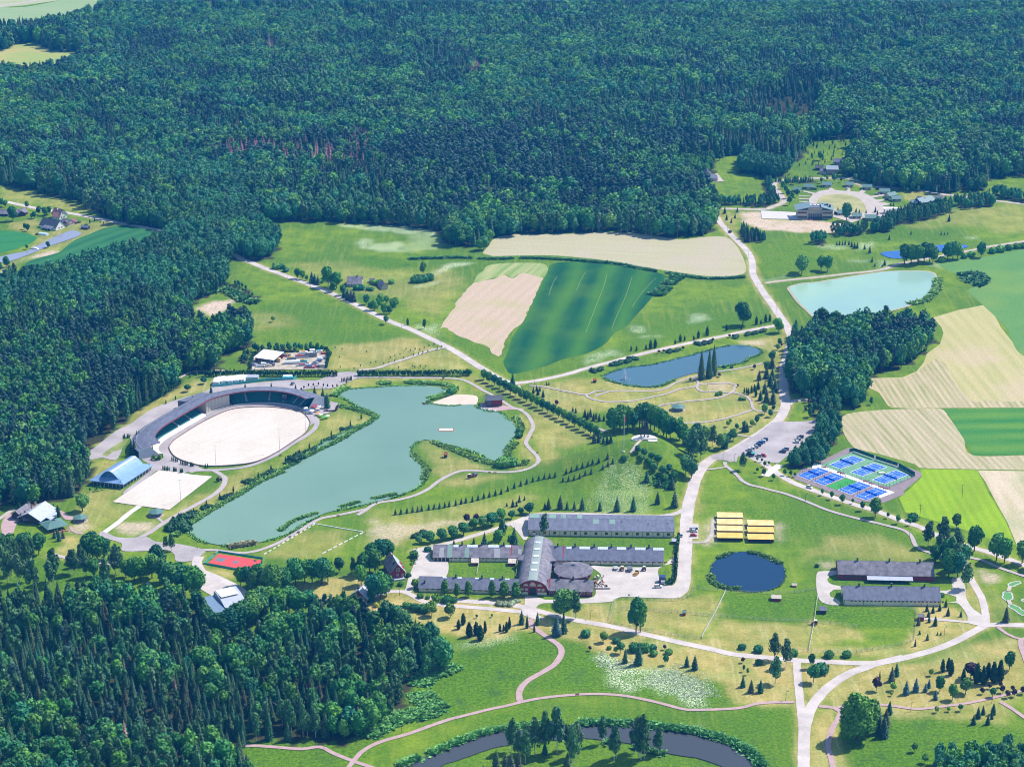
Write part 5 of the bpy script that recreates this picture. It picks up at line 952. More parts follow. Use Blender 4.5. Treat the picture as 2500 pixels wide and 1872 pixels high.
# belt along the northwest road and the great northern forest
BELT=poly('S',[(425,560),(470,530),(520,510),(560,520),(600,540),(640,560),(680,590),(678,612),(660,632),(640,640),(612,638),(585,628),(560,590),(500,575)])
wood(BELT,6.4,mixer(['wald', 'wlin'],[2,.6],15,19,40,6),33, '', 'in the belt beside the northwest road',True,{'wlin': 6})
BIG=poly('S',[(-90,449),(0,450),(95,470),(183,492),(247,527),(290,548),(380,562),(425,567),(470,540),(500,528),(560,530),(586,540),(750,541),(885,547),(1000,556),(1060,560),(1085,590),(1120,600),(1145,610),(1200,580),(1260,574),(1340,570),(1500,566),(1560,574),(1640,583),(1690,578),(1740,570),(1752,545),(1748,500),(1735,475),(1702,452),(1668,440),(1640,430),(1640,400),(1745,388),(1800,378),(1850,385),(1925,402),(1962,385),(1962,350),(2000,342),(2110,338),(2085,360),(2066,410),(2066,430),(2105,440),(2150,458),(2230,466),(2310,474),(2365,462),(2400,442),(2460,432),(2600,430),(2600,-140),(330,-140),(262,-20),(240,42),(175,62),(60,80),(-90,88),(-90,121),(28,120),(44,106),(92,108),(125,126),(195,130),(205,160),(150,176),(60,187),(-90,190)])
CUTS=[poly('A3',[(560,640),(700,620),(860,600),(910,680),(880,820),(700,840),(600,790),(540,710)]),poly('A3',[(1230,380),(1400,350),(1660,350),(1500,385),(1300,400)]),poly('A3',[(1980,400),(2080,395),(2080,420),(1980,425)]),poly('A3',[(500,580),(600,578),(600,590),(500,590)])]
def bigmix(X,Y,u,v,r):
 pine=np.exp(-(((u-1280)/330)**2+((v-430)/95)**2))
 dark=((u>1460) & (u<1960) & (v>190) & (v<400))*1.0
 edge=np.clip((v-470)/60,0,1)
 f=mixer(['wspr', 'wlin', 'wpin', 'wbir', 'wald', 'wdea'],[.85+3.0*dark,.85+edge,.22+9*pine*(v>330),.34+.7*edge,np.where((v>380) & (u<700),1.5,.12),.0],17,22,60,61)
 keys,kind,hs,ws=f(X,Y,u,v,r)
 for cu,cv,ru,rv,pr in ((610,392,75,20,.6),(755,400,70,24,.55),(870,390,38,45,.6),(1165,192,28,16,.7),(655,135,18,14,.5),(1020,162,10,8,.6),(18,325,10,10,.5)):
  m=(((u-cu)/ru)**2+((v-cv)/rv)**2<1) & (r.random(len(u))<pr);kind[m]=5
 return keys,kind,hs*np.where(edge>.3,.85,1),ws*1.22
wood(BIG,7.4,bigmix,40, '', 'at the edge of the northern forest',True,{'wlin': 12, 'wpin': 30, 'wbir': 15, 'wald': 10, 'wspr': 10, 'wdea': 60},CUTS)
wood(poly('S',[(-70,100),(0,100),(35,108),(40,118),(20,125),(-70,125)]),8,mixer(['wlin'],[1],14,18),41, '', 'by the far meadow')
wood(poly('A3',[(800,900),(880,880),(1100,890),(1080,1080),(860,1090),(700,1060)]),13,mixer(['wbir', 'wspr'],[1,.5],4,8),42, '', 'x')
wood(CUTS[0],11,mixer(['wbir', 'wspr', 'wpin'],[1,.3,.5],5,16),43, '', 'x')
def gn_instances(name,pts,key,v,label,cat='forest'):
 K=protos(key);src=[c for vv,c in K['first'] if vv==v]
 if not src:
  raise RuntimeError('no source '+key)
 src=src[0];trunk=[c for c in src.parent.children if c.name.startswith('trunk')]
 me=bpy.data.meshes.new(name);n=len(pts);me.vertices.add(n)
 co=np.stack([pts[:,0],pts[:,1],hmound(pts[:,0],pts[:,1])],-1);me.vertices.foreach_set('co',co.ravel().astype('f'))
 k=pts[:,2]/K['ref'];sc_=np.stack([k*pts[:,3],k*pts[:,3],k],-1)
 a=me.attributes.new('sc', 'FLOAT_VECTOR', 'POINT');a.data.foreach_set('vector',sc_.ravel().astype('f'))
 rt=np.zeros((n,3));rt[:,2]=RNG.uniform(0,6.28,n)
 a=me.attributes.new('rt', 'FLOAT_VECTOR', 'POINT');a.data.foreach_set('vector',rt.ravel().astype('f'));me.update()
 o=obj(name,me);tag(o,label,cat,None, 'stuff')
 g=bpy.data.node_groups.new(name, 'GeometryNodeTree');g.interface.new_socket('Geometry',in_out='INPUT',socket_type='NodeSocketGeometry');g.interface.new_socket('Geometry',in_out='OUTPUT',socket_type='NodeSocketGeometry')
 N=g.nodes;L=g.links;gi=N.new('NodeGroupInput');go=N.new('NodeGroupOutput');ip=N.new('GeometryNodeInstanceOnPoints');jn=N.new('GeometryNodeJoinGeometry')
 for s in [src]+trunk:
  oi=N.new('GeometryNodeObjectInfo');oi.inputs['Object'].default_value=s;oi.transform_space = 'ORIGINAL';L.new(oi.outputs['Geometry'],jn.inputs[0])
 mp=N.new('GeometryNodeMeshToPoints');L.new(gi.outputs[0],mp.inputs[0]);L.new(mp.outputs[0],ip.inputs['Points']);L.new(jn.outputs[0],ip.inputs['Instance'])
 for nm,sk in (('sc', 'Scale'),('rt', 'Rotation')):
  na=N.new('GeometryNodeInputNamedAttribute');na.data_type = 'FLOAT_VECTOR';na.inputs['Name'].default_value=nm;L.new(na.outputs['Attribute'],ip.inputs[sk])
 L.new(ip.outputs[0],go.inputs[0]);md=o.modifiers.new('scatter', 'NODES');md.node_group=g
 return o
FN={'wspr': ('spruce_forest', 'mass of dark pointed spruces filling the woods beyond'), 'wlin': ('broadleaf_forest', 'mass of round leafy crowns filling the woods beyond'), 'wpin': ('pine_forest', 'mass of grey-green pines filling the woods beyond'),
      'wbir': ('birch_forest', 'mass of slender birches filling the woods beyond'), 'wald': ('alder_forest', 'mass of dense green alders filling the woods beyond'), 'wdea': ('dead_spruce_stand', 'dead reddish-brown spruces scattered within the northern forest')}
finish_ground()
tot=0
for key,lst in MASS.items():
 P=np.concatenate(lst);K=protos(key);nv=len(K['proto']);pick=RNG.integers(0,nv,len(P));tot+=len(P)
 have=sorted({v for v,c in K['first']})
 for j,v in enumerate(have):
  s=P[np.isin(pick,[v]+([x for x in range(nv) if x not in have] if j==0 else []))]
  if len(s): gn_instances(FN[key][0],s,key,v,FN[key][1]+(' (%s crowns)'%('fuller', 'leaner', 'ragged')[v] if False else ''))
print('mass trees',tot, 'single',sum(NTREE.values()),NTREE)
# ------------------------------------------------------------------ buildings
slate=mat('roof_slate_grey',(.135,.145,.20),.8,.22,.5,detail=6,stretch=(1,.3,1));slate2=mat('roof_weathered',(.15,.15,.19),.85,.28,.35,detail=6,col2=(.25,.225,.255))
slate_d=mat('roof_dark',(.07,.08,.10),.6,.2,.5);metal=mat('roof_pale_metal',(.42,.45,.52),.4,.08,.5,spec=.5);bluem=mat('roof_blue_metal',(.20,.33,.55),.35,.10,.3,spec=.5)
green_r=mat('roof_green',(.10,.20,.18),.6,.15,.4);green_p=mat('roof_patch_green',(.19,.30,.25),.7,.12,1);grey_p=mat('roof_patch_grey',(.31,.31,.33),.7,.1,1)
cream=mat('wall_cream',(.80,.72,.52),.9,.08,.5);redw=mat('wall_red_boards',(.27,.022,.035),.8,.2,.6,stretch=(3,3,.2));redt=mat('trim_red',(.38,.04,.05),.7,.1,1)
white=mat('white_paint',(.80,.79,.77),.6,.04,1);winm=mat('window_glass_dark',(.03,.035,.05),.15,.1,1,spec=.6);skyl=mat('skylight_pale',(.70,.76,.88),.3,.05,1)
darkw=mat('dark_timber',(.055,.035,.03),.8,.2,1);brown=mat('brown_timber',(.20,.10,.06),.8,.2,1);brick=mat('brick_chimney',(.45,.16,.08),.9,.2,2);stone=mat('pale_stone',(.55,.48,.40),.9,.15,.6)
concrete=mat('concrete',(.48,.46,.44),.9,.1,.4);teal=mat('teal_seats',(.02,.15,.16),.6,.15,.6);darkgl=mat('dark_glazing',(.03,.06,.10),.2,.3,.3,spec=.6);blk=mat('black_metal',(.02,.02,.025),.5,.1,1)
steel=mat('galvanised_steel',(.40,.41,.42),.5,.1,1);orange=mat('yellow_roof_sheet',(.80,.50,.14),.5,.07,.25,col2=(.84,.62,.28));orange2=mat('yellow_roof_sheet_deep',(.80,.45,.06),.5,.07,.25,col2=(.82,.52,.12))
tealc=mat('turquoise_canvas',(.03,.36,.38),.6,.12,.5,col2=(.12,.5,.5));rub=mat('rubber_black',(.015,.015,.015),.9,.1,1)
def frame(t,A,B):
 a=G(t,*A);b=G(t,*B);return a,math.atan2(b.y-a.y,b.x-a.x),(b-a).length
def house(name,label,cat,t,A,B,depth,wh,rise,wallm,roofm,group=None,oh=.5,windows=None,chims=(),skyls=(),patches=(),doors=(),trims=(),firewalls=(),ends=None,chim=(.8,1.6,None),side_windows=()):
 a,rz,Lx=frame(t,A,B);root=empty(name,a,rz,label,cat,group);hd=depth/2;k=rise/hd
 MB().prism([(0,-.3),(depth,-.3),(depth,wh),(hd,wh+rise-.08),(0,wh)],0,Lx).build('wall',wallm,root)
 rf=MB();th=.22;e=oh;c=1
 def slab(x0,x1,s0,s1,up,back=False,m=None):
  y0=-e+(hd+e)*s0;y1=-e+(hd+e)*s1;z0=wh+k*y0+up;z1=wh+k*y1+up
  if back: y0,y1=depth-y0,depth-y1
  return y0,y1,z0,z1
 for back in (False,True):
  y0,y1,z0,z1=slab(0,0,0,1,.02,back)
  rf.prism([(y0,z0),(y1,z1),(y1,z1+th),(y0,z0+th)],-e,Lx+e)
 rf.prism([(hd-.25,wh+rise+.1),(hd+.25,wh+rise+.1),(hd,wh+rise+.34)],-e,Lx+e)
 roof=rf.build('roof',roofm,root)
 def plate(x0,x1,s0,s1,up,th_,m,nm,back=False):
  y0,y1,z0,z1=slab(0,0,s0,s1,th+up,back)
  return MB().prism([(y0,z0),(y1,z1),(y1,z1+th_),(y0,z0+th_)],x0,x1).build(nm,m,roof)
 for x0,x1,s0,s1 in skyls:
  q=plate(x0,x1,s0,s1,.03,.15,skyl, 'skylight');n=max(2,int((x1-x0)/1.0))
  mb=MB();y0,y1,z0,z1=slab(0,0,s0,s1,th+.19)
  for i in range(n+1):
   xx=x0+(x1-x0)*i/n;mb.prism([(y0,z0),(y1,z1),(y1,z1+.05),(y0,z0+.05)],xx-.06,xx+.06)
  mb.build('glazing_bar',steel,roof)
 for x0,x1,s0,s1,m,bk in patches: plate(x0,x1,s0,s1,.02,.04,m, 'roof_patch',bk)
 for x0 in firewalls:
  MB().prism([(-e-.1,wh-k*e+.1),(hd,wh+rise+.55),(depth+e+.1,wh-k*e+.1),(depth+e+.1,wh-k*e-.4),(hd,wh+rise-.2),(-e-.1,wh-k*e-.4)][::-1],x0-.3,x0+.3).build('parapet',redt,root)
 cw,chh,cm=chim
 for c in chims:
  x0=c[0] if isinstance(c,tuple) else c;yy=c[1] if isinstance(c,tuple) else hd
  zz=wh+(k*yy if yy<=hd else k*(depth-yy))
  MB().box(x0-cw/2,x0+cw/2,yy-cw/2,yy+cw/2,zz-.2,zz+chh).mat(1).box(x0-cw/2-.1,x0+cw/2+.1,yy-cw/2-.1,yy+cw/2+.1,zz+chh,zz+chh+.15).build('chimney',[cm or slate_d,slate_d],roof)
 if windows:
  n,w_,z0,z1=windows[:4];fr=windows[4] if len(windows)>4 else cream;x_a=windows[5] if len(windows)>5 else 0;x_b=windows[6] if len(windows)>6 else Lx
  wm=MB().box(-w_/2-.1,w_/2+.1,-.07,0,z0-.1,z1+.1).mat(1).box(-w_/2,w_/2,-.1,-.02,z0,z1).mat(0).box(-.04,.04,-.12,-.02,z0,z1).mesh('window',[fr,winm])
  for i in range(n): obj('window',wm,root,((x_a+(i+.5)*(x_b-x_a)/n),-.01,0))
 for x0,x1,z1,m in doors: MB().box(x0,x1,-.12,0,0,z1).build('door',m,root)
 for x0,x1,z0,z1,m in trims: MB().box(x0,x1,-.08,.0,z0,z1).build('wall_panel',m,root)
 for xe,y_,w_,z0,z1 in side_windows:
  s=-1 if xe<1 else 1;xx=0 if xe<1 else Lx
  MB().box(min(xx,xx+s*.06),max(xx,xx+s*.06),y_-w_/2-.1,y_+w_/2+.1,z0-.1,z1+.1).mat(1).box(min(xx,xx+s*.1),max(xx,xx+s*.1),y_-w_/2,y_+w_/2,z0,z1).build('window',[white,winm],root)
 root['_L']=Lx;del root['_L']
 return root,Lx
def posts_on_wall(root,Lx,n,wh,m):
 me=MB().box(-.12,.12,-.06,0,0,wh).mesh('wall_post',[m])
 for i in range(n+1): obj('wall_post',me,root,(Lx*i/n,-.005,0))
# long north stable
r_,L_=house('stable', 'longest cream stable with wide low grey roof and row of square windows', 'stable', 'G2',(62,478),(2012,503),23.5,3.7,2.3,cream,slate,windows=(14,1.5,1.2,2.6,redt),oh=.6,
      patches=[(0,6,.05,.95,green_p,True),(12,16,.1,.95,green_p,True),(19,22,.1,.9,green_p,True),(29,32,.1,.9,green_p,True),(38.5,42,.6,.98,green_p,False),(48.5,52,.6,.98,green_p,False)],chims=[(56,9),(58,14),(72,7),(84,8),(20,16)],chim=(.35,.7,steel),side_windows=((2,3,2,.3,3),))
posts_on_wall(r_,L_,14,3.7,redt)
# left middle stable
r_,L_=house('stable', 'grey roofed stable left of hall with four pale roof patches and open end', 'stable', 'D3',(700,748),(1648,755),15.8,2.6,4.3,cream,slate2,windows=(16,1.7,1.75,2.3,redt,9,52),oh=.5,
      chims=[16.5,28,41,],skyls=[(11.5,14.6,.80,.96),(19.5,25.8,.80,.98),(32,38.2,.80,.98),(42,45.4,.82,.98)],patches=[(3.3,6,.02,.78,grey_p,False),(8,10.8,.01,.99,green_p,False),(18.3,20.7,.02,.78,green_p,False),(35.5,39,.02,.72,grey_p,False),(49.5,51.5,.3,.7,grey_p,False)],firewalls=[45.8],
      trims=[(.4,2.3,0,2.5,darkw),(2.7,4.6,0,2.5,darkw),(5,6.9,0,2.5,darkw),(7.3,9.1,0,2.5,darkw)],chim=(.9,2.0,None))
posts_on_wall(r_,L_,10,2.7,redt)
# right middle stable
r_,L_=house('stable', 'grey roofed stable right of hall with pale ridge skylights facing the yard', 'stable', 'G2',(330,862),(1868,886),16.8,2.7,4.8,cream,slate,windows=(17,1.8,1.8,2.35,redt,10,70),oh=.5,chims=[5,15.2,26.4,36.5,48,58.5],
      skyls=[(10.2,13.4,.80,.96),(17.8,24,.80,.98),(28.5,34.7,.80,.98),(39.7,45,.80,.98),(50.3,56.8,.80,.98),(61,67.2,.80,.98)],firewalls=[8.6],chim=(.9,2.0,None))
posts_on_wall(r_,L_,11,2.7,redt)
# lower left stable
r_,L_=house('stable', 'cream stable behind the row of egg-shaped hornbeams with small ridge skylights', 'stable', 'D3',(542,1078),(1628,1110),14,2.5,3.8,cream,slate,windows=(17,1.6,1.7,2.2,redt,3,60),oh=.5,chims=[20.5,35.4,47.2,(3,3)],
      skyls=[(13,15.4,.88,1.0),(21.5,24,.88,1.0),(31.5,34,.88,1.0),(40,42.5,.88,1.0),(48.7,51.3,.88,1.0)],chim=(.9,1.8,None))
posts_on_wall(r_,L_,11,2.6,redt)
# red barn lower right
r_,L_=house('barn', 'red barn with grey roof at the front right of the round riding hall', 'barn', 'G2',(328,1282),(915,1302),13.2,3.3,3.6,redw,slate2,windows=(7,2.0,1.2,2.4,white),oh=.6,chims=[5.5,13.5,21.5],firewalls=[.4],chim=(.9,2.0,None))
# connecting corridor
house('corridor', 'short grey roofed passage linking the long hall to round riding hall', 'passage', 'G2',(318,905),(470,970),5,2.6,1.6,redw,slate2,oh=.3)
# barns at right
r_,L_=house('barn', 'red walled barn with weathered roof and long porch above the cream barn', 'barn', 'E2',(540,786),(1395,806),16.4,3.4,4.7,redw,slate2,oh=.5,windows=(8,1.6,1.4,2.4,redt,2,15),chims=[11.2,29.5,47],chim=(.9,1.9,None))
pm=MB().prism([(-4.6,2.1),(0,2.9),(0,3.05),(-4.6,2.25)],L_*.295,L_*.775);pm.build('porch_roof',metal,r_)
pp=MB().box(-.1,.1,-.1,.1,0,2.1).mesh('porch_post',[darkw])
for i in range(9): obj('porch_post',pp,r_,(L_*(.30+.058*i),-4.4,0))
r_,L_=house('barn', 'long cream barn with pairs of small high windows and grey roof', 'barn', 'E2',(592,1015),(1455,1026),16.2,3.2,4.6,cream,slate,oh=.5,windows=(24,1.0,2.2,2.9,redt,3,56),chims=[8.8,27,45.5],chim=(.9,1.9,None),side_windows=((0,8,3,.3,3.2),))
posts_on_wall(r_,L_,5,3.2,redt)
# red houses
def rot_house(name,label,t,L,Rr,depth,wh,rise,wallm,roofm,**k):
 """gable faces the viewer: ridge runs away"""
 a=G(t,*L);b=G(t,*Rr);W=(b-a).length;rz=math.atan2(b.y-a.y,b.x-a.x);root=empty(name,a,rz,label,k.get('cat', 'house'),k.get('group'));hw=W/2;e=.6
 base=MB().add([(0,0,-.3),(W,0,-.3),(W,0,wh),(hw,0,wh+rise),(0,0,wh),(0,depth,-.3),(W,depth,-.3),(W,depth,wh),(hw,depth,wh+rise),(0,depth,wh)],
             [(0,1,2,3,4),(9,8,7,6,5),(1,6,7,2),(5,0,4,9)]);base.build('wall',wallm,root)
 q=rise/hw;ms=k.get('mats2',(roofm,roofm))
 rl_=MB()
 for i,s in enumerate((-1,1)):
  x0=hw+s*(hw+e);z0=wh-q*e+.03;z1=wh+rise+.05;th=.25
  rl_.mat(i).add([(x0,-e,z0),(hw,-e,z1),(hw,depth+e,z1),(x0,depth+e,z0),(x0,-e,z0+th),(hw,-e,z1+th),(hw,depth+e,z1+th),(x0,depth+e,z0+th)],
    [(0,1,2,3),(7,6,5,4),(0,4,5,1),(1,5,6,2),(2,6,7,3),(3,7,4,0)])
 rf=rl_.build('roof',list(ms),root)
 for cx,cy,h_,m in k.get('chims',()):
  zz=wh+rise-abs(cx-hw)*q;MB().box(cx-.5,cx+.5,cy-.5,cy+.5,zz-.3,zz+h_).build('chimney',m,rf)
 for x,z,w_,h_ in k.get('wins',()):
  MB().box(x-w_/2-.12,x+w_/2+.12,-.08,0,z-.12,z+h_+.12).mat(1).box(x-w_/2,x+w_/2,-.11,-.02,z,z+h_).mat(0).box(x-.05,x+.05,-.13,-.02,z,z+h_).build('window',[k.get('fr',white),winm],root)
 for y,z,w_,h_ in k.get('swins',()):
  MB().box(W,W+.08,y-w_/2,y+w_/2,z,z+h_).build('window',winm,root)
 return root,W
r_,W_=rot_house('red_house', 'tall red gabled house with pale grey roof left of the stables', 'H7',(590,940),(985,890),17,4.2,5.2,redw,metal,mats2=(slate2,metal),chims=[(3,4,1.6,darkw),(4,12,1.6,brick)],wins=[(4.6,5.0,1.8,1.6),(4.2,2,.9,1.4),(7.2,1.4,1,1.2)],swins=[(4,1.6,1.2,1.3),(9,1.6,1.2,1.3),(13,1.6,1.2,1.3)])  # one roof: sunlit right slope coloured paler, shaded left slope darker
MB().box(1.4,W_-.8,-2.6,-.1,0,.9).build('terrace',metal,r_)
for y in (4.5,10): MB().prism([(y-.9,3.8),(y+.9,3.8),(y+.9,5.3),(y,6.0),(y-.9,5.3)],W_-1.2,W_+.4).build('dormer',redt,r_)
r_,W_=rot_house('red_cottage', 'small dark red cottage with steep pale roof among the wood trees', 'D2',(2010,1390),(2190,1425),10,3.0,4.2,redw,metal,mats2=(metal,metal),chims=[(3.6,3.5,1.6,darkw)],wins=[(3.5,3.6,1,1.2),(2,1,1,1.2),(5.4,1,1,1.2)])
# arched main hall
fc=G('D3',1768,1110);bc=G('D3',1838,648);ax=(bc-fc);HL=ax.length;rz=math.atan2(ax.y,ax.x)-math.pi/2;hw=8.7
root=empty('arched_hall',fc,rz, 'big hall with arched grey roof and red glazed gable between the stables', 'hall')
def arcp(r,z0,rise,n=14):   # points (x,z) of the arch
 return [(r*math.sin(math.pi*.5*(2*i/n-1)) if False else -r+2*r*i/n,z0+rise*(1-((2*i/n-1)**2))**.62) for i in range(n+1)]
def yprism(mb,prof,y0,y1):
 n=len(prof);vs=[(x,y0,z) for x,z in prof]+[(x,y1,z) for x,z in prof]
 return mb.add(vs,[tuple(range(n-1,-1,-1)),tuple(range(n,2*n))]+[(i,(i+1)%n,n+(i+1)%n,n+i) for i in range(n)])
yprism(MB(),[(hw-.6,-.3),(-hw+.6,-.3)][::-1]+arcp(hw-.6,4.0,5.2)[::-1],0,HL).build('wall',redw,root)
rf=MB();pr=arcp(hw+.4,3.6,6.1);pi_=arcp(hw+.05,3.45,5.9);yprism(rf,pr+pi_[::-1],-1.4,HL+1.0);roof=rf.build('roof',slate2,root)
st=[(x,z+.05) for x,z in pr if abs(x)<2.8];st2=[(x,z+.22) for x,z in pr if abs(x)<2.8];yprism(MB(),st2+st[::-1],-1.42,HL+.9).build('ridge_strip',mat('ridge_strip_grey',(.26,.31,.29),.7,.1,1),roof)
for i in range(5):
 y=12+i*(HL-17)/4.4;MB().box(-1.6,1.6,y-1.1,y+1.1,9.85,10.2).build('skylight',skyl,roof)
for s in (-1,1):
 for i in range(5): MB().box(s*hw*.5-1+(i-2)*0,s*hw*.5+1,-.1,0,1,1.1) if False else None
MB().box(-1.9,1.9,-.15,-.01,0,4.2).build('gate',darkw,root)
for x0,x1 in ((-2.6,-1.95),(1.95,2.6)): MB().box(x0,x1,-.4,-.02,0,4.8).build('gate_jamb',redt,root)
MB().box(-2.6,2.6,-.4,-.02,4.8,5.2).build('gate_lintel',redt,root)
yprism(MB(),[(x*.22,5.4+(z-4)*.48) for x,z in arcp(hw,4,5.2)] ,-.1,-.01).build('arched_window',stone,root)
for s in (-1,1):
 yprism(MB(),[(s*3.9+x*.17,5.4+(z-4)*.26) for x,z in arcp(hw,4,5.2)],-.1,-.01).build('arched_window',stone,root)
 for i in range(2): MB().box(s*(3.6+2.3*i)-.8,s*(3.6+2.3*i)+.8,-.1,-.01,2.4,4.0).build('window',stone,root)
 MB().box(min(s*2.7,s*8.0),max(s*2.7,s*8.0),-.08,-.005,0,1.7).build('wall_panel',cream,root)
for s,y0 in ((1,HL*.62),(-1,HL*.62)):
 MB().add([(s*7.5,y0-5,6.6),(s*7.5,y0+5,6.6),(s*11.5,y0,5.0),(s*7.5,y0-5,6.2),(s*7.5,y0+5,6.2),(s*11.5,y0,4.7)],[(0,1,2),(5,4,3),(0,2,5,3),(1,4,5,2)]).build('side_canopy',slate2,root)
# round riding hall
c=G('G2',662,1012);root=empty('round_hall',c,0, 'round red walled riding hall with shallow cone roof', 'hall')
MB().cyl(0,0,-.2,3.3,10.2,n=28).build('wall',redw,root)
rf=MB().cyl(0,0,3.1,3.35,11.4,11.4,36);rf.cyl(0,0,3.35,6.3,11.4,.6,36);roof=rf.build('roof',slate2,root)
ribm=MB().add([(0,-.07,3.4),(11.3,-.07,3.38),(11.3,.07,3.38),(0,.07,3.4),(.6,-.07,6.36),(11.35,-.07,3.44),(11.35,.07,3.44),(.6,.07,6.36)],[(4,5,6,7),(0,1,5,4),(2,3,7,6),(1,2,6,5)]).mesh('roof_seam',[slate])
for i in range(28):
 o=obj('roof_seam',ribm,roof);o.rotation_euler=(0,0,i*2*math.pi/28)
MB().cyl(0,0,6.2,6.9,.8,.8,8).build('cupola',slate_d,roof)
# small sheds by the left stable
for lab,A,B in (('small red shed with pale roof by the left paddock fence',(1115,1180),(1235,1180)),('small red shed with pale roof nearest the arched hall',(1775,1185),(1900,1190))):
 a,rz,L_=frame('G1',A,B);root=empty('paddock_shed',a,rz,lab, 'shed', 'sheds in the stable paddocks')
 MB().box(0,L_,0,4,-.2,1.9).build('wall',redw,root);MB().prism([(-.4,1.85),(4.3,2.7),(4.3,2.85),(-.4,2.0)],-.3,L_+.3).build('roof',stone,root);MB().box(L_*.6,L_*.9,-.06,0,0,1.7).build('door',darkw,root)
house('trailer_shed', 'small pale topped wooden shed at the hedge by road', 'shed', 'E1',(1060,565),(1105,568),4,1.8,.5,brown,metal,oh=.2)
# ------------- yellow roofed market shelters
def shelter(A,B,lab,m):
 a,rz,L_=frame('J2',A,B);root=empty('market_shelter',a,rz,lab, 'shelter', 'yellow roofed shelters by the round pond');D_=7.0
 rf=MB().prism([(-.6,2.35),(D_,2.6),(D_,2.72),(-.6,2.47)],-.3,L_+.3).build('roof',m,root)
 MB().box(0,L_,D_-.3,D_-.15,0,2.5).build('back_wall',darkw,root)
 pm=MB().box(-.08,.08,-.08,.08,0,2.4).mesh('post',[redw])
 n=8
 for i in range(n+1): obj('post',pm,root,(L_*i/n,0,0))
 wm=MB().box(-.05,.05,.3,D_-.4,0,1.9).mesh('partition',[brown])
 for i in range(0,n+1): obj('partition',wm,root,(L_*i/n,0,0))
 MB().box(.1,L_-.1,.5,1.1,.75,.85).build('counter',brown,root)
 sm=MB().box(-.5*L_/200,.5*L_/200,0,0.01,0,.01)
 rm=MB().prism([(-.62,2.48),(D_,2.73),(D_,2.77),(-.62,2.52)],-.03,.03).mesh('roof_seam',[stone])
 for i in range(1,12): obj('roof_seam',rm,rf,(L_*i/12,0,0))
for i,(y,lab,m) in enumerate(((432, 'yellow roofed shelter at the top of left column',orange),(657, 'yellow roofed shelter second from top of left column',orange),(882, 'yellow roofed shelter third from top of left column',orange),(1122, 'yellow roofed shelter at the bottom of left column',orange2))): shelter((165,y-8),(1008,y+2),lab,m)
for y,lab,m in ((695, 'yellow roofed shelter at the top of right column',orange),(925, 'deeper yellow roofed shelter in middle of right column',orange2),(1168, 'deeper yellow roofed shelter at bottom of right column',orange2)): shelter((1195,y-8),(2055,y+4),lab,m)
# ------------- grandstand swept along the oval
FR=[G('H2',*p) for p in [(345,795),(305,760),(295,720),(325,680),(395,622),(500,560),(650,472),(820,376),(905,335),(1010,305),(1130,277),(1260,258),(1400,250),(1520,250),(1620,258),(1720,275),(1810,302),(1870,328)]]
FQ=catmull(FR,False,2.5);FN_=[]
for i in range(len(FQ)):
 d=FQ[min(i+1,len(FQ)-1)]-FQ[max(i-1,0)];d.normalize();FN_.append(Vector((-d.y,d.x,0)))
def near_i(px): 
 g=G('H2',*px);return min(range(len(FQ)),key=lambda i: (FQ[i]-g).length)
def sweep(prof,i0,i1,zf=None):
 mb=MB();n=len(prof);vs=[];fs=[]
 for k,i in enumerate(range(i0,i1+1)):
  for o,z in prof:
   p=FQ[i]+FN_[i]*o-FQ[0];vs.append((p.x,p.y,z*(zf(i) if zf else 1)))
  if k:
   for j in range(n): fs.append(((k-1)*n+j,k*n+j,k*n+(j+1)%n,(k-1)*n+(j+1)%n))
 fs.append(tuple(range(n)));fs.append(tuple(((i1-i0)*n+j) for j in range(n-1,-1,-1)))
 mb.add(vs,fs);return mb
gs=empty('grandstand',FQ[0],0, 'long curved grandstand with grey roof and teal seating round the oval', 'grandstand')
iA=near_i((330,678));iB=near_i((820,376));iC=near_i((1135,275));iD=len(FQ)-1
for k in range(4): sweep([(k*.9,0),(k*.9,.3+.32*k),((k+1)*.9,.3+.32*k),((k+1)*.9,0)],0 if k<3 else 2,iB).build('terrace_step',white,gs)
sweep([(0,0),(0,1.1),(.5,1.1),(.5,0)],iB,iD).build('front_barrier',concrete,gs)
for nm,a,b in (('seat_row',iA,iB),('seat_row',iC,iD-2)):
 for k in range(11):
  o=4+k*.95;z=1.2+k*.42;sweep([(o,0),(o,z),(o+.95,z),(o+.95,0)],a,b).build(nm,teal,gs)
  if k%1==0: sweep([(o+.55,z),(o+.55,z+.35),(o+.75,z+.35),(o+.75,z)],a+1,b-1).build('seat_back',mat('seat_back_teal',(.035,.22,.21),.5,.1,1),gs)
sm=MB().prism([(0,1.25),(10.6,5.95),(10.6,6.1),(0,1.45)],-.6,.6).mesh('stairway',[concrete])
for p in ((560,520),(700,440),(1270,256),(1480,250),(1600,255),(1700,270),(1790,296)):
 i=near_i(p);o=obj('stairway',sm,gs);q=FQ[i]+FN_[i]*3.7-FQ[0];o.location=(q.x,q.y,.05);o.rotation_euler=(0,0,math.atan2(FN_[i].y,FN_[i].x)-math.pi/2)
sweep([(14.6,0),(14.6,6.4),(15.2,6.2),(16.4,0)],max(1,iA-6),iD).build('outer_wall',slate_d,gs)
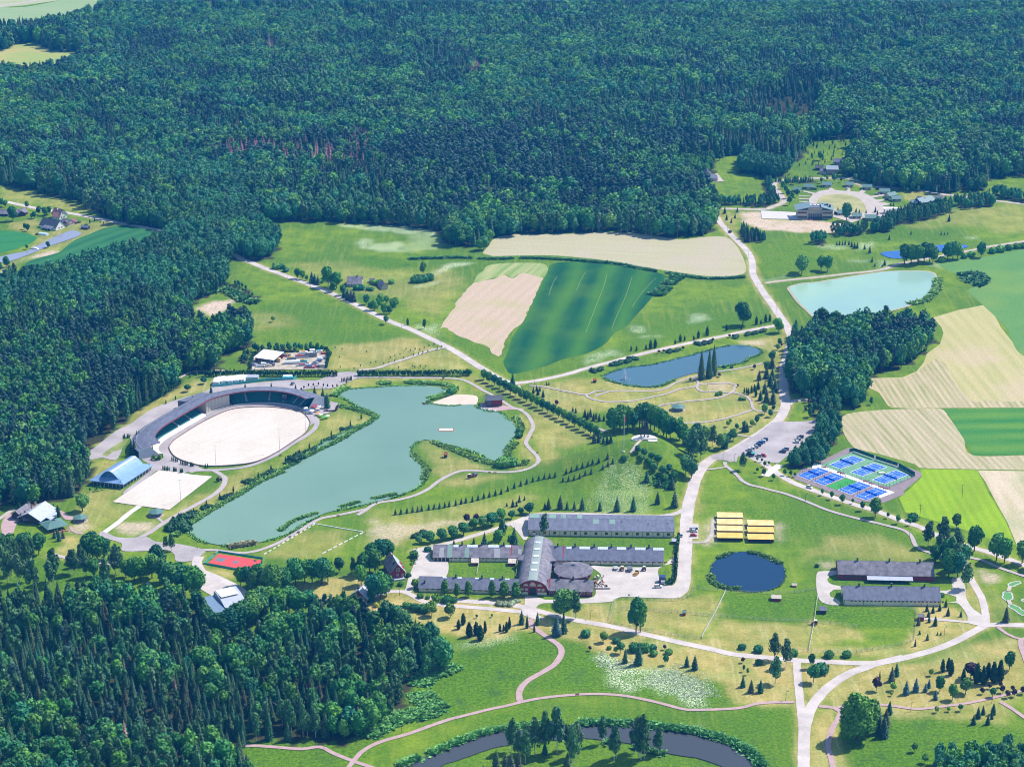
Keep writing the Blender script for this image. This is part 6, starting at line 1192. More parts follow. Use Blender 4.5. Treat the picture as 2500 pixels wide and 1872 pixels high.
# middle block with glazed front
sweep([(3.2,0),(3.2,8.6),(14,7.2),(14,0)],iB+1,iC-1).build('club_block',stone,gs)
gm=MB().box(-.9,.9,-.05,0,.0,1.9).mesh('window',[mat('tower_glazing',(.42,.42,.42),.25,.15,.5,spec=.6)]);mm=MB().box(-.08,.08,-.12,0,0,8.2).mesh('mullion',[stone])
for i in range(iB+1,iC-1):
 q=(FQ[i]+FQ[i+1])/2+FN_[i]*3.17-FQ[0];az=math.atan2(FN_[i].y,FN_[i].x)-math.pi/2
 for z in (2.3,4.4,6.3):
  o=obj('window',gm,gs);o.location=(q.x,q.y,z);o.rotation_euler=(0,0,az)
 o=obj('mullion',mm,gs);q2=FQ[i]+FN_[i]*3.17-FQ[0];o.location=(q2.x,q2.y,0.2);o.rotation_euler=(0,0,az)
rise=lambda i: 1.0
i0=max(0,iA-7)
def rz_(i): t=(i-i0)/(iD-i0);return .96+.10*math.sin(math.pi*t)
roof=sweep([(1.6,9.0),(1.6,9.35),(9,8.7),(17.4,6.4),(17.4,6.1),(9,8.35)][::-1],i0,iD,rz_).build('roof',slate,gs)
sweep([(1.35,8.7),(1.35,9.5),(1.6,9.5),(1.6,8.7)][::-1],i0,iD,rz_).build('roof_fascia',mat('fascia_dull_red',(.20,.05,.06),.7,.1,1),roof)
sweep([(14.2,7.45),(14.2,7.62),(14.5,7.55),(14.5,7.35)][::-1],i0,iD,rz_).build('roof_rail',steel,roof)
cm_=MB().cyl(0,0,0,8.6,.22,n=6).mesh('column',[steel])
for i in list(range(iA,iB,3))+list(range(iC,iD,3)):
 q=FQ[i]+FN_[i]*13.5-FQ[0];o=obj('column',cm_,gs);o.location=(q.x,q.y,0);o.scale=(1,1,.85)
for i,s in ((iD,1),(i0,-1)):
 q0=FQ[i]-FQ[0];n_=FN_[i];vs=[]
 for o,z in ((3.8,0),(3.8,1.5),(9,8.1),(17,6.2),(17,0)): p=q0+n_*o;vs.append((p.x,p.y,z));
 d=Vector((n_.y,-n_.x,0))*.3*s
 vs+=[(v[0]+d.x,v[1]+d.y,v[2]) for v in vs];MB().add(vs,[(0,1,2,3,4),(9,8,7,6,5)]+[(j,(j+1)%5,5+(j+1)%5,5+j) for j in range(5)]).build('end_wall',metal,gs)
# stage box seen at the centre of right seating,and roof annex behind
q=FQ[near_i((1600,256))]+FN_[near_i((1600,256))]*7-FQ[0];MB().box(-1.6,1.6,-3,4,2,6.4).build('stair_tower',darkgl,gs,(q.x,q.y,0))
ia=near_i((900,335));q=FQ[ia]+FN_[ia]*17.5-FQ[0];o=MB().prism([(0,0),(8,0),(8,5.4),(0,6.6)],-11,11).build('annex',slate,gs,(q.x,q.y,0));o.rotation_euler=(0,0,math.atan2(FN_[ia].y,FN_[ia].x)-math.pi/2)
# arena kerb
def ring(name,P,w_,h_,m,label,cat,closed=True):
 Q=catmull(P,closed,3);n=len(Q);mb=MB();c0=Q[0];vs=[];fs=[]
 for i,q in enumerate(Q):
  d=(Q[(i+1)%n]-Q[i-1]) if closed or 0<i<n-1 else (Q[min(i+1,n-1)]-Q[max(0,i-1)]);d.z=0;d.normalize();nn=Vector((-d.y,d.x,0))*w_/2
  for a,z in ((nn,0),(nn,h_),(-nn,h_),(-nn,0)): p=q+a-c0;vs.append((p.x,p.y,z))
 for i in range(n if closed else n-1):
  j=(i+1)%n
  for k in range(3): fs.append((4*i+k,4*j+k,4*j+k+1,4*i+k+1))
 mb.add(vs,fs);o=mb.build(name,m,None,c0);return tag(o,label,cat)
ring('arena_barrier',GP('H2',ARENA),.35,.9,mat('barrier_brown',(.20,.13,.12),.8,.2,1), 'low brown barrier round the white oval arena', 'barrier')
# ------------- blue roofed hall
a=G('D',985,150);b=G('D',1330,190);c_=G('C',1640,1535);W_=(b-a).length;DL=(c_-b).length;rz=math.atan2(b.y-a.y,b.x-a.x)
ux=(b-a).normalized();uy=(c_-b).normalized()
root=empty('riding_hall',a,0, 'hall with pale blue arched metal roof beside the square sand arena', 'hall')
def PL(x,y,z): p=ux*x+uy*y;return (p.x,p.y,z)
def bx(x0,x1,y0,y1,z0,z1): return MB().add([PL(x0,y0,z0),PL(x1,y0,z0),PL(x1,y1,z0),PL(x0,y1,z0),PL(x0,y0,z1),PL(x1,y0,z1),PL(x1,y1,z1),PL(x0,y1,z1)],[(3,2,1,0),(4,5,6,7),(0,1,5,4),(1,2,6,5),(2,3,7,6),(3,0,4,7)])
bx(.6,W_-.6,.6,DL-.6,-.2,3.6).build('wall',darkgl,root)
lo=MB();e=1.0;z0=3.5;z1=5.6;iw=W_*.24
lo.add([PL(-e,-e,z0),PL(W_+e,-e,z0),PL(W_+e,DL+e,z0),PL(-e,DL+e,z0),PL(iw,4,z1),PL(W_-iw,4,z1),PL(W_-iw,DL-4,z1),PL(iw,DL-4,z1),PL(-e,-e,z0-.2),PL(W_+e,-e,z0-.2),PL(W_+e,DL+e,z0-.2),PL(-e,DL+e,z0-.2)],
       [(0,1,5,4),(1,2,6,5),(2,3,7,6),(3,0,4,7),(0,8,9,1),(1,9,10,2),(2,10,11,3),(3,11,8,0),(8,11,10,9)])
lo.build('lower_roof',bluem,root)
def arch(x0,x1,zb,rs,n=12): return [(x0+(x1-x0)*i/n,zb+rs*math.sin(math.pi*i/n)) for i in range(n+1)]
pr=arch(iw-.5,W_-iw+.5,5.3,4.6);vs=[PL(x,2.5,z) for x,z in pr]+[PL(x,DL-2.5,z) for x,z in pr];n=len(pr)
roof=MB().add(vs,[(i,i+1,n+i+1,n+i) for i in range(n-1)]).build('arched_roof',bluem,root)
vs=[PL(x,3.4,z-.3) for x,z in pr]+[PL(x,DL-3.4,z-.3) for x,z in pr];MB().add(vs,[tuple(range(n)),tuple(range(2*n-1,n-1,-1))]).build('gable',mat('gable_blue',(.06,.17,.36),.4,.2,.3),root)
c0,c1=7,8;vs=[PL(pr[k][0],y,pr[k][1]+.08) for y in (2.45,DL-2.45) for k in (c0,c1)];MB().add(vs,[(0,1,3,2)]).build('roof_strip',mat('cream_strip',(.68,.60,.42),.6,.05,1),roof)
for i in range(9):
 bx(W_-.55,W_-.4,1+i*DL/9.3,1.8+i*DL/9.3,0,3.3).build('side_post',steel,root)
for i in range(8): bx(1+i*W_/8.4,1.3+i*W_/8.4,.35,.55,0,3.4).build('front_post',steel,root)
# ------------- boathouse with deck
r_,L_=house('boathouse', 'dark red two-storey boathouse with grey roof on the lake shore', 'boathouse', 'J3',(885,985),(1590,945),9,5.0,1.6,redw,slate_d,oh=.9,windows=(4,1.2,.8,2.2,darkw),doors=[(.3,3.4,4.4,darkgl)],chims=[(1.0,7.5)],chim=(.6,.9,brown))
sheet('boathouse_deck',GP('J3',[(530,1000),(600,830),(860,780),(1590,900),(1800,960),(2212,1040),(2600,1060),(2500,1120),(2000,1110),(1500,1160),(1250,1180),(900,1110),(650,1050)]),pink,z=.20,smooth=False)
deck=[(560,1010),(660,1070),(900,1120),(1250,1190),(1480,1170)]
for i,(x,y,m) in enumerate(((700,1072,0),(790,1095,0),(895,1110,0),(1015,1140,0),(1130,1150,0),(1290,1185,1))):
 p=G('J3',x,y);root=empty('pedal_boat',(p.x,p.y,.05),1.9+.06*i,('%s pedal boat from left moored at the boathouse deck'%(ORD[i] if i<5 else 'cream, rightmost')), 'boat', 'boats moored at the deck')
 wm_=white if m==0 else stone
 for s in (-.55,.55): MB().add([(-1.5,s-.28,.1),(1.2,s-.28,.0),(1.7,s,.15),(1.2,s+.28,0),(-1.5,s+.28,.1),(-1.5,s-.28,.5),(1.2,s-.28,.5),(1.7,s,.55),(1.2,s+.28,.5),(-1.5,s+.28,.5)],[(4,3,2,1,0),(5,6,7,8,9)]+[(j,(j+1)%5,5+(j+1)%5,5+j) for j in range(5)]).build('hull',wm_,root)
 MB().box(-.9,.8,-.5,.5,.45,.6).box(-.9,-.7,-.5,.5,.6,1.1).build('seat',white if i%2 else metal,root)
p=G('C3',395,1105);root=empty('floating_raft',(p.x,p.y,.05),0, 'small orange and white raft floating in the middle of the lake', 'raft')
MB().box(-5.2,5.2,-2.4,2.4,-.05,.45).build('rim',mat('raft_orange',(.55,.15,.06),.6,.1,1),root);MB().box(-4.6,4.6,-1.8,1.8,.45,.6).build('deck',white,root)
for s in (-1,1): MB().cyl(s*4.9,0,.45,1.4,.15).build('bollard',blk,root)
a=G('C3',150,830);b=G('C3',240,810);root=empty('jetty',a,math.atan2(b.y-a.y,b.x-a.x), 'small dark wooden jetty at the beach tip', 'jetty');L_=(b-a).length
MB().box(-.5,L_,-1.2,1.2,.35,.5).build('deck',darkw,root);[MB().cyl(x,s,-.3,1.2,.1).build('pile',darkw,root) for x in (0,L_*.5,L_) for s in (-1.1,1.1)]
# ------------- gazebos
def gazebo(t,c,r,lab,m=green_r,n=6):
 p=G(t,*c);root=empty('gazebo',p,.3,lab, 'gazebo', 'round open gazebos');MB().cyl(0,0,0,.18,r*1.05,n=16).build('floor',gravel,root)
 rf=MB().cyl(0,0,2.5,2.65,r*1.08,r*1.08,8);rf.cyl(0,0,2.65,4.2,r*1.08,.5,8);rf.cyl(0,0,4.1,4.5,.8,.1,8);rf.build('roof',m,root)
 pm=MB().box(-.1,.1,-.1,.1,0,2.5).mesh('post',[brown])
 for i in range(8): obj('post',pm,root,(r*.9*math.cos(i*.785),r*.9*math.sin(i*.785),0))
 bm_=MB().box(-1,1,-.2,.2,.35,.45).mesh('bench',[brown])
 for i in range(4):
  o=obj('bench',bm_,root,(r*.7*math.cos(i*1.57+.4),r*.7*math.sin(i*1.57+.4),.1));o.rotation_euler=(0,0,i*1.57+.4+1.57)
gazebo('D',(868,535),4.2, 'green roofed gazebo beside the timber restaurant');gazebo('D',(1685,475),4.4, 'green roofed gazebo below the square sand arena');gazebo('C4',(688,885),4.8, 'wide low green gazebo on the park lawn')
# ------------- timber restaurant and green pavilion
r_,L_=house('timber_restaurant', 'timber restaurant with pale grey gabled roofs and brick chimneys', 'restaurant', 'J4',(760,680),(1180,380),15,3.2,3.8,darkw,metal,oh=1.0,windows=(6,1.4,1,2.2,brown),chims=[(12,13),(17,13.5)],chim=(1.0,2.4,brick))
MB().prism([(-4.5,2.0),(-1,3.0),(-1,3.15),(-4.5,2.15)],5,L_-3).build('veranda_roof',metal,r_)
MB().prism([(15,0),(22,0),(22,2.6),(18.5,5.2),(15,2.6)],3,16).build('rear_wing',darkw,r_);MB().prism([(14.4,2.4),(18.5,5.5),(22.6,2.4),(22.6,2.7),(18.5,5.8),(14.4,2.7)][::-1],2,17).build('rear_roof',slate2,r_)
house('timber_annex', 'low grey roofed timber annex left of the restaurant', 'annex', 'J4',(330,640),(560,600),9,2.6,2.4,darkw,slate2,oh=.8,chims=[(2,6)],chim=(.9,1.4,brick))
a,rz,L_=frame('J4',(980,900),(1480,780));root=empty('terrace_pavilion',a,rz, 'open dining pavilion with green hipped roof beside restaurant', 'pavilion');D_=12
pm=MB().box(-.12,.12,-.12,.12,0,2.7).mesh('post',[brown])
for i in range(7):
 for y in (0,D_): obj('post',pm,root,(L_*i/6,y,0))
e=.9
MB().add([(-e,-e,2.6),(L_+e,-e,2.6),(L_+e,D_+e,2.6),(-e,D_+e,2.6),(L_*.35,D_/2,5.0),(L_*.65,D_/2,5.0)],[(0,1,5,4),(2,3,4,5),(3,0,4),(1,2,5),(3,2,1,0)]).build('roof',green_r,root)
MB().box(L_*.42,L_*.58,D_/2-.6,D_/2+.6,4.6,5.4).build('roof_vent',slate_d,root)
for i in range(5): MB().box(1+i*L_/5.5,2.6+i*L_/5.5,-3.6+(i%2),-2.6+(i%2),.0,.75).build('table',mat('table_orange',(.6,.18,.08),.6,.2,1),root)
# ------------- stage building in the wood
a,rz,L_=frame('D2',(560,1640),(900,1560));root=empty('stage_building',a,rz, 'stage building with blue glazed sides and white panel roof in the wood', 'building')
MB().box(0,L_,0,17,-.2,6).build('wall',darkgl,root);MB().prism([(0,6.0),(17,8.5),(17,8.8),(0,6.3)],-1,L_*.34).build('side_roof',mat('blue_grey_panel',(.16,.24,.34),.4,.1,1),root)
n=10;pr=[(18*i/n,6.2+4.6*math.sin(math.pi*.5*i/n)) for i in range(n+1)]
MB().prism([(0,6.0),(19,6.0)]+[(y,z) for y,z in pr][::-1],L_*.36,L_+1).build('curved_roof',metal,root);MB().prism([(9,10.2),(17.5,10.9),(17.5,11.1),(9,10.4)],L_*.4,L_*.95).build('roof_panel',white,root)
for i in range(8): MB().box(i*L_/8+.1,i*L_/8+.3,-.15,0,0,6).build('mullion',steel,root)
# ------------- farmhouse by the northwest road
house('farmhouse', 'grey slate roofed farmhouse behind roadside trees', 'farmhouse', 'B2',(1535,1150),(1690,1150),13,2.4,4.6,stone,slate2,oh=.4,chims=[8],chim=(.9,1.2,brick),windows=(5,1.1,.8,1.9,white))
house('garden_shed', 'tiny grey roofed shed on the farmhouse lawn', 'shed', 'B2',(1775,1108),(1830,1108),4,1.8,1.4,darkw,slate,oh=.2)
rot_house('small_barn', 'small grey gabled barn at right of the farmhouse', 'B2',(1905,1180),(1975,1172),9,2.4,2.8,stone,slate,cat='barn')
# northwest cottages
rot_house('white_cottage', 'white cottage with brown tiled roof by the northwest road', 'B',(645,425),(722,405),11,4.0,4.4,white,mat('roof_brown_tile',(.22,.11,.10),.8,.2,1),wins=[(2,1,1.2,1.4),(5,1,1.2,1.4),(3.8,4.6,1,1.2)],chims=[(3,6,1.4,white)],cat='house')
house('cottage_side', 'low brown roofed side of cottage by the northwest road', 'house', 'B',(568,425),(645,428),8,2.8,3.2,white,MATS['roof_brown_tile'],oh=.5,windows=(3,1.1,.9,2,white))
r_,L_=house('white_longhouse', 'long dark roofed house with white gable beside the stream', 'house', 'B',(430,510),(605,545),11,2.8,5.2,white,slate_d,oh=.5,side_windows=((2,4,1.3,1,2.2),(2,7.5,1.3,1,2.2)),doors=[(10,12,2.2,darkw)])
MB().prism([(-4,2.0),(.4,3.2),(.4,3.4),(-4,2.2)],6,17).build('porch_roof',slate,r_);[MB().box(6+i*3.6,6.2+i*3.6,-3.8,-3.6,0,2.1).build('porch_post',white,r_) for i in range(4)]
house('outbuilding', 'grey roofed outbuilding beside the red shed', 'outbuilding', 'B',(650,480),(735,500),8,2.4,2.6,stone,slate,oh=.4);house('red_shed', 'red walled shed with pinkish roof at the cottages', 'shed', 'B',(740,498),(838,468),7,2.2,2.2,redw,MATS['roof_brown_tile'],oh=.5)
house('garden_hut', 'tiny dark hut on the lawn above the stream', 'hut', 'B',(875,528),(945,535),4,2.0,1.2,darkw,slate,oh=.5)
house('log_cabin', 'dark cabin with grey roof left of round garden tree', 'cabin', 'B',(120,372),(180,402),9,2.4,2.8,darkw,slate2,oh=.5);house('log_cabin', 'red trimmed cabin with grey roof beside round garden tree', 'cabin', 'B',(180,402),(300,368),8,2.4,2.8,redw,slate2,oh=.5);house('log_cabin', 'cabin with pale grey roof at the left edge', 'cabin', 'B',(-60,385),(80,392),9,2.4,2.8,darkw,slate2,oh=.5)
a,rz,L_=frame('B',(415,590),(500,600));root=empty('greenhouse_tunnel',a,rz, 'pale plastic greenhouse tunnel near the stream', 'greenhouse');MB().prism([(4-4*math.cos(math.pi*i/8) if False else 2-2*math.cos(math.pi*i/8),2.0*math.sin(math.pi*i/8)) for i in range(9)][::-1],0,L_).build('cover',mat('plastic_film',(.62,.74,.76),.3,.05,1),root);MB().box(-.06,0,1.4,2.6,0,1.6).build('door',white,root)
a,rz,L_=frame('B',(325,740),(415,748));root=empty('footbridge',a,rz, 'white arched footbridge over the stream', 'bridge');n=8
vs=[];fs=[]
for i in range(n+1):
 x=L_*i/n;z=.5+1.3*math.sin(math.pi*i/n);vs+=[(x,-1,z),(x,1,z),(x,1,z-.2),(x,-1,z-.2)]
 if i: fs+=[((i-1)*4+k,i*4+k,i*4+(k+1)%4,(i-1)*4+(k+1)%4) for k in range(4)]
MB().add(vs,fs).build('deck',white,root)
for s in (-1,1):
 mb=MB()
 for i in range(n+1):
  x=L_*i/n;z=.5+1.3*math.sin(math.pi*i/n);mb.bar((x,s,z),(x,s,z+.9),.05,4)
  if i: mb.bar((x,s,z+.9),(L_*(i-1)/n,s,.5+1.3*math.sin(math.pi*(i-1)/n)+.9),.05,4)
 mb.build('railing',white,root)
# ------------- village
def cabin(A,B,lab,d=7): return house('holiday_cabin',lab, 'cabin', 'H4',A,B,d,2.7,1.7,stone,green_r, 'holiday cabins round the village green',oh=.8,windows=(2,1.3,.9,2.1,white),doors=[(.4,1.4,2.1,darkw)])
cabin((205,385),(300,390), 'green roofed cabin, leftmost of the arc above the green');cabin((350,345),(470,350), 'green roofed cabin with black car, second in the arc');cabin((600,318),(715,320), 'green roofed cabin, third in the arc behind shrubs')
cabin((912,318),(1010,320), 'green roofed cabin with white car parked before it');cabin((1140,350),(1255,355), 'green roofed cabin just right of the drive gap');cabin((1375,410),(1500,412), 'green roofed cabin at the right side of the arc');cabin((1500,470),(1600,450), 'green roofed cabin, upper one of the touching pair');cabin((1545,512),(1660,508), 'green roofed cabin, lower one of the touching pair')
cabin((1185,770),(1330,772), 'cabin with green roof below the plaza by the birches',9);cabin((1005,745),(1120,745), 'cabin with lean roof between hotel and birches',7);cabin((810,700),(870,700), 'small cabin with blue-grey roof behind the shade tree',7)
a,rz,L_=frame('H4',(255,745),(735,748));root=empty('village_hotel',a,rz, 'large two-storey hotel with two sloping grey-green roofs and glazed middle', 'hotel')
MB().box(0,L_*.30,0,12,-.2,8.0).box(L_*.70,L_,0,12,-.2,8.0).build('wing_wall',stone,root);MB().box(L_*.30+.01,L_*.70-.01,1,12,-.2,10.4).build('centre_wall',stone,root)
MB().box(L_*.31,L_*.69,.8,.99,0,4.8).build('ground_glazing',darkgl,root);MB().box(L_*.31,L_*.69,.8,.99,5.2,8.8).build('upper_glazing',mat('beige_glazing',(.33,.36,.28),.3,.2,.5),root)
gr2=mat('roof_grey_green',(.17,.25,.27),.6,.1,.5)
def slope_x(x0,x1,z0,z1,m,nm): MB().add([(x0,-1.5,z0),(x1,-1.5,z1),(x1,13.5,z1+1.2),(x0,13.5,z0+1.2),(x0,-1.5,z0+.4),(x1,-1.5,z1+.4),(x1,13.5,z1+1.6),(x0,13.5,z0+1.6)],[(3,2,1,0),(4,5,6,7),(0,1,5,4),(1,2,6,5),(2,3,7,6),(3,0,4,7)]).build(nm,m,root)
slope_x(-2,L_*.36,8.1,11.2,gr2, 'left_roof');slope_x(L_*.66,L_+1,11.2,8.1,gr2, 'right_roof');MB().box(L_*.34,L_*.68,0.5,12.5,10.4,10.8).build('centre_roof',slate,root)
for x in (.38,.5,.6): MB().box(L_*x-1,L_*x+1,6,8,10.8,11.6).build('roof_light',white,root)
for x,y in ((.72,9),(.8,7),(.86,8),(.92,5)): MB().box(L_*x-.8,L_*x+.8,y-.8,y+.8,9.5,12.2).build('chimney',slate_d,root)
wmh=MB().box(-2.4,2.4,-.08,0,0,1.8).mesh('window',[winm])
for x in (.08,.2,.78,.9):
 for z in (1,5): obj('window',wmh,root,(L_*x,-.01,z))
for i in range(7): MB().box(L_*.31+i*L_*.38/7,L_*.31+.25+i*L_*.38/7,.7,.8,0,9).build('mullion',stone,root)
for i in range(5): MB().cyl(L_*.33+i*L_*.07,-4,0,.7,.9,1.0,8).build('planter',mat('planter_red',(.3,.08,.12),.8,.2,1),root)
house('guest_house', 'large grey roofed guest house above the village drive', 'house', 'H4',(650,150),(805,152),12,5.5,2.2,mat('brick_pale',(.35,.24,.20),.9,.15,.6),mat('roof_blue_grey',(.26,.31,.38),.6,.1,.5),oh=.6,windows=(6,1.2,1,2.4,white));house('guest_annex', 'dark roofed annex behind the guest house', 'annex', 'H4',(740,30),(880,40),9,4,2.6,stone,slate,oh=.5)
house('guest_annex', 'small dark annex left of the guest house', 'annex', 'H4',(500,90),(600,95),7,2.5,2.2,darkw,slate_d,oh=.5);house('guest_annex', 'pale annex below small dark annex', 'annex', 'H4',(560,140),(640,145),7,3.0,1.6,stone,slate,oh=.4)
house('timber_lodge', 'long green roofed timber lodge right of village', 'lodge', 'H4',(1930,560),(2110,520),10,2.4,3.0,darkw,gr2,oh=.8);house('timber_lodge', 'small timber lodge with reddish wall at far right', 'lodge', 'H4',(2130,510),(2212,512),8,2.4,2.2,redw,slate,oh=.8);house('timber_lodge', 'timber lodge with twin gables beside long lodge', 'lodge', 'H4',(1850,520),(1930,540),8,2.4,2.6,darkw,slate,oh=.8);house('timber_hut', 'low green roofed hut half hidden by birches', 'hut', 'H4',(1790,550),(1870,555),6,2,1.6,darkw,gr2,oh=.6)
house('walled_house', 'walled house with steep gable and dark fence at forest edge', 'house', 'A3',(112,1165),(240,1165),13,3.2,.9,stone,slate,oh=.3);rot_house('gable_house', 'steep gabled middle of the walled house', 'A3',(148,1150),(198,1150),8,4,5,stone,slate,wins=[(6,2,3,2)])
sheet('pale_drive',GP('A3',[(225,1115),(240,1115),(285,1168),(130,1172),(130,1160),(245,1160)]),gravel,smooth=False)
a,rz,L_=frame('H4',(1420,680),(1610,676));root=empty('entrance_canopy',a,rz, 'pale flat entrance canopy at the village plaza', 'canopy');MB().box(0,L_,0,5,4.4,5.0).build('roof',white,root);[MB().box(x,x+.8,y,y+.8,0,4.4).build('pillar',white,root) for x in (1,L_*.5,L_-2) for y in (0.5,3.5)]
house('field_shed', 'small pale shed at the forest edge above the hay field', 'shed', 'B4',(320,550),(385,555),5,2.4,.6,stone,metal,oh=.3)
# small paddock sheds
house('goat_shed', 'small red shed with pale striped roof below round pond', 'shed', 'S',(1884,1467),(1906,1468),4.5,1.8,.8,redw,stone,oh=.3);house('goat_shed', 'small dark shed with grey roof in green paddock', 'shed', 'E2',(372,1098),(430,1100),5,2.2,.8,darkw,slate,oh=.3);house('goat_shed', 'small brown shed beside the paddock corner', 'shed', 'E2',(1258,1160),(1308,1163),4,2.4,.6,redw,slate2,oh=.2);house('duck_house', 'tiny pale roofed duck house by the pond', 'hut', 'E2',(125,855),(163,857),2.5,1.0,.8,brown,stone,oh=.3);house('goat_shed', 'tiny dark hut on the paddock fence line', 'hut', 'E1',(1178,1335),(1208,1337),3,1.8,.7,redw,green_r,oh=.3)
house('pond_kiosk', 'tiny dark kiosk beside the fountain pond', 'kiosk', 'C3',(1978,592),(2010,594),3,1.8,.6,darkw,redt,oh=.2);house('lawn_kiosk', 'tiny kiosk with orange roof on the lake peninsula', 'kiosk', 'C3',(370,1402),(400,1404),2.5,2.4,1.2,darkw,brick,oh=.3)
# ------------------------------------------------------------------ monument,flagpole,fountain
mz=float(hmound(*MC)) ;c=G('J1',560,1030)
root=empty('monument',c,0, 'dark bronze monument on tall legs over pale stone terraces', 'monument');bronze=mat('bronze_dark',(.035,.03,.05),.5,.3,1,spec=.5)
marb=mat('pale_marble',(.72,.66,.62),.6,.08,.3)
for k,(r_o,z) in enumerate(((8.6,.5),(7.4,.9))):
 vs=[];n=14
 for i in range(n+1):
  a=math.pi*(i/n)*1.15-.1;vs.append((r_o*math.cos(a),r_o*.85*math.sin(a)+0,z))
 m=len(vs);vs+=[(x,y,z-2.2) for x,y,_ in vs];MB().add(vs,[tuple(range(m))]+[(i,(i+1)%m,m+(i+1)%m,m+i)[::-1] for i in range(m)]).build('terrace',marb if k else stone,root)
MB().box(2.2,8.0,-5.2,-2.6,-1.5,.7).build('parapet',marb,root);MB().box(-8.6,-4.6,-2.8,-.6,-1.5,.6).build('parapet',marb,root);MB().cyl(0,1.5,.4,1.15,4.2,4.0,16).build('plinth',concrete,root)
for i,(x,y) in enumerate(((-3.1,.6),(-2.1,1.4),(-.4,.2),(.1,1.8),(1.9,.4),(2.8,1.2))):
 MB().bar((x,y,1.1),(x*.55,1.3,5.8),.22,6).build('leg',bronze,root)
for i,(x,h_) in enumerate(((-1.5,11.5),(.1,13.5),(1.6,12))):
 mb=MB();prof=[(5.2,.9),(6.4,1.15),(7.8,.95),(9.2,.6),(10.0,.75),(h_-.8,.4),(h_,.15)]
 for (za,ra),(zb,rb) in zip(prof[:-1],prof[1:]): mb.cyl(x,1.3+.3*i,za,zb,ra,rb,9)
 mb.build('figure',bronze,root)
MB().bar((-2.6,1.3,9.2),(3.0,1.3,8.2),.16,6).build('crossbar',bronze,root)
p=G('C4',100,1340);root=empty('flagpole',p,0, 'very tall white flagpole with limp red flag on the mound', 'flagpole');MB().cyl(0,0,0,26,.22,.1,8).build('pole',white,root);MB().cyl(0,0,0,.6,1.1,.9,12).build('base',concrete,root)
n=8;vs=[(0.15+.9*j/3 ,.12*math.sin(j*2+i),24.5-i*.55) for i in range(n) for j in range(4)];MB().add(vs,[(i*4+j,i*4+j+1,(i+1)*4+j+1,(i+1)*4+j) for i in range(n-1) for j in range(3)]).build('flag',mat('flag_red',(.6,.06,.05),.8,.1,1),root)
p=G('C4',112,560);root=empty('fountain',(p.x,p.y,.1),0, 'white spraying fountain in the blue pond', 'fountain')
spray=mat('fountain_spray',(.82,.86,.90),.4,.05,1)
MB().cyl(0,0,-.1,.25,2.6,2.4,14).build('float',white,root);mb=MB();rr=random.Random(4)
for i in range(26):
 a=rr.uniform(0,6.28);s=rr.uniform(.3,2.6);hh=rr.uniform(5,8.5)*(1-s/6);pts=[Vector((math.cos(a)*s*t,math.sin(a)*s*t,hh*4*t*(1-t) if t>.5 else hh*4*t*(1-t))) for t in (0,.15,.3,.5,.7,.85,1)]
 for q0,q1 in zip(pts[:-1],pts[1:]): mb.bar(q0,q1+Vector((0,0,.001)),.12,3)
mb.build('water_jets',spray,root);mb=MB()
for i in range(90): a=rr.uniform(0,6.28);s=rr.uniform(0,4.6)**1;x,y=math.cos(a)*s,math.sin(a)*s;mb.cyl(x,y,0,rr.uniform(.15,.5),rr.uniform(.15,.4),.05,5)
mb.build('splash',spray,root)
# ------------------------------------------------------------------ sports courts
def bil(Q,u,v): return Q[0]*(1-u)*(1-v)+Q[1]*u*(1-v)+Q[2]*u*v+Q[3]*(1-u)*v
def quad(mb,Q,u0,u1,v0,v1,z): mb.add([tuple(bil(Q,a,b).xy)+(z,) for a,b in ((u0,v0),(u1,v0),(u1,v1),(u0,v1))][::-1],[(0,1,2,3)])
def lines(Q,L,z,m,parent,name='line_marking',w_=.14):
 mb=MB();lu=(Q[1]-Q[0]).length;lv=(Q[3]-Q[0]).length;du=w_/lu;dv=w_/lv
 for u0,v0,u1,v1 in L:
  if u0==u1: quad(mb,Q,u0-du,u0+du,min(v0,v1),max(v0,v1),z)
  else: quad(mb,Q,min(u0,u1),max(u0,u1),v0-dv,v0+dv,z)
 return mb.build(name,m,parent)
blue=mat('court_blue',(.02,.13,.62),.7,.08,.3);green_t=mat('court_green',(.14,.30,.17),.8,.08,.2);green_l=mat('turf_green',(.04,.28,.05),.9,.1,.3);lw=mat('line_white',(.85,.85,.85),.7,.02,1);netm=mat('net_mesh',(.05,.20,.70),.8,.05,1);dkfence=mat('windscreen_dark_green',(.005,.10,.10),.7,.15,.4)
sheet('tennis_surround',GP('H1',[(500,355),(925,185),(1000,160),(2040,520),(2020,560),(1600,750),(1490,730),(380,400)]),green_t,z=.20,smooth=False)
sheet('court_promenade',GP('H1',[(150,430),(290,430),(330,330),(430,380),(1690,845),(1440,940),(1420,905),(1570,845),(390,420),(370,440)]),white,z=.21,smooth=False)
sheet('turf_between_courts',GP('H1',[(530,740),(870,600),(1080,680),(730,805)]),green_l,z=.205,smooth=False)
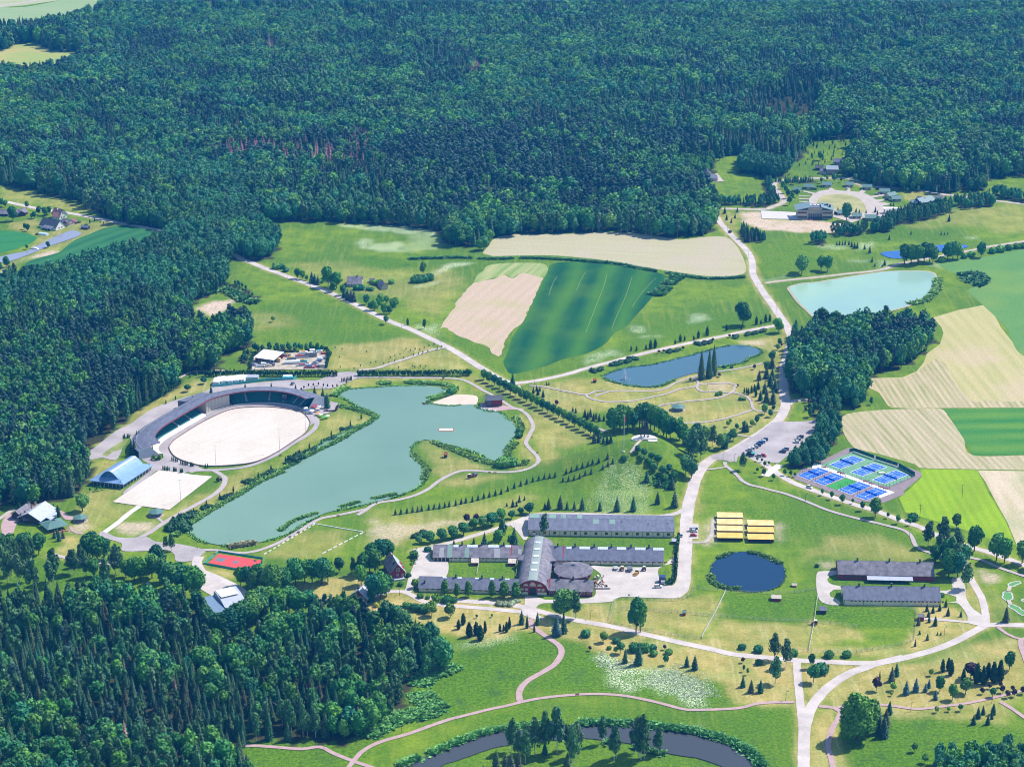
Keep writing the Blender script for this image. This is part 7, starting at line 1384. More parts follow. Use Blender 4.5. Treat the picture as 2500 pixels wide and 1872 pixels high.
for Q4,lab in (([(585,378),(970,225),(1185,298),(780,450)], 'blue tennis court on pale green, uppermost of the three'),([(940,503),(1335,350),(1555,420),(1150,572)], 'blue tennis court in the middle with people at its bench'),([(1310,632),(1705,472),(1920,550),(1520,703)], 'blue tennis court nearest the right corner')):
 Q=[G('H1',*q) for q in Q4];c0=Q[0].copy();Q=[q-c0 for q in Q];root=empty('tennis_court',(c0.x,c0.y,0),0,lab, 'tennis court', 'tennis courts');mb=MB();quad(mb,Q,0,1,0,1,.24);mb.build('surface',blue,root)
 lines(Q,[(0,0,1,0),(0,1,1,1),(0,0,0,1),(1,0,1,1)],.262,lw,root,w_=.2);lines(Q,[(.13,.18,.87,.18),(.13,.82,.87,.82),(.13,.18,.13,.82),(.87,.18,.87,.82),(.3,.18,.3,.82),(.7,.18,.7,.82),(.3,.5,.7,.5)],.262,lw,root,w_=.09)
 a,b=bil(Q,.5,-.05),bil(Q,.5,1.05);mb=MB();d=(b-a).normalized().cross(Vector((0,0,1)))*.03
 mb.add([tuple(a-d+Vector((0,0,.25))),tuple(b-d+Vector((0,0,.25))),tuple(b-d+Vector((0,0,1.2))),tuple(a-d+Vector((0,0,1.2))),tuple(a+d+Vector((0,0,.25))),tuple(b+d+Vector((0,0,.25))),tuple(b+d+Vector((0,0,1.2))),tuple(a+d+Vector((0,0,1.2)))],[(0,1,2,3),(7,6,5,4),(3,2,6,7)]);mb.build('net',netm,root)
 for q in (a,b): MB().cyl(q.x,q.y,.2,1.35,.08).build('net_post',steel,root)
for Q4,lab in (([(50,555),(400,430),(590,495),(245,635)], 'caged blue padel court at the left corner'),([(315,655),(655,520),(850,590),(505,725)], 'caged blue padel court left of the green turf'),([(735,800),(1085,665),(1290,740),(950,880)], 'caged blue padel court right of the green turf'),([(1015,905),(1370,765),(1575,840),(1215,975)], 'caged blue padel court behind the roadside tree')):
 Q=[G('H1',*q) for q in Q4];c0=Q[0].copy();Q=[q-c0 for q in Q];root=empty('padel_court',(c0.x,c0.y,0),0,lab, 'padel court', 'padel courts');mb=MB();quad(mb,Q,-.02,1.02,-.03,1.03,.22);mb.build('kerb',white,root);mb=MB();quad(mb,Q,0,1,0,1,.25);mb.build('surface',blue,root)
 lines(Q,[(.15,0,.15,1),(.85,0,.85,1),(.15,.5,.85,.5)],.272,lw,root);a,b=bil(Q,.5,0),bil(Q,.5,1);MB().add([tuple(a+Vector((0,0,.25))),tuple(b+Vector((0,0,.25))),tuple(b+Vector((0,0,1.15))),tuple(a+Vector((0,0,1.15)))],[(0,1,2,3),(3,2,1,0)]).build('net',netm,root)
 pm=MB().box(-.05,.05,-.05,.05,0,3.6).mesh('fence_post',[MATS['windscreen_dark_green']]);per=[(i/9,0) for i in range(9)]+[(1,i/5) for i in range(5)]+[(1-i/9,1) for i in range(9)]+[(0,1-i/5) for i in range(5)]
 for u,v in per: q=bil(Q,u,v);obj('fence_post',pm,root,(q.x,q.y,.2))
 mb=MB()
 for i in range(4):
  for z in (2.0,3.75): mb.bar(Q[i]+Vector((0,0,z)),Q[(i+1)%4]+Vector((0,0,z)),.035,4)
 mb.build('fence_rail',MATS['windscreen_dark_green'],root)
def solid_fence(t,pts,h,m,name,label,cat,seg=3.0,post=None,z0=.1,thick=.08,pn='panel'):
 P=[G(t,*p) for p in pts];root=empty(name,(P[0].x,P[0].y,0),0,label,cat);o0=Vector((P[0].x,P[0].y,0))
 for a,b in zip(P[:-1],P[1:]):
  n=max(1,round((b-a).length/seg));L_=(b-a).length/n;az=math.atan2(b.y-a.y,b.x-a.x);me=MB().box(0,L_*.985,-thick/2,thick/2,z0,h).mesh(pn,[m])
  for i in range(n):
   q=a+(b-a)*(i/n)-o0;o=obj(pn,me,root,(q.x,q.y,zt(*(q+o0).xy)));o.rotation_euler=(0,0,az)
 if post:
  pm=MB().box(-.07,.07,-.07,.07,0,h+.2).mesh('post',[post])
  for a,b in zip(P[:-1],P[1:]):
   n=max(1,round((b-a).length/seg))
   for i in range(n+1): q=a+(b-a)*(i/n)-o0;obj('post',pm,root,(q.x,q.y,zt(*(q+o0).xy)))
 return root
solid_fence('H1',[(920,185),(1000,165),(1340,290)],3.2,dkfence, 'windscreen_fence', 'dark green windscreen fence behind the uppermost tennis court', 'fence',4,steel,.9)
solid_fence('H1',[(1365,298),(1735,415)],3.2,dkfence, 'windscreen_fence', 'dark green windscreen fence behind the middle tennis court', 'fence',4,steel,.9)
solid_fence('H1',[(1755,420),(2025,575),(2110,545)][:2] ,3.2,dkfence, 'windscreen_fence', 'dark green windscreen fence behind the right tennis court', 'fence',4,steel,.3)
def rail_fence(t,pts,h,label,m,rails=(.5,1.0,1.4),seg=3.2,name='paddock_fence',cat='fence',pr=.07,rr_=.045,smooth=True):
 P=[G(t,*p) for p in pts];P=catmull(P,False,seg) if smooth else P;o0=Vector((P[0].x,P[0].y,0));root=empty(name,o0,0,label,cat)
 if not smooth:
  Q=[]
  for a,b in zip(P[:-1],P[1:]):
   n=max(1,round((b-a).length/seg));Q+=[a+(b-a)*(i/n) for i in range(n)]
  P=Q+[P[-1]]
 pm=MB().box(-pr,pr,-pr,pr,0,h).mesh('post',[m])
 for p in P: obj('post',pm,root,(p.x-o0.x,p.y-o0.y,zt(p.x,p.y)))
 for r in rails:
  mb=MB()
  for a,b in zip(P[:-1],P[1:]): mb.bar(a-o0+Vector((0,0,r*h/1.5)),b-o0+Vector((0,0,r*h/1.5)),rr_,4)
  mb.build('rail',m,root)
 return root
fg=mat('fence_weathered_grey',(.33,.36,.34),.9,.15,1);fw=mat('fence_pale',(.60,.60,.58),.8,.1,1)
rail_fence('H1',[(390,400),(1490,735),(1600,790)],3.6, 'tall thin court fence along the promenade',MATS['windscreen_dark_green'],(1.45,),3.4, 'court_fence',smooth=False,pr=.06)
rail_fence('H1',[(1600,760),(2025,590)],3.4, 'tall thin fence at right end of tennis courts',MATS['windscreen_dark_green'],(1.45,.4),3.4, 'court_fence',smooth=False,pr=.06)
for i,(x,y) in enumerate(((490,432),(750,522),(808,542),(1190,672),(1290,712),(1452,768),(1530,795))):
 p=G('H1',x,y);root=empty('red_sign_board',(p.x,p.y,.2),math.radians(-24), '%s red board from left along the court promenade'%ORD[i], 'sign', 'red boards along the promenade');MB().box(-1.6,1.6,-.05,.05,.3,1.1).build('board',mat('red_board',(.6,.10,.10),.6,.1,1),root);[MB().box(x0-.05,x0+.05,-.05,.05,0,.3).build('leg',steel,root) for x0 in (-1.4,1.4)]
# paddock fences
rail_fence('E1',[(430,1180),(520,1160),(800,1168),(1060,1175),(1180,1165),(1270,1110),(1290,1035)],1.7, 'grey rail fence along the yard edge of the paddock',fg)
rail_fence('E1',[(430,1190),(400,1310),(395,1410),(600,1465),(900,1520),(1200,1570),(1380,1590)],1.7, 'grey rail fence round the lower left paddock',fg)
rail_fence('E1',[(1640,1080),(1520,1330),(1450,1450),(1385,1580)],1.7, 'pale fence running straight down between paddocks',fw,pr=.09,rr_=.07)
rail_fence('E1',[(1300,1040),(1640,1080),(2208,1100),(2500,1080),(2610,1055)],1.7, 'grey rail fence below the round pond',fg)
rail_fence('E1',[(470,1265),(800,1285),(1120,1310),(1400,1335),(1800,1365),(2208,1390),(2470,1400),(2900,1440),(3075,1465)],1.7, 'grey rail fence across the middle of the paddocks',fg)
rail_fence('E2',[(355,940),(345,1000),(320,1190),(275,1430)],1.7, 'pale fence running down beside the green paddock',fw,pr=.09,rr_=.07)
rail_fence('E2',[(420,1000),(600,1025),(900,1035),(1160,1045),(1220,1065),(1238,1090),(1225,1300),(1190,1350),(1050,1390),(800,1430),(640,1450),(300,1440),(130,1425)],1.7, 'grey rail fence bounding the right paddocks',fg)
rail_fence('D3',[(1190,765),(1165,905)],1.7, 'pale fence between the two stable paddocks',fw,smooth=False);rail_fence('D3',[(1608,760),(1585,930)],1.7, 'pale fence beside the arched hall wall',fw,smooth=False)
# white plank lines of the ball ground
def dashes(t,a,b,n,l,label,gap=None):
 A=G(t,*a);B=G(t,*b);az=math.atan2(B.y-A.y,B.x-A.x);root=empty('low_white_boards',(A.x,A.y,0),az,label, 'boards', 'white boards round the ball ground');me=MB().box(-l/2,l/2,-.18,.18,0,.5).mesh('board',[white]);L_=(B-A).length
 for i in range(n): obj('board',me,root,(L_*i/(n-1),0,0))
dashes('D2',(1095,890),(1615,580),12,2.6, 'row of low white boards on the lake side of ball ground');dashes('D2',(1640,572),(2115,652),9,3.6, 'row of low white boards at the top of ball ground');dashes('D2',(1730,880),(2130,672),8,3.4, 'row of bright white boards on the far right of ball ground')
# basketball court
Q=[G('D2',*q) for q in ((478,990),(597,893),(1062,966),(935,1075))];c0=Q[0].copy();Q=[q-c0 for q in Q];root=empty('basketball_court',(c0.x,c0.y,0),0, 'red basketball court with grey key and turquoise fence', 'sports court');mb=MB();quad(mb,Q,0,1,0,1,.22);mb.build('surface',mat('court_red',(.62,.07,.07),.8,.06,.2),root)
mb=MB();quad(mb,Q,.3,.66,.06,.26,.24);mb.build('key',mat('court_grey',(.16,.17,.20),.8,.1,1),root);q=bil(Q,.5,.52);MB().cyl(q.x,q.y,.2,.25,1.9,n=20).build('centre_circle',MATS['court_grey'],root);quad(mb,Q,0,0,0,0,0)
for v in (.03,.97):
 q=bil(Q,.5,v);MB().box(q.x-.1,q.x+.1,q.y-.1,q.y+.1,.2,3.4).box(q.x-.9,q.x+.9,q.y-.06,q.y+.06,2.8,3.8).build('hoop_stand',steel,root)
solid_fence('D2',[(430,1000),(590,872),(1068,945),(1062,1010),(940,1095),(430,1000)],1.1,tealc, 'court_fence', 'turquoise low boards and posts round the red court', 'fence',3,tealc,0)
# minigolf
root_n=0
for P_,lab in (([(930,620),(990,640),(1010,700),(1015,760),(950,790),(870,785),(820,750),(800,710),(825,680),(810,640),(850,615)], 'pale edged minigolf green, the round one in the middle'),([(930,460),(980,430),(1060,410),(1150,400),(1180,440),(1080,480),(1030,510),(950,505),(915,480)], 'pale edged minigolf green at the top in shade'),([(940,880),(1020,875),(1100,910),(1150,930),(1190,980),(1300,1010),(1300,1090),(1200,1090),(1130,1050),(1060,990),(980,950),(930,920)], 'pale edged minigolf green, longest at the bottom'),([(1190,780),(1260,750),(1330,760),(1330,820),(1240,820),(1200,800)], 'pale edged minigolf green cut by the right edge')):
 P2=GP('H8',P_);c0=P2[0];root=empty('minigolf_green',(c0.x,c0.y,0),0,lab, 'minigolf', 'minigolf greens');S_=sheet('surface',P2,mat('minigolf_turf',(.10,.28,.08),.9,.1,1),z=.12,kind=None,step=2)
 S_.parent=root;S_.matrix_parent_inverse=Matrix.Translation((-c0.x,-c0.y,0));R_=ring('border',P2,.8,.2,concrete,None,None);R_.parent=root;R_.location=(0,0,0)
for P_ in ([(960,510),(925,610)],[(925,790),(970,880)]): strip('path',GP('H8',P_),2.2,gravel)
# ------------------------------------------------------------------ vehicles
glass=mat('car_glass',(.02,.025,.035),.1,.1,1,spec=.7);tyre=mat('tyre',(.02,.02,.02),.9,.1,1);lampm=mat('lamp_glass',(.6,.6,.6),.2,.05,1,spec=.6)
PAINT={k: mat('paint_'+k,c,.3,.03,1,spec=.6) for k,c in {'white': (.78,.78,.78), 'silver': (.45,.46,.48), 'dark_blue': (.02,.05,.16), 'black': (.015,.017,.025), 'blue': (.02,.12,.35), 'red': (.5,.02,.05), 'grey': (.14,.15,.18)}.items()}
CARM={}
def loft(mb,secs):
 n=len(secs[0]);vs=[p for s in secs for p in s];fs=[tuple(range(n-1,-1,-1)),tuple(range(len(vs)-n,len(vs)))]
 for k in range(len(secs)-1):
  for j in range(n): fs.append((k*n+j,k*n+(j+1)%n,(k+1)*n+(j+1)%n,(k+1)*n+j))
 return mb.add(vs,fs)
def car(t,x,y,ang,col,label,kind='car',group=None):
 if (col,kind) not in CARM:
  L={'car': 4.4, 'suv': 4.7, 'van': 5.8}[kind];W=.9 if kind != 'van' else 1.0;hb={'car': .82, 'suv': .98, 'van': 1.1}[kind];hr={'car': 1.45, 'suv': 1.72, 'van': 2.4}[kind];b=MB()
  sec=lambda x,w_,z0,z1: [(x,-w_,z0),(x,w_,z0),(x,w_*1.0,(z0+z1)/2),(x,w_*.93,z1),(x,-w_*.93,z1),(x,-w_,(z0+z1)/2)]
  loft(b,[sec(-L/2,W*.88,.32,hb*.85),sec(-L/2+.3,W,.22,hb),sec(0,W,.2,hb),sec(L/2-.9,W,.22,hb*.95),sec(L/2-.1,W*.9,.28,hb*.72),sec(L/2,W*.8,.32,hb*.6)])
  xf,xb=(L/2-1.1,-L/2+.15) if kind != 'van' else (L/2-.5,-L/2+.05);g=MB();r=MB();sl=.75 if kind != 'van' else .7;sb=.5 if kind == 'car' else .15
  tp=lambda x,w_,z: [(x,-w_,z),(x,w_,z)]
  A=[(xf,-W*.86,hb),(xf,W*.86,hb),(xb,W*.86,hb),(xb,-W*.86,hb),(xf-sl,-W*.74,hr),(xf-sl,W*.74,hr),(xb+sb,W*.74,hr),(xb+sb,-W*.74,hr)]
  g.add(A,[(0,1,5,4),(1,2,6,5),(2,3,7,6),(3,0,4,7)]);r.box(xb+sb-.03,xf-sl+.03,-W*.76,W*.76,hr,hr+.05)
  if kind == 'van': r.box(xb-.02,xf-1.6,-W*.93,W*.93,hb,hr+.04)
  wh=MB();n=10;R0=.33
  for s in (0,):
   vs=[(R0*math.cos(2*math.pi*i/n),-.11,R0*math.sin(2*math.pi*i/n)) for i in range(n)]+[(R0*math.cos(2*math.pi*i/n),.11,R0*math.sin(2*math.pi*i/n)) for i in range(n)]
   wh.add(vs,[tuple(range(n)),tuple(range(2*n-1,n-1,-1))]+[(i,n+i,n+(i+1)%n,(i+1)%n) for i in range(n)]);wh.mat(1);wh.add([(p[0]*.55,p[1]*1.08,p[2]*.55) for p in vs],[tuple(range(n)),tuple(range(2*n-1,n-1,-1))])
  hl=MB().box(-.05,.05,-.18,.18,-.07,.07)
  CARM[(col,kind)]=(L,W,hb,b.mesh('body',[PAINT[col]]),g.mesh('windows',[glass]),r.mesh('roof',[PAINT[col]]),wh.mesh('wheel',[tyre,steel]),hl.mesh('headlight',[lampm]))
 L,W,hb,mb_,mg,mr,mw,mh=CARM[(col,kind)];p=G(t,x,y);root=empty('van' if kind == 'van' else 'car',(p.x,p.y,ZROAD),math.radians(ang),label, 'van' if kind == 'van' else 'car',group)
 obj('body',mb_,root);obj('windows',mg,root);obj('roof',mr,root)
 for sx in (-1,1):
  for sy in (-1,1): obj('wheel',mw,root,(sx*L*.31,sy*W*.93,.33))
 for sy in (-1,1): obj('headlight',mh,root,(L/2-.03,sy*W*.6,hb*.66))
ZROAD=.42
CP = 'cars in the big car park'
pa=gang('H6',230,670,400,690);
for x,y,c,k,lab in ((740,395, 'dark_blue', 'suv', 'dark blue car at the top of the left parked row'),(680,445, 'white', 'suv', 'white car just below the topmost of left row'),(610,480, 'blue', 'suv', 'blue car in the middle of the left parked row'),(555,540, 'dark_blue', 'suv', 'dark car below the blue one in left row'),(495,590, 'silver', 'car', 'small silver hatchback in the left parked row'),(395,625, 'white', 'car', 'white car second from bottom of left row'),(318,670, 'silver', 'car', 'silver car at the bottom of left row'),(1705,318, 'grey', 'suv', 'grey car at the top of the right row'),(1640,380, 'silver', 'car', 'silver car second in the right row'),(1590,455, 'white', 'car', 'pale car third in the right row'),(1310,645, 'silver', 'suv', 'silver car at the gravel verge'),(1225,715, 'dark_blue', 'suv', 'dark blue car in the lower right corner'),(350,790, 'black', 'van', 'black van beside the blue tent')):
 car('H6',x,y,pa+180,c,lab,k,CP)
car('H6',710,820,gang('H6',650,800,770,830), 'red', 'bright red car alone at the car park front', 'car');car('H6',575,825,160, 'silver', 'tiny silver car beside the parking verge', 'car')
p=G('H6',425,810);root=empty('stall_tent',(p.x,p.y,.3),.3, 'turquoise stall tent beside the black van', 'tent');MB().add([(-1.6,-1.6,2.2),(1.6,-1.6,2.2),(1.6,1.6,2.2),(-1.6,1.6,2.2),(0,0,3.1)],[(0,1,4),(1,2,4),(2,3,4),(3,0,4)]).build('canopy',tealc,root);[MB().cyl(x,y,0,2.2,.05).build('pole',steel,root) for x in (-1.5,1.5) for y in (-1.5,1.5)]
car('H1',250,770,gang('H1',200,765,500,875), 'white', 'white car driving along the padel court road');car('B4',1245,565,112, 'dark_blue', 'dark blue car on the village road near the forest', 'suv')
car('E1',1300,425,0, 'silver', 'large pale van parked beside the long stable', 'van');car('E1',1305,437,0, 'white', 'white car parked just below the pale van');car('E1',1295,482,0, 'red', 'red car parked below the pale van');car('E1',1158,478,95, 'silver', 'silver car on the road at stable end')
car('E1',912,1035,4, 'white', 'white hatchback in the yard by the hedge', 'suv');car('D3',1795,480,0, 'white', 'white car behind the arched hall');car('C2',948,612,70, 'grey', 'grey car driving behind the grandstand')
car('H4',495,352,10, 'black', 'black car beside the second village cabin');car('H4',932,345,80, 'white', 'white car in front of the village cabin');car('H4',1335,418,5, 'silver', 'silver car below the right arc cabin');car('H4',1465,495,5, 'dark_blue', 'dark car beside the touching cabins');car('H4',1345,350,0, 'black', 'dark car above the right arc cabin')
a,rz,L_=frame('E1',(922,985),(990,988));root=empty('box_truck',a,rz, 'dark blue box truck by the yard hedge', 'truck');MB().box(0,L_,0,3.4,.7,3.9).build('cargo_box',PAINT['dark_blue'],root);MB().box(L_*.3,L_*.9,-1.9,-.05,.6,2.2).build('cab',PAINT['silver'],root)
wm2=MB().cyl(0,0,-.15,.15,.45,n=10).mesh('wheel',[tyre])
for x,y in ((.6,.6),(.6,2.8),(L_-.6,.6),(L_-.6,2.8)): o=obj('wheel',wm2,root,(x,y,.45));o.rotation_euler=(0,math.pi/2,0)
yel=mat('machine_yellow',(.75,.42,.04),.5,.08,1)
def tractor(t,x,y,ang,label,m,arm=False,cat='tractor',cabm=white):
 p=G(t,x,y);root=empty('loader' if arm else 'tractor',(p.x,p.y,.35),math.radians(ang),label,cat)
 MB().box(.1,2.0,-.5,.5,.8,1.5).box(-.9,.1,-.7,.7,.7,1.2).build('body',m,root);MB().box(-.9,.3,-.65,.65,1.2,2.5).build('cab',glass,root);MB().box(-1.0,.4,-.75,.75,2.5,2.65).build('cab_roof',cabm,root)
 def wl(x,y,r,w_):
  o=MB().cyl(0,0,-w_/2,w_/2,r,n=12).mat(1).cyl(0,0,-w_/2-.02,w_/2+.02,r*.5,n=8).build('wheel',[tyre,m],root,(x,y,r));o.rotation_euler=(math.pi/2,0,0)
 for s in (-.85,.85): wl(-.6,s,.8,.45);wl(1.5,s,.55,.35)
 if arm:
  for s in (-.6,.6): MB().bar((.2,s,1.4),(2.6,s,1.9),.1,5).build('lift_arm',m,root)
  MB().add([(2.5,-1,.4),(2.5,1,.4),(3.3,1,.4),(3.3,-1,.4),(2.4,-1,1.5),(2.4,1,1.5)],[(0,3,2,1),(0,1,5,4),(1,2,5),(3,0,4)]).build('bucket',m,root)
tractor('J5',340,600,80, 'yellow loader with white roof, left machine by the stable wall',yel,True, 'loader');tractor('J5',1000,760,250, 'yellow and dark loader in the middle of the yard',yel,True, 'loader');tractor('J5',1330,600,90, 'dark red tractor with white cab roof in the yard',redt)
tractor('C3',650,1620,40, 'red tractor with cutter on the lakeside lawn',redt);tractor('E2',330,1195,170, 'small tractor at the paddock fence crossing',mat('tractor_orange',(.45,.2,.1),.5,.1,1),False)
tractor('D2',590,110,30, 'small dark mower beside the curved lake path',darkw,False, 'mower',blk);
for x,y,w_,l_,h_,m,lab in ((690,620,2.6,4.2,2.0,PAINT['grey'], 'grey tipping trailer between the loaders'),(60,560,2.4,3.6,1.3,steel, 'grey flat trailer left of the loaders')):
 p=G('J5',x,y);root=empty('trailer',(p.x,p.y,.35),.1,lab, 'trailer');MB().box(-w_/2,w_/2,-l_/2,l_/2,.7,h_).build('bed',m,root);MB().bar((0,-l_/2,.7),(0,-l_/2-1.4,.5),.07).build('drawbar',steel,root)
 for s in (-1,1):
  o=MB().cyl(0,0,-.15,.15,.42,n=10).build('wheel',tyre,root,(s*w_*.5,0,.42));o.rotation_euler=(0,math.pi/2,0)
p=G('C3',705,1600);root=empty('baler',(p.x,p.y,.1),.7, 'dark baler standing right of the red tractor', 'baler');MB().box(-1.6,1.6,-1,1,.6,1.9).prism([(-1,1.9),(1,1.9),(.6,2.5),(-.6,2.5)],-1.2,1.0).build('body',PAINT['grey'],root);[MB().cyl(x,0,.0,.1,.01).build('pin',tyre,root) for x in ()]
for s in (-1.1,1.1): o=MB().cyl(0,0,-.2,.2,.55,n=10).build('wheel',tyre,root,(0,s,.55));o.rotation_euler=(math.pi/2,0,0)
# playground feature in the yard
c0=G('G2',1045,1110);root=empty('rock_garden',(c0.x,c0.y,.3),0, 'pale rock garden with white and red ornaments in the yard', 'rock garden');rr=random.Random(9)
for i in range(26):
 x,y,r0=rr.uniform(-4,3.4),rr.uniform(-7,8),rr.uniform(.4,1.0);MB().cyl(x,y,0,rr.uniform(.4,1.6),r0,r0*.6,6).build('rock',[stone,brick,white,concrete,darkw][i%5],root)
MB().box(-5,4.5,-9.5,-9.0,0,.8).build('planter_wall',concrete,root);
# ------------------------------------------------------------------ lamps,masts,poles
def lamp(t,x,y,h,label,m=steel,head=2,group='street lamps',name='street_lamp',rz=0.):
 p=G(t,x,y);root=empty(name,(p.x,p.y,p.z),rz,label, 'lamp post',group);MB().cyl(0,0,0,h,.13,.07,6).build('pole',m,root)
 for s in ((-1,1) if head==2 else (1,)):
  MB().bar((0,0,h),(s*.9,0,h+.25),.06,4).build('arm',m,root);MB().box(s*.9-.35,s*.9+.35,-.16,.16,h+.18,h+.34).build('lamp_head',m,root)
LM=[('B4',1220,545,8.5),('B4',1442,868,9),('B4',1545,1168,9),('B4',1742,1452,9),('B',985,378,9),('B',1310,440,9),('B',1635,495,9),('B2',418,838,8),('B2',652,940,8),('B2',890,1070,8),('B2',1140,1160,8),('B2',1330,1200,8),('B2',2120,1590,8),('C3',335,160,8),('C3',770,462,8),('C3',330,522,8),('C3',1345,615,6),('C3',1630,690,6),('C4',1170,1425,5.5),('C4',1290,1450,5.5),('C4',545,830,4),('C4',1118,985,4),('C4',1000,640,3.5),('E1',1087,175,9),('E1',180,1370,5),('E2',245,85,6),('E2',1178,410,5),('E2',1490,1295,5),('H5',105,1050,5.2),('H5',985,962,5.2),('F1',523,935,5),('F3',1683,1285,5),('F3',845,1500,5),('D3',332,1118,5),('D',1300,180,5),('D',1615,40,8),('C2',1720,525,8),('C2',795,525,8),('D2',360,850,5),('C',80+350,1270,6),('D2',715,830,6),('H1',180,1000,5)]
TN={'B4': 'on the village road', 'B': 'on the far northwest road', 'B2': 'along the northwest road', 'C3': 'around the alley junction', 'C4': 'in the fountain park', 'E1': 'near the stables', 'E2': 'near the barns', 'H5': 'beside the eastern pink path', 'F1': 'beside the south road', 'F3': 'beside the southwest pink path', 'D3': 'west of the stables', 'D': 'beside the practice arena', 'C2': 'behind the grandstand', 'D2': 'near the tarmac square', 'C': 'in the western wood edge', 'H1': 'below the padel courts'}
cnt={}
for t,x,y,h in sorted(LM,key=lambda q: (q[0],S(q[0],q[1],q[2])[0])):
 cnt[t]=cnt.get(t,0)+1;lamp(t,x,y,h, '%s slim lamp post from left %s'%(ORD[cnt[t]-1],TN[t]),steel if h>5.6 else blk,2 if h>7 else 1)
for i,(t,x,y,h) in enumerate((('H2',918,948,16),('H2',1605,768,16),('H2',1885,560,16),('D',1950,336,15))):
 lamp(t,x,y,h,('tall floodlight mast '+('left before the oval arena', 'middle before the oval arena', 'right before the oval arena', 'beside the square sand arena')[i]),steel,2, 'floodlight masts', 'floodlight_mast')
for x,y in ((1650,55),(1272,235)):
 p=G('E2',x,y);root=empty('power_pole',(p.x,p.y,0),0, 'wooden power pole in the bright green field' if x>1500 else 'braced wooden power pole beside the court road', 'power pole');MB().cyl(0,0,0,9,.16,.12,6).build('pole',bark,root);MB().box(-1,1,-.08,.08,8.3,8.5).build('crossarm',bark,root)
# ------------------------------------------------------------------ hedges
def hedge(t,pts,w_,h_,label,seg=.9,name='clipped_hedge',m=None):
 P=[G(t,*p) for p in pts];Q=catmull(P,False,seg) if len(P)>2 else [P[0]+(P[1]-P[0])*(i/max(1,int((P[1]-P[0]).length/seg))) for i in range(int((P[1]-P[0]).length/seg)+1)]
 c0=Q[0].copy();c0.z=0;r=np.random.default_rng(len(Q));V=[];F=[];T=[]
 for i,q in enumerate(Q):
  d=Q[min(i+1,len(Q)-1)]-Q[max(0,i-1)];d.z=0;d.normalize();nn=Vector((-d.y,d.x,0));hh=h_*r.uniform(.88,1.1);k=len(V)
  for a,z in ((-.5,0),(-.55,hh*.6),(-.3,hh*.93),(0,hh),(.3,hh*.93),(.55,hh*.6),(.5,0)):
   p=q-c0+nn*(a*w_*r.uniform(.9,1.1));V.append((p.x,p.y,z+q.z));T.append(r.uniform(.7,1.2))
  if i: F+=[(k-7+j,k+j,k+j+1,k-6+j) for j in range(6)]
  for _ in range(7):
   s=r.choice([-1,1]);z=r.uniform(.2,1.05)*hh;p=q-c0+nn*(s*w_*.5*r.uniform(.3,1.15))+d*r.uniform(-.5,.5)*seg;k2=len(V);a=r.uniform(.2,.5);dirs=r.normal(size=(2,3));dirs/=np.linalg.norm(dirs,axis=1)[:,None];tn=r.uniform(.75,1.3)
   for u,v in ((-1,-1),(1,-1),(1,1),(-1,1)): V.append((p.x+a*(u*dirs[0][0]+v*dirs[1][0]),p.y+a*(u*dirs[0][1]+v*dirs[1][1]),q.z+z+a*(u*dirs[0][2]+v*dirs[1][2])));T.append(tn)
   F+=[(k2,k2+1,k2+2,k2+3)]
 me=np_mesh(name,V,F,T,[m or f_thu]);o=obj(name,me,None,c0);return tag(o,label, 'hedge')
hedge('C2',[(0,528),(200,520),(480,518),(900,524),(1430,520)],2.4,4.6, 'tall dark clipped hedge between junkyard and stand car park');hedge('C2',[(1645,520),(2208,520),(2650,518),(2860,512)],2.4,4.6, 'tall dark clipped hedge north of the lake');hedge('C2',[(490,450),(510,330),(560,290)],1.6,2.6, 'thin hedge on the left of junkyard');hedge('C2',[(1310,440),(1318,255),(1080,262)],1.6,3.2, 'thin hedge on the right of junkyard')
hedge('C',[(1940,600),(1700,760),(1500,870),(1420,930)],2.2,3.6, 'clipped hedge along the western wood');hedge('E1',[(1100,700),(1105,820),(1085,960),(1030,1000)],1.6,3.2, 'curved clipped hedge beside the yard road');hedge('E1',[(1135,480),(1110,670)],1.4,3.0, 'short hedge behind the trailer shed');hedge('E1',[(1000,1010),(1080,985)],1.6,3.2, 'short hedge in front of box truck')
hedge('C',[(1640,1415),(1700,1430),(1745,1400)],2.2,3, 'clipped shrubs at the left stand end',m=f_bri);hedge('H7',[(1230,250),(1250,420)],2.6,3.4, 'dense hedge right of the red house');hedge('H7',[(1160,520),(1230,500)],2.2,1.8, 'yellowish low hedge right of the red house',m=f_bri);hedge('E1',[(600,1120),(605,1122)],1,.8, 'tiny box hedge at yard edge')
hedge('C2',[(1290,900),(1400,900),(1430,850)],1.2,.9, 'low purple hedge by the stand path',m=f_pur)
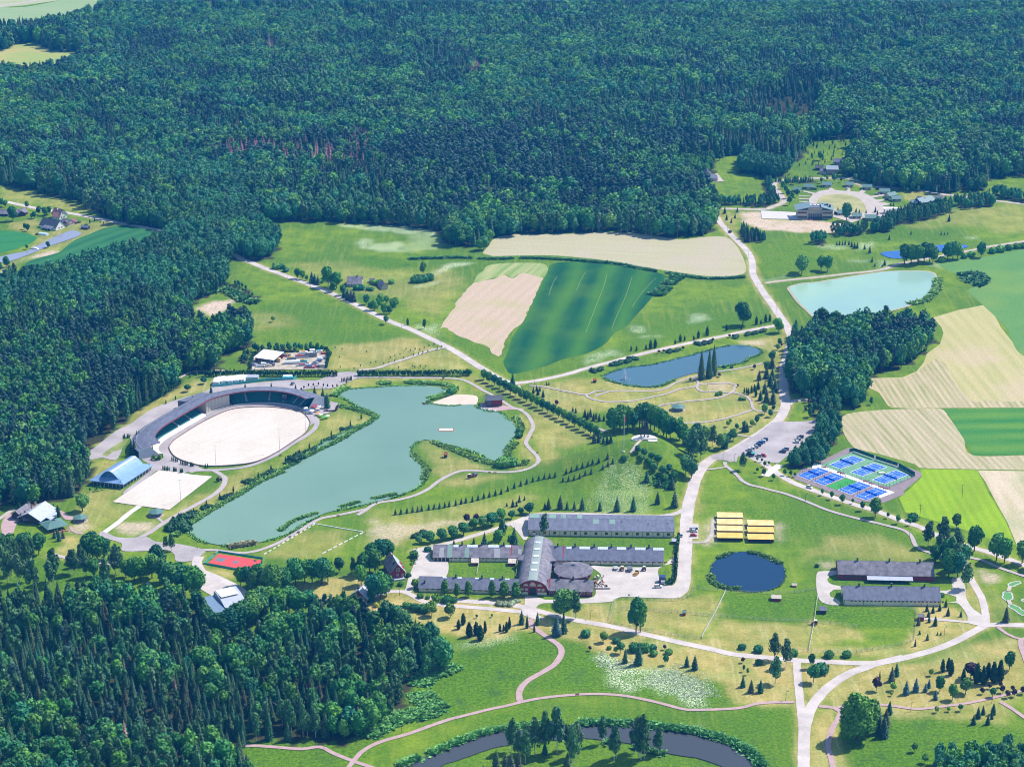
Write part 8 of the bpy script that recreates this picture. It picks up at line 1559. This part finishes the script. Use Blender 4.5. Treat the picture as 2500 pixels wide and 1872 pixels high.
# mixed scrub along the ditch and field edge,reeds on the shores: nobody could count them
def scrub(name,t,pts,w_,n,size,m,label,seed=1,zs=1.0,closed=False,P=None,cat='shrubs'):
 Pq=P or [G(t,*p) for p in pts];Q=catmull(Pq,closed,2.0);r=np.random.default_rng(seed);c0=Q[0].copy();c0.z=0;V=[];F=[];T=[]
 for k in range(n):
  i=r.integers(0,len(Q)-1);d=Q[i+1]-Q[i];d.z=0
  if d.length<1e-6: continue
  nn=Vector((-d.y,d.x,0)).normalized();dens=vnoise(np.array([Q[i].x+5000.]),np.array([Q[i].y]),12,seed)[0]
  if dens<.25: continue
  p=Q[i]+d*r.random()+nn*float(np.clip(r.normal(),-1.6,1.6)*w_*.26)-c0;s=size*r.uniform(.5,1.3);z0=zt(p.x+c0.x,p.y+c0.y);tn=r.uniform(.7,1.3);hh=s*zs*r.uniform(.3,.75)
  for _ in range(3):
   a=r.uniform(0,3.14);ca,sa=math.cos(a)*s*.5,math.sin(a)*s*.5;k2=len(V);lx,ly=r.normal(size=2)*s*.55
   V+=[(p.x-ca,p.y-sa,z0),(p.x+ca,p.y+sa,z0),(p.x+ca*.6+lx,p.y+sa*.6+ly,z0+hh),(p.x-ca*.6+lx,p.y-sa*.6+ly,z0+hh)];T+=[tn*.8,tn*.8,tn*1.1,tn*1.1];F.append((k2,k2+1,k2+2,k2+3))
 o=obj(name,np_mesh(name,V,F,T,[m]),None,c0);return tag(o,label,cat,None, 'stuff')
f_ree=foliage('reeds_green',[(.14,.31,.05),(.20,.34,.06)]);f_scr=foliage('scrub_leaves',[(.07,.22,.04),(.12,.28,.05),(.05,.19,.05)]);f_flo=foliage('flower_heads',[(.40,.48,.28),(.55,.60,.42)]);f_ree2=foliage('reeds_tan',[(.30,.28,.14),(.24,.27,.10)])
scrub('reeds',None,None,2.5,5000,1.0,f_ree, 'green reeds fringing the lake shore',3,1.1,True,LAKE, 'reeds');scrub('reeds', 'C3',[(1130,960),(1190,1040),(1190,1130),(1140,1250),(1060,1330),(1080,1420),(1250,1440),(1180,1480),(900,1470),(700,1410),(400,1290),(180,1215),(60,1260),(30,1350),(120,1450),(190,1530),(150,1640)],4.5,6000,1.2,f_ree, 'dense green reeds round the lake peninsula',4,1.1,cat='reeds')
scrub('reeds', 'C2',[(1380,745),(1500,660),(1700,610),(2000,595),(2300,595),(2550,610),(2680,650),(2640,710),(2420,770)],6,5000,1.5,f_ree, 'green reeds on the north shore of lake',5,1.1,cat='reeds');scrub('reeds', 'D2',[(120,700),(300,560),(600,370),(850,230),(1000,130),(1300,0)],4.5,4500,1.2,f_ree, 'green reeds on the western shore of lake',6,1.1,cat='reeds')
scrub('reeds', 'C2',[(560,1640),(900,1500),(1150,1360),(1400,1240),(1600,1120),(1840,970),(1700,900),(1450,840)],4.5,4500,1.2,f_ree, 'green reeds on the northwestern shore of lake',7,1.1,cat='reeds');scrub('reeds', 'D2',[(720,815),(900,790),(1060,745),(1100,740)],4,1600,1.6,f_ree2, 'tan reeds at the southern tip of lake',8,1.1,cat='reeds')
scrub('reeds', 'D2',[(1250,650),(1400,540),(1600,470),(1900,390),(2208,310),(2500,250)],3.5,3000,1.1,f_ree, 'reeds on the southern shore of lake',9,1.1,cat='reeds')
scrub('reeds',None,None,3,2200,1.0,f_ree, 'green reeds fringing the fountain pond',10,1.0,True,POND2, 'reeds');scrub('reeds',None,None,2,500,.7,f_ree, 'green reeds fringing the dark round pond',11,1.0,True,POND5, 'reeds');scrub('reeds', 'E1',[(1560,720),(1700,660),(1850,650),(2000,680),(2150,740),(2230,780)],3.5,1400,1.2,f_ree, 'tall reeds on the far side of round pond',12,1.1,cat='reeds');scrub('reeds', 'E1',[(1480,900),(1490,960),(1560,1010),(1700,1050),(1780,1040)],3.5,1000,1.2,f_ree, 'tall reeds on the near side of round pond',13,1.1,cat='reeds')
scrub('bank_shrubs', 'F2',[(-1000,1640),(-700,1530),(-442,1420),(-200,1330),(0,1270),(160,1245),(350,1215),(620,1185)],4,3500,1.8,f_scr, 'dark shrubs along the left bank of southern river',14,1.0);scrub('bank_shrubs', 'F2',[(950,1190),(1300,1190),(1600,1200),(1800,1230),(2000,1250),(2208,1280),(2500,1360),(2700,1450),(2850,1560),(2900,1650)],5,5500,2.0,f_scr, 'dark shrubs along the far bank of southern river',15,1.0);scrub('bank_shrubs', 'F2',[(1230,1390),(1450,1430),(1700,1480),(1900,1530),(2100,1570)],3,2200,1.6,f_scr, 'dark shrubs on the near bank of southern river',16,1.0)
scrub('ditch_shrubs', 'B3',[(0,850),(500,835),(900,850),(1300,840),(1700,860),(2208,900),(2500,955),(2900,1020),(3208,1060),(3600,1050)],4,5000,1.9,f_scr, 'scrub along the ditch between the fields',17,.8);scrub('field_edge_shrubs', 'B4',[(700,1040),(600,1110),(520,1200),(430,1240)],10,1200,2.6,f_scr, 'leafy scrub at the corner of green crop field',18,.9);scrub('bank_shrubs', 'B5',[(1280,1050),(1260,1180),(1150,1290),(980,1340)],7,1500,1.8,f_ree, 'reeds and scrub right of the turquoise pond',19,.9)
scrub('bank_shrubs', 'B5',[(1540,1030),(1650,1010),(1780,1060),(1700,1130),(1600,1060)],9,1200,2.6,f_bir, 'grey-green willow scrub by the far field',20,.9);scrub('mound_scrub', 'C4',[(230,1330),(330,1420),(450,1520),(560,1620),(500,1720)],14,1300,2.0,f_scr, 'leafy scrub on the right flank of the mound',21,.8)
scrub('mound_weeds', 'C4',[(-60,1480),(150,1480),(260,1560),(300,1700),(100,1800),(-200,1850),(-350,2000),(0,2050)],16,500,.5,f_flo, 'pale flowering weeds over the mound front',22,.6,cat='weeds');scrub('wood_edge_scrub', 'F3',[(2250,560),(1950,680),(1880,800),(1900,900),(2050,1030),(1900,1080),(1650,1130),(1400,1250),(1300,1330)],14,4000,1.8,f_scr, 'bright leafy scrub at the edge of southwest wood',23,.8);scrub('meadow_flowers', 'F2',[(1150,480),(1300,500),(1450,600),(1700,660),(1900,720),(2100,780),(2250,900),(2100,680),(1900,620)],24,3800,.5,f_flo, 'white flowering meadow plants above pink path',24,.7,cat='flowers')
scrub('bank_shrubs', 'B2',[(0,1230),(150,1180),(300,1220),(420,1290),(540,1320)],8,1500,3.0,f_scr, 'dark scrub above the brown plot',25,.9)
# ------------------------------------------------------------------ junkyard and event tents
sheet('junkyard_ground',GP('C2',[(500,460),(530,330),(560,290),(1300,262),(1310,450)]),mat('junkyard_dirt',(.42,.36,.28),.95,.25,.2),smooth=False)
a,rz,L_=frame('H3',(210,400),(600,455));root=empty('storage_hangar',a,rz, 'white roofed open storage hangar in the junkyard', 'hangar');D_=15;MB().prism([(-1,4.2),(D_,5.4),(D_,5.6),(-1,4.4)],-1,L_+1).build('roof',mat('white_sheet_roof',(.82,.80,.80),.5,.04,.5),root);MB().box(0,L_,D_-.4,D_-.2,0,5.2).build('back_wall',redw,root);MB().box(-.1,.1,0,D_-.5,0,4.2).build('side_wall',redw,root);[MB().box(L_*i/6,L_*i/6+.25,0,.25,0,4.2).build('post',steel,root) for i in range(7)]
JC={'white': white, 'silver': metal, 'red': redt, 'blue': PAINT['blue'], 'teal': tealc, 'dark': PAINT['grey'], 'yellow': yel, 'cream': stone}
jk=[('container', 'silver',170,470,5,1.6),('container', 'white',390,460,4,2),('container', 'red',400,440,5,1.6),('container', 'dark',560,470,5,2),('container', 'silver',320,500,7,1.2),('container', 'cream',480,495,6,1.4),('tank', 'white',1000,430,12,2),('container', 'teal',1240,400,6,2),('container', 'dark',990,345,7,2),('container', 'silver',1180,300,12,1.4),('container', 'white',1250,225,6,2.4),('container', 'dark',1400,285,9,3.4),('container', 'white',1440,200,4,3),('container', 'red',830,270,6,1.6),('container', 'dark',900,268,5,1.6),('container', 'silver',1230,480,9,1.4),('container', 'white',1340,455,5,1.2),('container', 'red',1380,520,8,1.2),('container', 'silver',1500,450,5,2),('container', 'white',1610,360,4,2.4),('container', 'blue',1590,390,3,2),('container', 'silver',1690,330,4,2.2),('container', 'red',1690,225,5,1.5),('container', 'white',1590,185,5,1.6),('container', 'cream',1655,510,4,2.6),('container', 'red',1570,500,5,1.4),('container', 'yellow',715,390,2.5,3),('container', 'white',690,260,6,1.8),('container', 'white',570,210,6,1.8)]
rr=random.Random(3);jc={}
for k,c,x,y,l,h in sorted(jk,key=lambda q: q[2]):
 jc[(k,c)]=jc.get((k,c),0)+1;p=G('H3',x,y);tot_=sum(1 for q in jk if q[0]==k and q[1]==c)
 lab=('%s %s stack stored in the junkyard'%(ORD[jc[(k,c)]-1],c) + ', counted from left') if tot_>1 else ('single %s %s stored in the junkyard'%(c, 'tank' if k == 'tank' else 'stack'))
 root=empty('storage_'+('tank' if k == 'tank' else 'stack'),(p.x,p.y,.2),rr.uniform(-.3,.3),lab, 'tank' if k == 'tank' else 'stack')
 if k == 'tank':
  o=MB().cyl(0,0,-l/2,l/2,1.4,n=14).build('shell',JC[c],root,(0,0,1.5));o.rotation_euler=(0,math.pi/2,0);[MB().box(x0-.2,x0+.2,-1,1,0,.6).build('cradle',steel,root) for x0 in (-l*.3,l*.3)]
 else:
  w_=rr.uniform(1.6,2.6);MB().box(-l/2,l/2,-w_/2,w_/2,.15,h).build('load',JC[c],root);mb=MB();[mb.box(-l/2+i*l/5-.05,-l/2+i*l/5+.05,-w_/2-.06,w_/2+.06,0,h+.05) for i in range(6)];mb.build('frame',steel,root)
  if l>4: MB().box(-l*.3,l*.2,-w_*.3,w_*.4,h+.06,h+.6).build('top_load',JC[rr.choice(list(JC))],root)
for i,(x,y) in enumerate(((260,345),(330,325),(400,318),(470,320),(545,318),(610,305),(680,300),(745,292),(800,285))):
 p=G('J6',x,y+20);root=empty('event_tent',(p.x,p.y,.3),math.radians(-8), '%s white pitched event tent from left behind the stand'%ORD[i], 'tent', 'white event tents');MB().prism([(0,0),(10,0),(10,2.6),(5,4.2),(0,2.6)],0,4.6).build('canopy',white,root);MB().box(.2,4.2,-.06,-.01,0,2.0).build('front_wall',tealc if i%2 else white,root)
p=G('J6',970,255);root=empty('grey_tent',(p.x,p.y,.3),-.05, 'large grey roofed tent behind the teal fence', 'tent');MB().prism([(0,0),(6,0),(6,2.2),(3,3.4),(0,2.2)],0,9).build('canopy',metal,root)
solid_fence('J6',[(250,400),(600,370),(850,330),(1100,300),(1390,262)],1.9,tealc, 'canvas_fence', 'turquoise canvas fence in front of the white tents', 'fence',3,steel,0);solid_fence('J6',[(1400,258),(1750,250),(2000,240),(2070,210)],2.0,tealc, 'canvas_fence', 'turquoise canvas fence leading to the inflatable', 'fence',3,steel,0)
a,rz,L_=frame('J6',(1770,245),(1990,240));root=empty('canvas_pavilion',a,rz, 'turquoise domed canvas with white top behind the stand', 'tent');MB().prism([(0,0),(5,0),(5,1.6),(2.5,3.0),(0,1.6)],0,L_).build('body',tealc,root);MB().prism([(1.2,2.4),(3.8,2.4),(2.5,3.2)],.5,L_-.5).build('top',white,root)
# stalls,umbrellas and visitors at the right end of the stand
for i,(x,y,m,k) in enumerate(((1090,900, 'white',0),(1130,915, 'dark',1),(1170,885, 'red',0),(1200,875, 'red',0),(1235,880, 'white',0),(1265,870, 'white',0),(1155,925, 'white',1),(1105,925, 'blue',1),(1215,905, 'cream',0))):
 p=G('C2',x,y);root=empty('market_stall',(p.x,p.y,.3),rr.uniform(-.4,.4), '%s stall from left at the stand end, %s topped'%(ORD[sorted((1090,1130,1170,1200,1235,1265,1155,1105,1215)).index(x)],m), 'stall', 'stalls at the stand end');MB().add([(-1.5,-1.5,2.1),(1.5,-1.5,2.1),(1.5,1.5,2.1),(-1.5,1.5,2.1),(0,0,2.9)],[(0,1,4),(1,2,4),(2,3,4),(3,0,4),(3,2,1,0)]).build('canopy',JC[m],root);[MB().cyl(a_,b_,0,2.1,.06,n=5).build('pole',steel,root) for a_ in (-1.3,1.3) for b_ in (-1.3,1.3)];MB().box(-1.1,1.1,-1.2,-.8,0,.9).build('counter',white,root)
for i,(x,y,m) in enumerate(((1215,945, 'orange'),(1250,960, 'white'),(1285,985, 'green'),(1325,975, 'white'))):
 p=G('C2',x,y);mm_={'orange': mat('cloth_orange',(.8,.3,.04),.7,.1,1), 'white': white, 'green': mat('cloth_green',(.05,.4,.12),.7,.1,1)}[m];root=empty('parasol',(p.x,p.y,.05),0, '%s parasol from left on the lawn by stand end, %s'%(ORD[i],m), 'parasol', 'parasols by the stand end');MB().cyl(0,0,1.9,2.5,1.6,.1,8).build('canopy',mm_,root);MB().cyl(0,0,0,2,.05).build('pole',white,root)
# benches along the paths
def bench(t,x,y,ang,lab):
 p=G(t,x,y);root=empty('park_bench',(p.x,p.y,p.z+.1),math.radians(ang),lab, 'bench', 'benches along the paths');MB().box(-1,1,-.25,.25,.42,.5).build('seat',brown,root);MB().box(-1,1,.2,.28,.5,.95).build('backrest',brown,root);[MB().box(x0-.06,x0+.06,-.22,.22,0,.42).build('leg',blk,root) for x0 in (-.8,.8)]
for t,x,y,a_,lab in (('C3',860,1570,0, 'left bench of the pair on the lake path'),('C3',920,1572,0, 'right bench of the pair on the lake path'),('C3',1380,1350,60, 'bench at the bend of the lake path'),('C3',1325,1180,80, 'bench above the lake path bend'),('D2',1360,715,40, 'bench on the path beside white boards'),('D2',1450,665,40, 'upper bench beside the white boards'),('D2',1880,490,10, 'bench on the southern lake path'),('C2',815,1385,40, 'bench on the path before the oval'),('C4',1485,785,80, 'bench on the park loop'),('F2',925,882,5, 'bench on the pink crossing path')): bench(t,x,y,a_,lab)
grove('D2', 'lin', 'in front of the stage building',[(520,1740,13),(590,1775,14),(660,1790,14),(740,1770,17),(820,1740,18),(900,1700,18),(960,1650,17),(960,1560,16),(1050,1600,16),(1060,1500,15),(1150,1520,16),(1250,1560,17),(1350,1520,16),(1450,1570,16),(1560,1530,14),(450,1640,12),(430,1560,10)],wide=1.1)
# visitors on the courts: one skinned body each
def person(t,x,y,ang,label,top,legs):
 me=bpy.data.meshes.get('person_body')
 if me is None:
  V=[(0,0,.95),(0,0,1.15),(0,0,1.4),(0,0,1.52),(0,0,1.66),(0,0,1.76),(.1,0,.88),(.12,.04,.5),(.13,.0,.08),(.13,-.14,.04),(-.1,0,.88),(-.13,-.08,.5),(-.14,.02,.08),(-.14,-.12,.04),(.19,0,1.4),(.27,.03,1.12),(.25,-.15,.95),(.24,-.22,.9),(-.19,0,1.4),(-.28,-.03,1.13),(-.3,-.2,1.0),(-.3,-.28,.98)]
  E_=[(0,1),(1,2),(2,3),(3,4),(4,5),(0,6),(6,7),(7,8),(8,9),(0,10),(10,11),(11,12),(12,13),(2,14),(14,15),(15,16),(16,17),(2,18),(18,19),(19,20),(20,21)]
  me=bpy.data.meshes.new('person_body');me.from_pydata(V,E_,[]);RR=[.15,.14,.16,.06,.105,.08,.09,.065,.045,.04,.09,.065,.045,.04,.07,.045,.035,.03,.07,.045,.035,.03]
  o=bpy.data.objects.new('person',me);COL.objects.link(o);md=o.modifiers.new('skin', 'SKIN')
  for i,sv in enumerate(me.skin_vertices[0].data): sv.radius=(RR[i],RR[i]);sv.use_root=(i==0)
  md2=o.modifiers.new('sub', 'SUBSURF');md2.levels=1;md2.render_levels=1
  dg=bpy.context.evaluated_depsgraph_get();nm=bpy.data.meshes.new_from_object(o.evaluated_get(dg));bpy.data.objects.remove(o);nm.name = 'person_skinned';bpy.data.meshes['person_body'].use_fake_user=True
  PERS.append(nm)
 body=PERS[0].copy();sk=mat('skin_tone',(.45,.28,.20),.6,.05,1);hair=mat('hair_dark',(.05,.03,.02),.8,.1,1)
 body.materials.clear();[body.materials.append(m) for m in (top,legs,sk,hair)]
 for f in body.polygons:
  z=f.center.z;x_=abs(f.center.x);f.material_index=3 if z>1.68 else (2 if z>1.47 or (x_>.2 and z<1.2 and z>.85) else (0 if z>.92 else 1))
 p=G(t,x,y);o=obj('person',body,None,(p.x,p.y,.27));o.rotation_euler=(0,0,math.radians(ang));tag(o,label, 'person', 'people on the courts')
PERS=[]
for x,y,a_,lab,tp,lg in ((958,385,40, 'person in dark clothes beside the uppermost tennis court',blk,blk),(1095,332,80, 'person standing at the net side of uppermost court',blk,PAINT['grey']),(1328,512,20, 'person in black left of the white court bench',blk,blk),(1398,535,120, 'person in red left of the white court table',redt,PAINT['grey']),(1470,455,60, 'person in black above the white court table',blk,blk),(1540,478,60, 'person in blue at right of the court table',PAINT['dark_blue'],blk),(1238,388,10, 'person playing at the left side of the middle court',PAINT['dark_blue'],blk),(1628,528,10, 'person playing on the right tennis court',blk,PAINT['grey']),(855,595,10, 'person at the end of the second padel court',blk,PAINT['dark_blue']),(645,675,10, 'person in red beside the green turf',redt,blk),(1238,668,10, 'person in dark clothes on the court promenade',blk,blk)):
 person('H1',x,y,a_,lab,tp,lg)
p=G('H1',1465,525);root=empty('court_table',(p.x,p.y,.25),.4, 'white table with benches between the tennis courts', 'table');MB().box(-2,2,-.6,.6,.68,.78).build('tabletop',white,root);[MB().box(-2,2,s-.15,s+.15,.4,.46).build('bench',white,root) for s in (-1,1)];[MB().box(x0-.05,x0+.05,-.5,.5,0,.68).build('leg',steel,root) for x0 in (-1.6,1.6)]
# horse at the paddock fence
def horse(t,x,y,ang,label,m):
 V=[(0,0,1.15),(-.6,0,1.2),(.55,0,1.2),(.95,0,1.6),(1.15,0,1.9),(1.5,0,1.65),(-.7,.18,.75),(-.78,.18,.5),(-.7,.18,.06),(-.7,-.18,.75),(-.82,-.18,.5),(-.74,-.18,.06),(.55,.17,.7),(.55,.17,.4),(.56,.17,.05),(.62,-.17,.7),(.66,-.17,.4),(.64,-.17,.05),(-.95,0,1.1),(-1.05,0,.6)]
 E_=[(0,1),(0,2),(2,3),(3,4),(4,5),(1,6),(6,7),(7,8),(1,9),(9,10),(10,11),(2,12),(12,13),(13,14),(2,15),(15,16),(16,17),(1,18),(18,19)];RR=[.34,.34,.32,.2,.15,.09,.14,.07,.06,.14,.07,.06,.12,.07,.06,.12,.07,.06,.07,.06]
 me=bpy.data.meshes.new('horse');me.from_pydata(V,E_,[]);o=bpy.data.objects.new('horse',me);COL.objects.link(o);o.modifiers.new('skin', 'SKIN')
 for i,sv in enumerate(me.skin_vertices[0].data): sv.radius=(RR[i],RR[i]);sv.use_root=(i==0)
 md2=o.modifiers.new('sub', 'SUBSURF');md2.levels=1;md2.render_levels=1;dg=bpy.context.evaluated_depsgraph_get();nm=bpy.data.meshes.new_from_object(o.evaluated_get(dg));bpy.data.objects.remove(o);nm.materials.clear();nm.materials.append(m);nm.polygons.foreach_set('material_index',[0]*len(nm.polygons))
 p=G(t,x,y);o=obj('horse',nm,None,(p.x,p.y,.0));o.rotation_euler=(0,0,math.radians(ang));tag(o,label, 'horse')
horse('E2',275,1200,200, 'pale horse standing at the fence beside small tractor',mat('horse_pale',(.5,.38,.3),.8,.15,2))
# ------------------------------------------------------------------ air: pale haze round the whole scene
hb=MB().box(-16500,16500,-3500,31000,-1.2,545).build('haze',[])
hb['kind'] = 'stuff';hb['label'] = 'thin pale summer haze over the whole landscape'
hm=bpy.data.materials.new('haze');hm.use_nodes=True;hm.node_tree.nodes.clear()
pv=hm.node_tree.nodes.new('ShaderNodeVolumePrincipled');ho=hm.node_tree.nodes.new('ShaderNodeOutputMaterial')
pv.inputs['Color'].default_value=(.03,.38,1.0,1);pv.inputs['Density'].default_value=0.72e-4;pv.inputs['Anisotropy'].default_value=.1
hm.node_tree.links.new(pv.outputs[0],ho.inputs['Volume']);hb.data.materials.append(hm)
